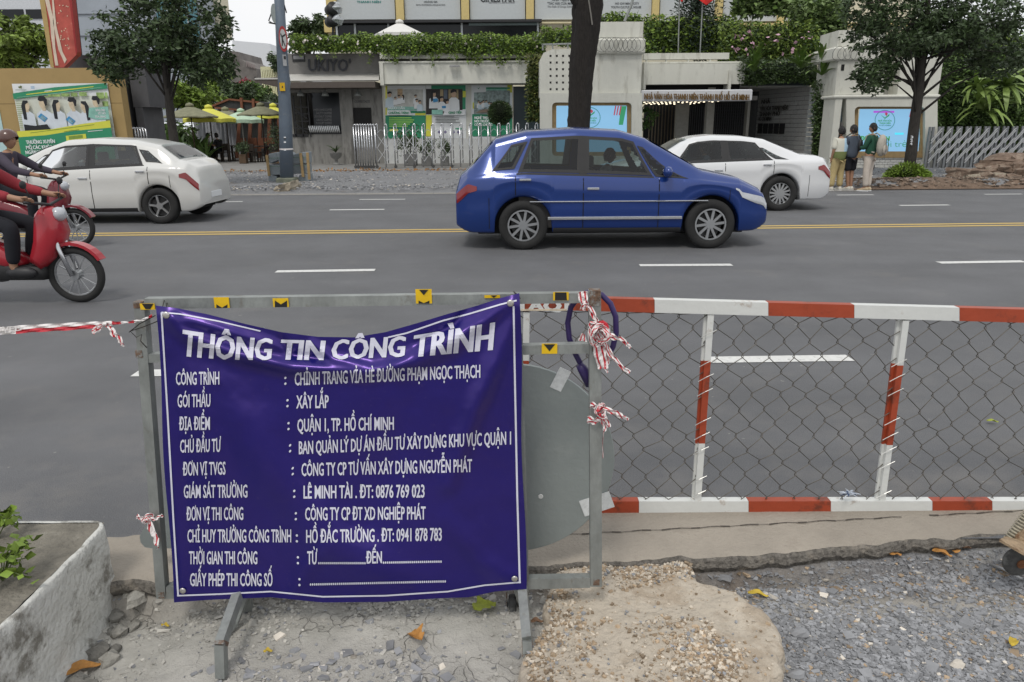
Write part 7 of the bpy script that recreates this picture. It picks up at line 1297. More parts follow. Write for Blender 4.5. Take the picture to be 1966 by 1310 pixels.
for i in range(70): x = x0+g.uniform(-.3, 3.0); s = g.uniform(.08, .25); mb.blob((x, 22.6+g.normal()*.4, .12+g.uniform(0, .35)*min(1, (x-x0)+.4)), (s, s, s*.6), .3, 6)
o = mb.build('rubble_mound', RUB); o['kind'] = 'stuff'
# ------------------------------------------------ VEHICLES
TYRE = mat('tyre_rubber', (.02, .02, .02), .85, var=.2); RIM = mat('alloy_rim', (.42, .43, .44), .3, metal=.8, var=.05); 
def glass_mat():
    m = bpy.data.materials.new('clear_tinted_car_glass'); m.use_nodes = True; t = m.node_tree; t.nodes.clear(); L = t.links.new; tr = N(t, 'BsdfTransparent'); tr.inputs[0].default_value = (.42, .48, .47, 1); gl = N(t, 'BsdfGlossy'); gl.inputs['Roughness'].default_value = .03; gl.inputs[0].default_value = (.9, .9, .9, 1)
    fr = N(t, 'Fresnel'); fr.inputs[0].default_value = 1.5; mx_ = N(t, 'MixShader'); L(fr.outputs[0], mx_.inputs[0]); L(tr.outputs[0], mx_.inputs[1]); L(gl.outputs[0], mx_.inputs[2]); o = N(t, 'OutputMaterial'); L(mx_.outputs[0], o.inputs[0]); return m
CGL = glass_mat(); SEATM = mat('dark_seat_fabric', (.045, .043, .042), .9)
DPL = mat('black_plastic_trim', (.02, .02, .021), .6); LRED = mat('tail_lamp_red', (.20, .008, .01), .15, spec=.8); LWH = mat('headlamp_glass', (.45, .47, .5), .1, spec=.9); SEAM = mat('panel_gap', (.006, .006, .006), .9)
def wheel(t, x, y, r, side, spokes=10, w_=.2):
    w = thing_child('wheel', t, (x, y, r))
    MB().lathe([(r*.64, -w_/2), (r*.93, -w_/2), (r, -w_*.36), (r, w_*.36), (r*.93, w_/2), (r*.62, w_/2)], (x, y, r), 36, 'y', loop=True).build('tyre', TYRE, w, True)
    yo = y+side*(w_/2-.03); mb = MB(); n = 36
    mb.lathe([(r*.58, -.03), (r*.655, -.03), (r*.655, .02), (r*.60, .024), (r*.58, .01)], (x, yo, r), 36, 'y', loop=True)
    for k in range(spokes): a = 6.2832*k/spokes; b = a+.12; mb.bar((x+.04*math.cos(a), yo, r+.04*math.sin(a)), (x+r*.62*math.cos(b), yo, r+r*.62*math.sin(b)), .035, .03, (0, 1, 0))
    mb.lathe([(.01, -.02), (.06, -.02), (.06, .02), (.01, .02)], (x, yo, r), 14, 'y'); mb.build('rim', RIM, w)
    return w
def thing_child(name, par, loc):
    """a part that is itself a small mesh: the brake disc behind the rim"""
    x, y, r = loc; return MB().lathe([(.01, -.03), (r*.5, -.03), (r*.5, .03), (.01, .03)], (x, y, r), 20, 'y').build(name, mat('brake_disc', (.05, .05, .05), .6, metal=.5), par)
def car(name, label, cat, cx_, cy_, rz, paint, L, Wd, H, wb, xc, top, belt, wr, glass, wh=.32, sill=.22, cyl=None, spokes=10, extra=None, door_x=(), lights=True):
    """built in its own frame: +x is the nose. top/belt: (x,z) lists rear to front; all in metres"""
    t = thing(name, label, cat, (0, 0, 0))
    hw = Wd/2; SS = [.1*i for i in range(1, 11)]; tx, tz = zip(*top); bx, bz = zip(*belt); xr, xf = xc-wb/2, xc+wb/2; ra = wh+.055
    Tz = lambda x: float(np.interp(x, tx, tz)); Bz = lambda x: float(np.interp(x, bx, bz))
    W_ = lambda x: hw*(1-.16*max(0, (abs(x)-(L/2-.55))/.55)**2.2-.01*abs(x))
    def zb(x):
        z = sill+.10*max(0, (abs(x)-(L/2-.25))/.25)**2
        for xw in (xr, xf):
            if abs(x-xw) < ra: z = max(z, wh+math.sqrt(max(ra*ra-(x-xw)**2, 0)))
        return z
    def WR(x): k = min(1, max(0, (Tz(x)-Bz(x)-.03)/.42)); return W_(x)*(.90*(1-k)+wr*k)
    def sec(x):
        w0 = W_(x); z0 = zb(x); b_ = max(Bz(x), z0+.12); h = b_-z0; tp = max(Tz(x), b_+.015); r_ = WR(x); q = []
        q.append((w0*.74, z0)); q.append((w0*.955, z0)); q.append((w0*.985, z0+.03)); q.append((w0*(1.0), z0+h*.45)); q.append((w0*.985, z0+h*.68)); q.append((w0*.995, z0+h*.74)); q.append((w0*.97, z0+h*.92)); q.append((w0*.945, b_))
        dz = min(.07, (tp-b_)*.5)
        for s in SS: q.append((w0*.935+(r_-w0*.935)*s, b_+(tp-dz-b_)*s))
        q.append((r_-.05, tp-dz*.25)); q.append((r_-.14, tp)); q.append((r_*.45, tp+.012)); q.append((0, tp+.018)); return q
    def side(x, s):     # window zone of the flank
        w0 = W_(x); b_ = Bz(x); tp = max(Tz(x), b_+.015); r_ = WR(x); dz = min(.07, (tp-b_)*.5); return (w0*.935+(r_-w0*.935)*s, b_+(tp-dz-b_)*s)
    def flank(x, v):
        q = sec(x); z = q[1][1]+(q[7][1]-q[1][1])*v; zz = [p[1] for p in q[1:8]]; yy = [p[0] for p in q[1:8]]; return float(np.interp(z, zz, yy)), z
    xs = sorted(set([-L/2+L*i/220 for i in range(221)]+[xw+s*ra*math.cos(a) for xw in (xr, xf) for s in (1,) for a in np.linspace(0.02, math.pi-.02, 22)])); ns = 12+len(SS); V = []; 
    for x in xs: q = sec(x); V += [(x, -a, b) for a, b in q]+[(x, a, b) for a, b in reversed(q[:-1])]
    m = 2*ns-1
    def open_(i, k):      # window openings are left out of the shell
        k = min(k, m-2-k); xa, xb = xs[i], xs[i+1]
        if 8 <= k < 7+len(SS):
            s0_, s1_ = SS[k-8], SS[k-7]
            for (p0, q0_, p1, q1_, a0, a1) in glass['side']:
                lo = [p0+(p1-p0)*(s-a0)/(a1-a0) for s in (s0_, s1_)]; hi = [q0_+(q1_-q0_)*(s-a0)/(a1-a0) for s in (s0_, s1_)]
                if s0_ >= a0-.03 and s1_ <= a1+.03 and xa >= max(lo)+.004 and xb <= min(hi)-.004: return True
        if k >= 9+len(SS):
            for g0, g1 in (glass['front'], glass['rear']):
                if xa > g0+.03 and xb < g1-.03: return True
        return False
    F_ = [(i*m+k, (i+1)*m+k, (i+1)*m+k+1, i*m+k+1) for i in range(len(xs)-1) for k in range(m-1) if not open_(i, k)]; F_ += [tuple(range(m)), tuple((len(xs)-1)*m+k for k in range(m-1, -1, -1))]
    o = fin('body', V, F_, paint, t, True, local=True); 
    mb = MB().box(-L/2+.3, L/2-.3, -hw*.72, hw*.72, .2, .62); mb.build('underbody', BLACKM, t, local=True)
    for xw in (xr, xf): MB().box(xw-ra, xw+ra, -hw*.95, -hw*.73, .5, wh+ra+.02).box(xw-ra, xw+ra, hw*.73, hw*.95, .5, wh+ra+.02).build('wheel_well', BLACKM, t, local=True) if False else None
    def patch(name, f, nu, nv, m_, par=t, flip=False):
        V = [f(i/nu, j/nv) for i in range(nu+1) for j in range(nv+1)]; return fin(name, V, [(i*(nv+1)+j, (i+1)*(nv+1)+j, (i+1)*(nv+1)+j+1, i*(nv+1)+j+1) for i in range(nu) for j in range(nv)], m_, par, True, local=True)
    for sgn in (-1, 1):
        for (xa0, xb0, xa1, xb1, s0, s1) in glass['side']:
            def f(u, v, sgn=sgn):
                s = s0+(s1-s0)*v; x = (xa0+(xa1-xa0)*v)*(1-u)+(xb0+(xb1-xb0)*v)*u; y, z = side(x, s); return (x, sgn*(y+.006), z+.002)
            patch('side_window', f, 14, 6, CGL)
            def rim_(a, b, sgn=sgn):      # dark rubber seal round the pane
                s = s0+(s1-s0)*b; x = (xa0+(xa1-xa0)*b)*(1-a)+(xb0+(xb1-xb0)*b)*a; y, z = side(x, s); return (x, sgn*(y+.008), z+.002)
            wx = max(.05, min(.16, .045/max(.1, abs(xb0-xa0)))); V = []; nn_ = 8; lp = [(i/nn_, 0) for i in range(nn_)]+[(1, i/nn_) for i in range(nn_)]+[(1-i/nn_, 1) for i in range(nn_)]+[(0, 1-i/nn_) for i in range(nn_)]
            for a, b in lp: V.append(rim_(-.01+1.02*a, -.02+1.04*b))
            for a, b in lp: V.append(rim_(wx+(1-2*wx)*a, .07+.86*b))
            nl = len(lp); fin('window_seal', V, [(i, (i+1) % nl, nl+(i+1) % nl, nl+i) for i in range(nl)], DPL, t, True, local=True)
    for sgn in (-1, 1):
        (a0, b0, a1, b1, s0, s1), (c0, d0, c1, d1, _, _) = glass['side'][0], glass['side'][1]
        def f(u, v, sgn=sgn): s = s0-.03+(s1-s0+.05)*v; x = (d0+(d1-d0)*v)*(1-u)+(a0+(a1-a0)*v)*u+(u-.5)*.03; y, z = side(x, s); return (x, sgn*(y+.004), z+.002)
        patch('pillar_trim', f, 3, 6, DPL)
        def f(u, v, sgn=sgn): x = c0-.03+(b0+.06-c0)*u; y, z = side(x, .02+.05*v); return (x, sgn*(y+.008), z)
        patch('window_trim', f, 20, 1, DPL)
    for nm, (x0, x1) in (('windscreen', glass['front']), ('rear_window', glass['rear'])):
        def f(u, v):
            x = x0+(x1-x0)*u; r_ = WR(x)-.10; yy = (v*2-1)*r_; sl = (Tz(x+.01)-Tz(x-.01))/.02; n = Vector((-sl, 0, 1)).normalized()*.012; k = 1-abs(v*2-1); return (x+n.x, yy, Tz(x)+.018*min(1, k*3)+n.z-.004)
        patch(nm, f, 12, 12, CGL)
    # belt trim, seams, handles, mirror
    for sgn in (-1, 1):
        for xd in door_x:
            def f(u, v, xd=xd, sgn=sgn): y, z = flank(xd+.012*u, .04+.94*v); return (xd+.012*u, sgn*(y+.003), z)
            patch('door_gap', f, 1, 10, SEAM)
        for xd in (-L/2+.46, L/2-.58):
            def f(u, v, xd=xd, sgn=sgn): y, z = flank(xd+.009*u, .03+.60*v); return (xd+.009*u, sgn*(y+.003), z)
            patch('bumper_gap', f, 1, 6, SEAM)
        for xd in [x+.14 for x in door_x[:-1]]:
            y, z = flank(xd, .80); MB().box(xd-.08, xd+.08, sgn*y-.022, sgn*y+.022, z-.015, z+.015, .006).build('door_handle', paint if 'plain' in label else CHROME, t, local=True)
        def f(u, v, sgn=sgn): x = -L/2*.62+(L*.62)*u; y, z = flank(x, .0+.10*v); return (x, sgn*(y+.006), z)
        for xa, xb in ((xr+ra+.02, xf-ra-.02),):
            def f(u, v, sgn=sgn): x = xa+(xb-xa)*u; y, z = flank(x, .0+.09*v); return (x, sgn*(y+.008), z)
            patch('sill_trim', f, 20, 2, extra or DPL)
        xm = glass['mirror']; y, z = side(xm, .1); mb = MB().blob((xm, sgn*(y+.11), z+.07), (.07, .11, .075), .02, 10); mb.build('door_mirror', paint, t, True, local=True)
        if lights:
            for nm, x0, x1, v0, v1, m_ in (('headlight', L/2-.50, L/2-.015, .66, .93, LWH), ('tail_light', -L/2+.01, -L/2+.30, .66, .95, LRED)):
                def f(u, v, sgn=sgn): x = x0+(x1-x0)*u; k = u if nm == 'headlight' else 1-u; vv = v0+(v1-v0)*(.5+(v-.5)*(.25+.75*k)); y, z = flank(x, vv); return (x, sgn*(y+.007), z)
                patch(nm, f, 10, 5, m_)
        for xw in (xr, xf):      # dark lining of each wheel arch
            n = 16; V = []
            for i in range(n+1): a = math.pi*i/n; 
            V = [(xw+(ra+.004)*math.cos(math.pi*i/n), sgn*yy, wh+(ra+.004)*math.sin(math.pi*i/n)) for i in range(n+1) for yy in (hw*.70, hw*.94)]; V += [(xw, sgn*hw*.70, wh)]
            fin('arch_liner', V, [(2*i, 2*i+1, 2*i+3, 2*i+2) for i in range(n)]+[(2*i, 2*i+2, len(V)-1) for i in range(n)], BLACKM, t, local=True)
    for sx in (-.36, .36): MB().box(-.34, -.20, sx-.24, sx+.24, .55, 1.08, .04).box(-.32, -.24, sx-.12, sx+.12, 1.09, 1.26, .02).box(-.2, .3, sx-.24, sx+.24, .50, .64, .03).build('front_seat', SEATM, t, local=True)
    MB().box(-1.25, -1.1, -.6, .6, .6, 1.08, .04).box(-1.1, -.65, -.6, .6, .56, .68, .03).build('rear_seat', SEATM, t, local=True); MB().box(.62, 1.1, -hw*.82, hw*.82, .62, .9, .04).build('dashboard', SEATM, t, local=True); MB().tube([(.50+.05*math.cos(6.2832*i/20), .36+.17*math.sin(6.2832*i/20), .90+.16*math.cos(6.2832*i/20)) for i in range(20)], .014, 6, closed=True).build('steering_wheel', SEATM, t, True, local=True)
    for sgn in (-1, 1): MB().box(-1.3, .9, sgn*hw*.86-.02, sgn*hw*.86+.02, .3, .86).build('door_lining', SEATM, t, local=True)
    q = Tz(L/2-.01); MB().box(L/2-.03, L/2+.012, -hw*.5, hw*.5, .38, .56, .01).build('grille', DPL, t, local=True); MB().box(-L/2-.012, -L/2+.02, -.24, .24, .42, .53, .005).build('number_plate', PWH, t, local=True)
    for xw in (xr, xf):
        for sgn in (-1, 1): wheel(t, xw, sgn*(hw-.115), wh, sgn, spokes)
    if cyl: MB().blob((glass['rear'][1]+.1, 0, Tz(glass['rear'][1]+.1)+.04), (.09, .015, .05), .02, 8).build('roof_aerial', paint, t, True, local=True)
    t.location = (cx_, cy_, 0); t.rotation_euler = (0, 0, rz); return t
WCAR = mat('white_car_paint', (.66, .67, .68), .22, var=.02, scale=1, coat=.6); BCAR = mat('blue_car_paint', (.008, .036, .19), .25, metal=.25, var=.05, scale=1, coat=.8); WCAR2 = mat('pearl_white_paint', (.60, .60, .58), .3, var=.03, scale=1, coat=.5)
# blue hatchback SUV heading right
a = P(868, 430, 11.2); b = P(1452, 430, 11.2); Lb = b.x-a.x; print('blue car length', Lb)
car('blue_car', 'blue hatchback with a chrome side strip driving right in the near lane', 'car', (a.x+b.x)/2, 11.15, 0.0, BCAR, 4.35, 1.78, 1.6, 2.6, .06,
    [(-2.175, .80), (-2.12, 1.0), (-1.95, 1.14), (-1.62, 1.50), (-1.2, 1.60), (-.5, 1.635), (.1, 1.60), (.45, 1.50), (1.25, 1.06), (1.75, .96), (2.05, .82), (2.175, .62)],
    [(-2.175, .78), (-2.0, .99), (-1.2, 1.02), (0, .98), (1.2, .945), (1.75, .88), (2.1, .74), (2.175, .60)], .70,
    {'side': [(-.38, .52, -.36, .28, .1, .93), (-1.30, -.46, -1.12, -.44, .1, .93), (-1.66, -1.36, -1.40, -1.18, .2, .85), (.58, 1.02, .34, .42, .08, .85)], 'front': (.52, 1.2), 'rear': (-1.93, -1.66), 'mirror': .72}, wh=.34, sill=.24, door_x=(-1.35, -.42, .62))
o = [c for c in bpy.data.objects if c.name.startswith('blue_car')][0]
for sgn in (-1,): MB().box(-.9, .95, sgn*.895-.012, sgn*.895+.012, .42, .46, .005).build('chrome_strip', CHROME, o, local=True); MB().box(-1.15, 1.3, sgn*.885-.012, sgn*.885+.012, .66, .675, .004).build('side_crease', CHROME, o, local=True)
# white saloon heading left, right of the blue car
car('white_car', 'white saloon car driving left, partly hidden by the blue car', 'car', P(1430, 380, 15.7).x-.92, 15.75, math.pi-.01, WCAR, 4.75, 1.8, 1.45, 2.75, .02,
    [(-2.375, .78), (-2.3, 1.0), (-2.1, 1.06), (-1.75, 1.09), (-1.05, 1.38), (-.6, 1.44), (0, 1.46), (.3, 1.43), (.6, 1.34), (1.15, 1.01), (1.6, .96), (2.1, .84), (2.375, .58)],
    [(-2.375, .76), (-2.2, .98), (-1.2, .98), (0, .94), (1.2, .90), (1.8, .82), (2.2, .72), (2.375, .56)], .69,
    {'side': [(-.22, .75, -.20, .45, .08, .93), (-1.15, -.30, -.85, -.28, .08, .93), (-1.48, -1.22, -1.0, -.92, .12, .7)], 'front': (.48, 1.14), 'rear': (-1.7, -1.1), 'mirror': .82}, wh=.34, sill=.22, door_x=(-1.2, -.25, .80), spokes=14)
# white hatchback heading left
car('white_car', 'pearl white hatchback driving left at the left side, behind the red motorbikes', 'car', (P(0, 380, 14.6).x+P(428, 380, 14.6).x)/2+.02, 14.35, math.pi-.015, WCAR2, 4.28, 1.74, 1.55, 2.62, -.12,
    [(-2.14, .72), (-2.08, .98), (-1.9, 1.10), (-1.82, 1.12), (-1.45, 1.38), (-1.0, 1.47), (-.3, 1.50), (.25, 1.47), (.65, 1.34), (1.25, 1.06), (1.65, .98), (1.98, .84), (2.14, .6)],
    [(-2.14, .70), (-1.95, 1.0), (-1.2, 1.02), (0, .96), (1.2, .90), (1.7, .82), (2.0, .72), (2.14, .56)], .70,
    {'side': [(-.22, .78, -.20, .48, .08, .93), (-1.20, -.30, -1.05, -.28, .08, .93), (-1.55, -1.26, -1.28, -1.11, .25, .8), (.84, 1.15, .54, .62, .08, .8)], 'front': (.58, 1.22), 'rear': (-1.8, -1.46), 'mirror': .9}, wh=.32, sill=.22, door_x=(-1.3, -.26, .88), spokes=5)
# ------------------------------------------------ PEOPLE
SKIN_ = mat('warm_skin', (.34, .19, .12), .55, var=.1); HAIR = mat('black_hair', (.008, .007, .007), .5, var=.3, scale=30, bump=.6); HAIRB = mat('dark_brown_hair', (.02, .012, .009), .5, var=.3, bump=.6)
def bodyskin(t, J, rad, m_=SKIN_): 
    names = list(J); idx = {n: i for i, n in enumerate(names)}; E = [('pelvis', 'waist'), ('waist', 'chest'), ('chest', 'neck0'), ('neck0', 'neck'), ('chest', 'shl'), ('shl', 'ell'), ('ell', 'wrl'), ('wrl', 'pal'), ('chest', 'shr'), ('shr', 'elr'), ('elr', 'wrr'), ('wrr', 'par'), ('pelvis', 'hil'), ('hil', 'knl'), ('knl', 'anl'), ('anl', 'tol'), ('pelvis', 'hir'), ('hir', 'knr'), ('knr', 'anr'), ('anr', 'tor')]
    o = skin('body', [J[n] for n in names], [(idx[a], idx[b]) for a, b in E], [rad[n] for n in names], m_, t, 1, root=idx['pelvis'])
    return o
RAD = dict(pelvis=.13, waist=.12, chest=.135, neck0=.065, neck=.05, shl=.055, ell=.042, wrl=.03, pal=.034, shr=.055, elr=.042, wrr=.03, par=.034, hil=.085, knl=.058, anl=.04, tol=.035, hir=.085, knr=.058, anr=.04, tor=.035)
def head(t, c, yaw, hair=HAIR, long=0, cap=None, s=1.0):
    """egg-shaped head with nose, ears, mouth, eyes; faces +y turned by yaw"""
    M = Matrix.Rotation(yaw, 3, 'Z'); c = Vector(c); vs = []; n, m = 20, 14
    for j in range(m+1):
        ph = math.pi*j/m
        for i in range(n):
            a = 2*math.pi*i/n; x, y, z = math.sin(ph)*math.cos(a), math.sin(ph)*math.sin(a), math.cos(ph); X, Y, Z = x*.074, y*.092, z*.118
            if z < -.1: X *= 1-.32*(-z-.1); Y = Y*(1-.18*(-z)) if y > 0 else Y*(1-.45*(-z-.1))
            if y > .75 and -.35 < z < .12: Y += .018*math.exp(-(x/.18)**2)*(1-abs((z+.2)/.35))
            if y > .75 and abs(z-.12) < .12 and .2 < abs(x) < .55: Y -= .006
            vs.append(tuple(c+M @ (Vector((X, Y, Z))*s)))
    F_ = [(j*n+i, (j+1)*n+i, (j+1)*n+(i+1) % n, j*n+(i+1) % n) for j in range(m) for i in range(n)]; h = fin('head', vs, F_, SKIN_, t, True, local=True)
    for sx in (-1, 1):
        MB().blob(tuple(c+M @ (Vector((sx*.075, -.003, -.005))*s)), (.012, .02, .03), .02, 7).build('ear', SKIN_, h, True, local=True); MB().blob(tuple(c+M @ (Vector((sx*.03, .083, .015))*s)), (.010, .006, .005), 0, 7).build('eye', mat('eye_dark', (.02, .015, .012), .3), h, True, local=True)
    MB().blob(tuple(c+M @ (Vector((0, .088, -.052))*s)), (.020, .006, .005), 0, 7).build('mouth', mat('lip', (.3, .1, .08), .5), h, True, local=True)
    if hair:
        vs = []; n, m = 26, 14
        for j in range(m+1):
            for i in range(n):
                a = 2*math.pi*i/n; front = max(0, math.sin(a)); lim = math.radians(128-58*front**.8+(20 if long else 0)); ph = lim*j/m; x, y, z = math.sin(ph)*math.cos(a), math.sin(ph)*math.sin(a), math.cos(ph); q = 1+.03*math.sin(a*9+j)+.05*random.uniform(-1, 1)*(j > 0); vs.append(tuple(c+M @ (Vector((x*.087*q, y*.106*q-.004, z*.133*q))*s)))
        fin('hair', vs, [(j*n+i, (j+1)*n+i, (j+1)*n+(i+1) % n, j*n+(i+1) % n) for j in range(m) for i in range(n)], hair, t, False, local=True)
    return h
def hand(t, w_, p, m_=SKIN_):
    w_ = Vector(w_); p = Vector(p); d = (p-w_).normalized(); s = d.orthogonal().normalized()
    for k in range(4): o = p+s*(.015*(k-1.5)); MB().tube([o, o+d*.035+Vector((0, .006, 0)), o+d*(.06-.006*abs(k-1.5))+Vector((0, .016, 0))], [.010, .009, .007], 6).build('finger', m_, t, True, local=True)
    MB().tube([w_.lerp(p, .6)+s*.02, w_.lerp(p, 1.0)+s*.04+d*.01, w_.lerp(p, 1.0)+s*.042+d*.035], [.011, .010, .008], 6).build('thumb', m_, t, True, local=True)
def shoe(t, an, to, m_, sole=PWH):
    an = Vector(an); to = Vector(to); d = (to-an); d.z = 0; d.normalize(); s = Vector((-d.y, d.x, 0)); vs = []; prof = [(-.075, .032, .07), (-.05, .040, .10), (0, .042, .105), (.06, .044, .075), (.12, .048, .06), (.17, .042, .05), (.195, .02, .035)]
    for a, w2, h in prof:
        b = Vector((an.x, an.y, 0))+d*a
        for x, z in ((-w2, .015), (-w2, h*.6), (-w2*.6, h), (w2*.6, h), (w2, h*.6), (w2, .015)): vs.append(tuple(b+s*x+Vector((0, 0, z))))
    m = len(prof); fin('shoe', vs, [(i*6+k, (i+1)*6+k, (i+1)*6+(k+1) % 6, i*6+(k+1) % 6) for i in range(m-1) for k in range(6)]+[(0, 1, 2, 3, 4, 5), tuple((m-1)*6+k for k in (5, 4, 3, 2, 1, 0))], m_, t, True, local=True)
    vs = []
    for a, w2, h in prof:
        b = Vector((an.x, an.y, 0))+d*(a*1.02)
        for x, z in ((-w2-.003, 0), (-w2-.003, .022), (w2+.003, .022), (w2+.003, 0)): vs.append(tuple(b+s*x+Vector((0, 0, z))))
    fin('sole', vs, [(i*4+k, (i+1)*4+k, (i+1)*4+(k+1) % 4, i*4+(k+1) % 4) for i in range(m-1) for k in range(4)]+[(0, 1, 2, 3), tuple((m-1)*4+k for k in (3, 2, 1, 0))], sole, t, False, local=True)
def garment(t, name, m_, J, pts, edges, rads, sub=2): return skin(name, pts, edges, rads, m_, t, sub, root=0)
def stander(label, loc, rz, h, J, shirt, trousers, shoes, head_yaw, sleeves=.55, shorts=False, loose=1.0, tail=.80, longsleeve=False):
    t = thing('person', label, 'person', loc, rz); k = h/1.70; S = lambda v: (v[0]*k, v[1]*k, v[2]*k); J = {n: S(v) for n, v in J.items()}; bodyskin(t, J, {n: r*k for n, r in RAD.items()}); V_ = lambda n: Vector(J[n])
    c = V_('neck')+Vector((0, .012, .115*k)); head(t, c, head_yaw, s=k)
    for a, b in (('wrl', 'pal'), ('wrr', 'par')): hand(t, J[a], J[b])
    # shirt: torso plus sleeves
    tl = Vector((V_('pelvis').x, V_('pelvis').y, tail*k)); pts = [V_('chest'), V_('waist'), tl, V_('neck0')+Vector((0, 0, -.03)), V_('shl'), V_('shr')]; ed = [(0, 1), (1, 2), (0, 3), (0, 4), (0, 5)]; rd = [(.185*loose, .135*loose), (.175*loose, .125*loose), (.185*loose, .135*loose), .075, .078*loose, .078*loose]
    for sh, el, wr, pi in (('shl', 'ell', 'wrl', 4), ('shr', 'elr', 'wrr', 5)):
        e = V_(sh).lerp(V_(el), 1.0 if longsleeve else min(1, sleeves*1.55)); pts.append(e); ed.append((pi, len(pts)-1)); rd.append(.066*loose if not longsleeve else .055)
        if longsleeve: pts.append(V_(el).lerp(V_(wr), .85)); ed.append((len(pts)-2, len(pts)-1)); rd.append(.042)
    o = garment(t, 'shirt', shirt, J, [tuple(p) for p in pts], ed, rd)
    pts = [V_('pelvis')+Vector((0, 0, .02))]; ed = []; rd = [(.155*loose, .125)]
    for hi, kn, an in (('hil', 'knl', 'anl'), ('hir', 'knr', 'anr')):
        n0 = len(pts); pts.append(V_(hi)+Vector((0, 0, -.05))); rd.append(.105*loose); ed.append((0, n0))
        if shorts: pts.append(V_(hi).lerp(V_(kn), .95)); rd.append(.095*loose); ed.append((n0, n0+1))
        else: pts.append(V_(kn)); rd.append(.082*loose); ed.append((n0, n0+1)); pts.append(V_(kn).lerp(V_(an), .96)); rd.append(.070*loose); ed.append((n0+1, n0+2))
    garment(t, 'shorts' if shorts else 'trousers', trousers, J, [tuple(p) for p in pts], ed, rd)
    shoe(t, J['anl'], J['tol'], shoes); shoe(t, J['anr'], J['tor'], shoes); return t
def pose(**k):
    J = dict(pelvis=(0, 0, .93), waist=(0, 0, 1.08), chest=(0, -.01, 1.28), neck0=(0, -.01, 1.40), neck=(0, .0, 1.47), shl=(-.175, -.01, 1.36), ell=(-.215, -.03, 1.10), wrl=(-.20, .05, .86), pal=(-.195, .07, .79), shr=(.175, -.01, 1.36), elr=(.215, -.03, 1.10), wrr=(.20, .05, .86), par=(.195, .07, .79), hil=(-.09, 0, .86), knl=(-.10, .01, .48), anl=(-.11, -.01, .09), tol=(-.12, .10, .04), hir=(.09, 0, .86), knr=(.10, .01, .48), anr=(.11, -.01, .09), tor=(.12, .10, .04)); J.update(k); return J
def blockmat(name, parts, base):
    """colour-blocked cloth: shapes in the garment's own coordinates"""
    m = mat(name, base, .9, var=.06); t = m.node_tree; b = t.nodes['Principled BSDF']; L = t.links.new; src = b.inputs['Base Color'].links[0].from_socket; tc = N(t, 'TexCoord'); sx = N(t, 'SeparateXYZ'); L(tc.outputs['Object'], sx.inputs[0])
    for axis, op, val, col in parts:
        n = N(t, 'Math', operation=op); L(sx.outputs[axis], n.inputs[0]); n.inputs[1].default_value = val; mx_ = N(t, 'MixRGB'); L(n.outputs[0], mx_.inputs[0]); L(src, mx_.inputs[1]); mx_.inputs[2].default_value = (*col, 1); src = mx_.outputs[0]
    L(src, b.inputs['Base Color']); return m
KH = mat('khaki_cloth', (.42, .33, .16), .9, var=.12, bump=.2); NAVY = mat('black_shorts_cloth', (.012, .013, .018), .9); CREAMC = mat('cream_cloth', (.52, .46, .40), .9, var=.1, bump=.3, bscale=14); SLATE = mat('slate_blue_cloth', (.065, .08, .105), .9, var=.1); DGR = mat('dark_green_cloth', (.018, .075, .045), .9, var=.1); SHO = mat('off_white_shoe', (.52, .50, .44), .7)
MULTI = blockmat('colour_block_shirt', [(0, 'GREATER_THAN', .03, (.38, .55, .68)), (2, 'LESS_THAN', .98, (.16, .19, .07))], (.58, .57, .49))
q = G(1600, 366, 0); p1 = stander('person in cream, blue and olive shirt and khaki trousers, leftmost of the three', (q.x+.05, q.y, 0.0), 0.25, 1.58, pose(anl=(-.16, 0, .09), tol=(-.2, .1, .04), knl=(-.12, .02, .48)), MULTI, KH, SHO, .2, .7, False, 1.12, .74)
q = G(1624, 366, 0); p2 = stander('person in slate blue T-shirt and black shorts, middle of the three', (q.x+.05, q.y+.05, 0.0), .35, 1.62, pose(anl=(.02, 0, .09), tol=(0, .12, .04), knl=(-.04, .02, .48), wrl=(-.10, .22, 1.15), ell=(-.21, .06, 1.10), pal=(-.06, .27, 1.18)), SLATE, NAVY, SHO, .5, .7, True, 1.05, .80)
q = G(1662, 367, 0); p3 = stander('person in dark green shirt and cream trousers with a backpack, rightmost of the three', (q.x, q.y, 0.0), .75, 1.66, pose(wrl=(-.05, .26, 1.12), ell=(-.21, .10, 1.08), pal=(0, .32, 1.14), anl=(-.06, 0, .09), tol=(-.08, .12, .04)), DGR, CREAMC, mat('tan_shoe', (.45, .36, .24), .7), .75, .7, False, 1.0, .86, True)
# backpack, sling bag, carried bag
def local_thing(name, label, cat, p, off=(0, 0, 0)): t = thing(name, label, cat, tuple(Vector(p.location)), p.rotation_euler.z); return t
BP_ = mat('beige_canvas', (.40, .37, .32), .9, var=.12, bump=.3); t = local_thing('backpack', 'beige canvas backpack with dark straps worn by the person in green', 'backpack', p3)
MB().blob((.02, -.24, 1.13), (.16, .11, .27), .04, 14).build('main_bag', BP_, t, True, local=True); MB().blob((.02, -.34, 1.03), (.12, .05, .13), .04, 12).build('front_pocket', BP_, t, True, local=True)
for sx in (-.11, .13): MB().tube([(sx, -.15, 1.36), (sx, -.05, 1.43), (sx, .10, 1.36), (sx, .13, 1.2), (sx*1.15, .06, 1.0), (sx, -.14, .96)], .017, 6).build('strap', BP_, t, True, local=True)
for sx in (-.04, .08): MB().bar((sx, -.36, 1.3), (sx, -.39, .98), .018, .008).build('dark_strap', BLACK, t, local=True)
MB().bar((.1, -.3, .9), (.12, -.31, .80), .015, .008).build('dark_strap', BLACK, t, local=True)
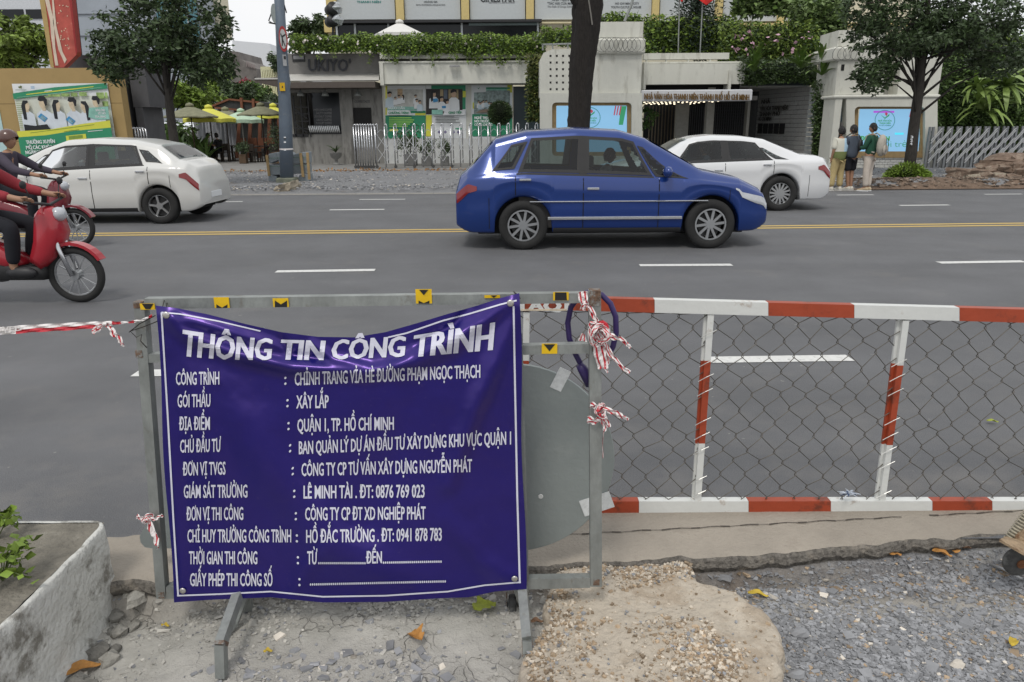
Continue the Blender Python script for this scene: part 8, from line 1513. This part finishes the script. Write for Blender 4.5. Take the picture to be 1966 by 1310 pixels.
t = local_thing('sling_bag', 'black sling bag across the back of the middle person', 'bag', p2); MB().blob((.10, -.17, 1.14), (.07, .045, .15), .04, 10).build('pouch', BLACK, t, True, local=True); MB().tube([(.1, -.17, 1.25), (.04, -.15, 1.38), (-.06, -.02, 1.44), (-.12, .1, 1.35), (-.05, .15, 1.2), (.12, .12, 1.0), (.15, -.08, 1.0), (.11, -.17, 1.04)], .014, 6).build('strap', BLACK, t, True, local=True)
t = local_thing('carried_bag', 'crumpled black plastic bag hanging from the hand of the person in green', 'bag', p3); MB().blob((.27, .05, .60), (.13, .10, .13), .22, 10).build('bag_body', mat('black_plastic_wrap', (0, 0, 0)), t, True, local=True); MB().tube([(.24, .05, .70), (.215, .07, .80), (.25, .07, .70)], .008, 5).build('handle', mat('black_plastic_wrap', (0, 0, 0)), t, True, local=True)
# seated cafe guests
def sitter(label, loc, rz, shirt):
    t = thing('person', label, 'person', loc, rz); J = pose(pelvis=(0, 0, .52), waist=(0, .02, .68), chest=(0, .07, .88), neck0=(0, .09, 1.0), neck=(0, .11, 1.06), shl=(-.17, .07, .96), ell=(-.22, .12, .72), wrl=(-.1, .34, .76), pal=(-.06, .40, .77), shr=(.17, .07, .96), elr=(.22, .12, .72), wrr=(.1, .34, .76), par=(.06, .40, .77), hil=(-.1, .05, .50), knl=(-.13, .42, .50), anl=(-.13, .40, .09), tol=(-.14, .52, .04), hir=(.1, .05, .50), knr=(.13, .42, .50), anr=(.13, .40, .09), tor=(.14, .52, .04)); bodyskin(t, J, RAD); head(t, (0, .13, 1.18), 0); V_ = lambda n: J[n]
    for a, b in (('wrl', 'pal'), ('wrr', 'par')): hand(t, J[a], J[b])
    garment(t, 'shirt', shirt, J, [J['chest'], J['waist'], (0, 0, .52), J['neck0'], J['shl'], J['shr'], tuple(Vector(J['shl']).lerp(Vector(J['ell']), .9)), tuple(Vector(J['shr']).lerp(Vector(J['elr']), .9))], [(0, 1), (1, 2), (0, 3), (0, 4), (0, 5), (4, 6), (5, 7)], [(.185, .13), (.17, .13), (.18, .14), .07, .08, .08, .068, .068])
    garment(t, 'trousers', NAVY, J, [(0, 0, .52), J['hil'], J['knl'], (-.13, .40, .14), J['hir'], J['knr'], (.13, .40, .14)], [(0, 1), (1, 2), (2, 3), (0, 4), (4, 5), (5, 6)], [.14, .10, .08, .06, .10, .08, .06]); shoe(t, J['anl'], J['tol'], BLACK); shoe(t, J['anr'], J['tor'], BLACK); return t
sitter('person in a light shirt with black hair seated left at the cafe table', (P(398, 300, 36.2).x, 36.2, PZ), -1.35, mat('pale_grey_cloth', (.35, .35, .36), .9)); sitter('person in black T-shirt seated on the right of the cafe table', (P(424, 300, 35.9).x, 35.9, PZ), 1.25, mat('black_cloth', (.012, .012, .014), .9))
cafe_chair(395, 36.25, 1.8, 'dark cafe chair under the light-shirted guest'); cafe_chair(427, 35.9, -1.85, 'dark cafe chair under the guest in black')
for o in [c for c in COL.objects if c.parent is None and c.get('category') == 'car']:      # drivers
    rz_ = o.rotation_euler.z; lx, ly = -.02, .36; x = o.location.x+lx*math.cos(rz_)-ly*math.sin(rz_); y = o.location.y+lx*math.sin(rz_)+ly*math.cos(rz_)
    sitter('driver seated at the wheel inside the '+('blue hatchback' if 'blue' in o.name else ('white saloon' if 'saloon' in o['label'] else 'pearl white hatchback')), (x, y, .16), rz_-math.pi/2, mat('pale_grey_cloth', (0, 0, 0)) if 'blue' in o.name else SLATE).scale = (.9, .9, .9)
# motorbikes with riders heading right
RB1 = mat('red_bike_plastic', (.36, .018, .03), .3, var=.05, coat=.5); RB2 = mat('dark_red_bike_plastic', (.18, .02, .03), .3, var=.05, coat=.5)
def motorbike(label, loc, rz, red, rider_label, shirt, helmet, rider_s=1.0):
    t = thing('motorbike', label, 'motorbike', loc, rz); r = .28
    for x in (-.62, .64):
        c = (x, 0, r); w = MB().tube([(x+(r-.035)*math.cos(6.2832*i/30), 0, r+(r-.035)*math.sin(6.2832*i/30)) for i in range(30)], .038, 8, closed=True).build('wheel', TYRE, t, True, local=True); mb = MB().tube([(x+(r-.07)*math.cos(6.2832*i/30), 0, r+(r-.07)*math.sin(6.2832*i/30)) for i in range(30)], .014, 6, closed=True)
        for k in range(12): a = 6.2832*k/12; mb.bar((x, 0, r), (x+(r-.07)*math.cos(a), 0, r+(r-.07)*math.sin(a)), .012, .012, (0, 1, 0))
        mb.lathe([(.01, -.05), (.05, -.05), (.05, .05), (.01, .05)], c, 12, 'y').build('rim', RIM, w, local=True)
        MB().xz([(x+(r+.05)*math.cos(a), r+(r+.05)*math.sin(a)) for a in np.linspace(.35 if x < 0 else .5, 2.6 if x < 0 else 2.7, 12)]+[(x+(r+.02)*math.cos(a), r+(r+.02)*math.sin(a)) for a in np.linspace(2.6 if x < 0 else 2.7, .35 if x < 0 else .5, 12)], -.055, .055).build('mudguard', red if x > 0 else DPL, t, local=True)
    for sy in (-.075, .075): MB().tube([(.64, sy, r), (.50, sy, .72)], [.022, .026], 8).build('fork_leg', CHROME, t, True, local=True); MB().tube([(-.62, sy*1.5, r), (-.5, sy*1.5, .62)], [.025, .025], 8).build('shock_absorber', CHROME, t, True, local=True)
    def body(name, poly, w2, m_): 
        pl = poly; n = len(pl); cxx = sum(a for a, b in pl)/n; czz = sum(b for a, b in pl)/n; rows = []
        for y, s in ((-w2, .72), (-w2*.75, .94), (0, 1), (w2*.75, .94), (w2, .72)): rows += [(cxx+(a-cxx)*s, y, czz+(b-czz)*s) for a, b in pl]
        return fin(name, rows, [tuple(range(n)), tuple(4*n+k for k in range(n-1, -1, -1))]+[(j*n+i, (j+1)*n+i, (j+1)*n+(i+1) % n, j*n+(i+1) % n) for j in range(4) for i in range(n)], m_, t, True, local=True)
    body('front_fairing', [(.36, .34), (.50, .46), (.60, .70), (.56, .92), (.48, .98), (.40, .90), (.34, .62), (.26, .42)], .15, red); body('rear_cowl', [(-.85, .74), (-.55, .50), (-.15, .42), (.12, .34), (.22, .42), (.0, .60), (-.3, .70), (-.8, .82)], .13, red); body('footboard', [(-.15, .24), (.38, .24), (.40, .38), (.1, .40), (-.2, .44)], .12, DPL); body('engine', [(-.35, .24), (-.05, .22), (.02, .38), (-.2, .46), (-.42, .40)], .11, mat('engine_grey', (.16, .16, .16), .4, metal=.7))
    body('seat', [(-.80, .82), (-.5, .78), (-.2, .74), (.04, .72), (.05, .77), (-.25, .82), (-.75, .88)], .12, BLACK); MB().tube([(-.1, -.13, .30), (-.5, -.15, .30), (-.85, -.16, .36)], [.02, .045, .045], 10).build('exhaust', CHROME, t, True, local=True); MB().bar((-.7, 0, .9), (-.92, 0, .92), .16, .015).build('grab_rail', CHROME, t, local=True)
    MB().tube([(.46, -.32, 1.02), (.48, -.18, 1.0), (.50, 0, .97), (.48, .18, 1.0), (.46, .32, 1.02)], .014, 8).build('handlebar', BLACK, t, True, local=True); MB().blob((.57, 0, .88), (.07, .08, .07), .0, 12).build('headlight', LWH, t, True, local=True); MB().blob((-.88, 0, .76), (.04, .06, .04), 0, 10).build('tail_light', LRED, t, True, local=True)
    for sy in (-1, 1): m_ = MB().tube([(.47, sy*.2, 1.0), (.46, sy*.27, 1.16)], .006, 5).blob((.46, sy*.29, 1.18), (.015, .055, .04), 0, 8).build('mirror', BLACK, t, True, local=True)
    # rider (faces +x here: build facing +y then turn)
    p = thing('person', rider_label, 'person', loc, rz-math.pi/2); J = pose(pelvis=(0, -.28, .86), waist=(0, -.25, 1.02), chest=(0, -.18, 1.22), neck0=(0, -.15, 1.34), neck=(0, -.12, 1.40), shl=(-.18, -.17, 1.30), ell=(-.27, .08, 1.12), wrl=(-.26, .36, 1.05), pal=(-.26, .44, 1.04), shr=(.18, -.17, 1.30), elr=(.27, .08, 1.12), wrr=(.26, .36, 1.05), par=(.26, .44, 1.04), hil=(-.1, -.2, .84), knl=(-.17, .20, .78), anl=(-.14, .12, .36), tol=(-.14, .24, .32), hir=(.1, -.2, .84), knr=(.17, .20, .78), anr=(.14, .12, .36), tor=(.14, .24, .32)); bodyskin(p, J, RAD); head(p, (0, -.10, 1.52), 0, None)
    for a, b in (('wrl', 'pal'), ('wrr', 'par')): hand(p, J[a], J[b])
    garment(p, 'shirt', shirt, J, [J['chest'], J['waist'], J['pelvis'], J['neck0'], J['shl'], J['shr'], J['ell'], J['elr'], tuple(Vector(J['ell']).lerp(Vector(J['wrl']), .8)), tuple(Vector(J['elr']).lerp(Vector(J['wrr']), .8))], [(0, 1), (1, 2), (0, 3), (0, 4), (0, 5), (4, 6), (5, 7), (6, 8), (7, 9)], [(.18, .13), (.165, .13), (.175, .14), .07, .08, .08, .06, .06, .045, .045])
    garment(p, 'trousers', NAVY, J, [J['pelvis'], J['hil'], J['knl'], tuple(Vector(J['knl']).lerp(Vector(J['anl']), .9)), J['hir'], J['knr'], tuple(Vector(J['knr']).lerp(Vector(J['anr']), .9))], [(0, 1), (1, 2), (2, 3), (0, 4), (4, 5), (5, 6)], [.14, .105, .082, .06, .105, .082, .06])
    for s_ in ('l', 'r'): a = Vector(J['an'+s_]); MB().blob((a.x, a.y+.07, a.z-.03), (.056, .16, .062), .02, 10).build('shoe', BLACK, p, True, local=True)
    vs = []; n, m = 28, 12; c = Vector((0, -.105, 1.545))
    for j in range(m+1):
        for i in range(n): a = 2*math.pi*i/n; front = max(0, math.sin(a)); lim = math.radians(112-34*front); ph = lim*j/m; vs.append((c.x+math.sin(ph)*math.cos(a)*.122, c.y+math.sin(ph)*math.sin(a)*.138, c.z+math.cos(ph)*.135))
    fin('helmet', vs, [(j*n+i, (j+1)*n+i, (j+1)*n+(i+1) % n, j*n+(i+1) % n) for j in range(m) for i in range(n)], helmet, p, True, local=True)
    return t
q = G(70, 452, 0); motorbike('dark red motorbike passing in front of the pearl white hatchback', (P(55, 400, 10.9).x, 10.9, 0), 0, RB2, 'rider in a dark purple-grey jacket on the farther motorbike', mat('dusky_jacket', (.06, .05, .07), .9), mat('brown_helmet', (.09, .04, .03), .3, coat=.5))
motorbike('bright red motorbike nearest the camera, half outside the left photo edge', (P(30, 560, 7.25).x, 7.25, 0), 0, RB1, 'rider in a red jacket on the nearer motorbike at the left edge', mat('red_jacket', (.26, .025, .035), .8), mat('grey_helmet', (.14, .15, .17), .3, coat=.5))
# ------------------------------------------------ groups for repeated things
GR_ = {'parasol': 'parasols of the cafe garden', 'garden_tree': 'background garden trees', 'birds_nest_fern': 'ferns on the entrance roof and ivy wall', 'street_tree': 'street trees on the far footway', 'vine_hedge': 'hedges of the roof garden', 'creeper': 'creepers on the pillars', 'folding_gate': 'folding metal gates', 'gate_pillar': 'pillars with screens', 'poster': 'posters on the walls', 'motorbike': 'red motorbikes', 'white_car': 'white cars in the far lanes', 'tape_knot': 'warning tape knots on the frame', 'tie_wire': 'tie wires of the banner', 'razor_wire': 'razor wire coils', 'stone': 'loose stones by the gutter', 'weed': 'weeds on the planter', 'plant_tub': 'potted plants', 'broadleaf_plant': 'broad-leaved garden plants', 'flagpole': 'red flags', 'person': 'people'}
for o in COL.objects:
    if o.parent is None and o.get('label') and 'group' not in o:
        b_ = o.name.split('.')[0]
        if b_ in GR_: o['group'] = GR_[b_]
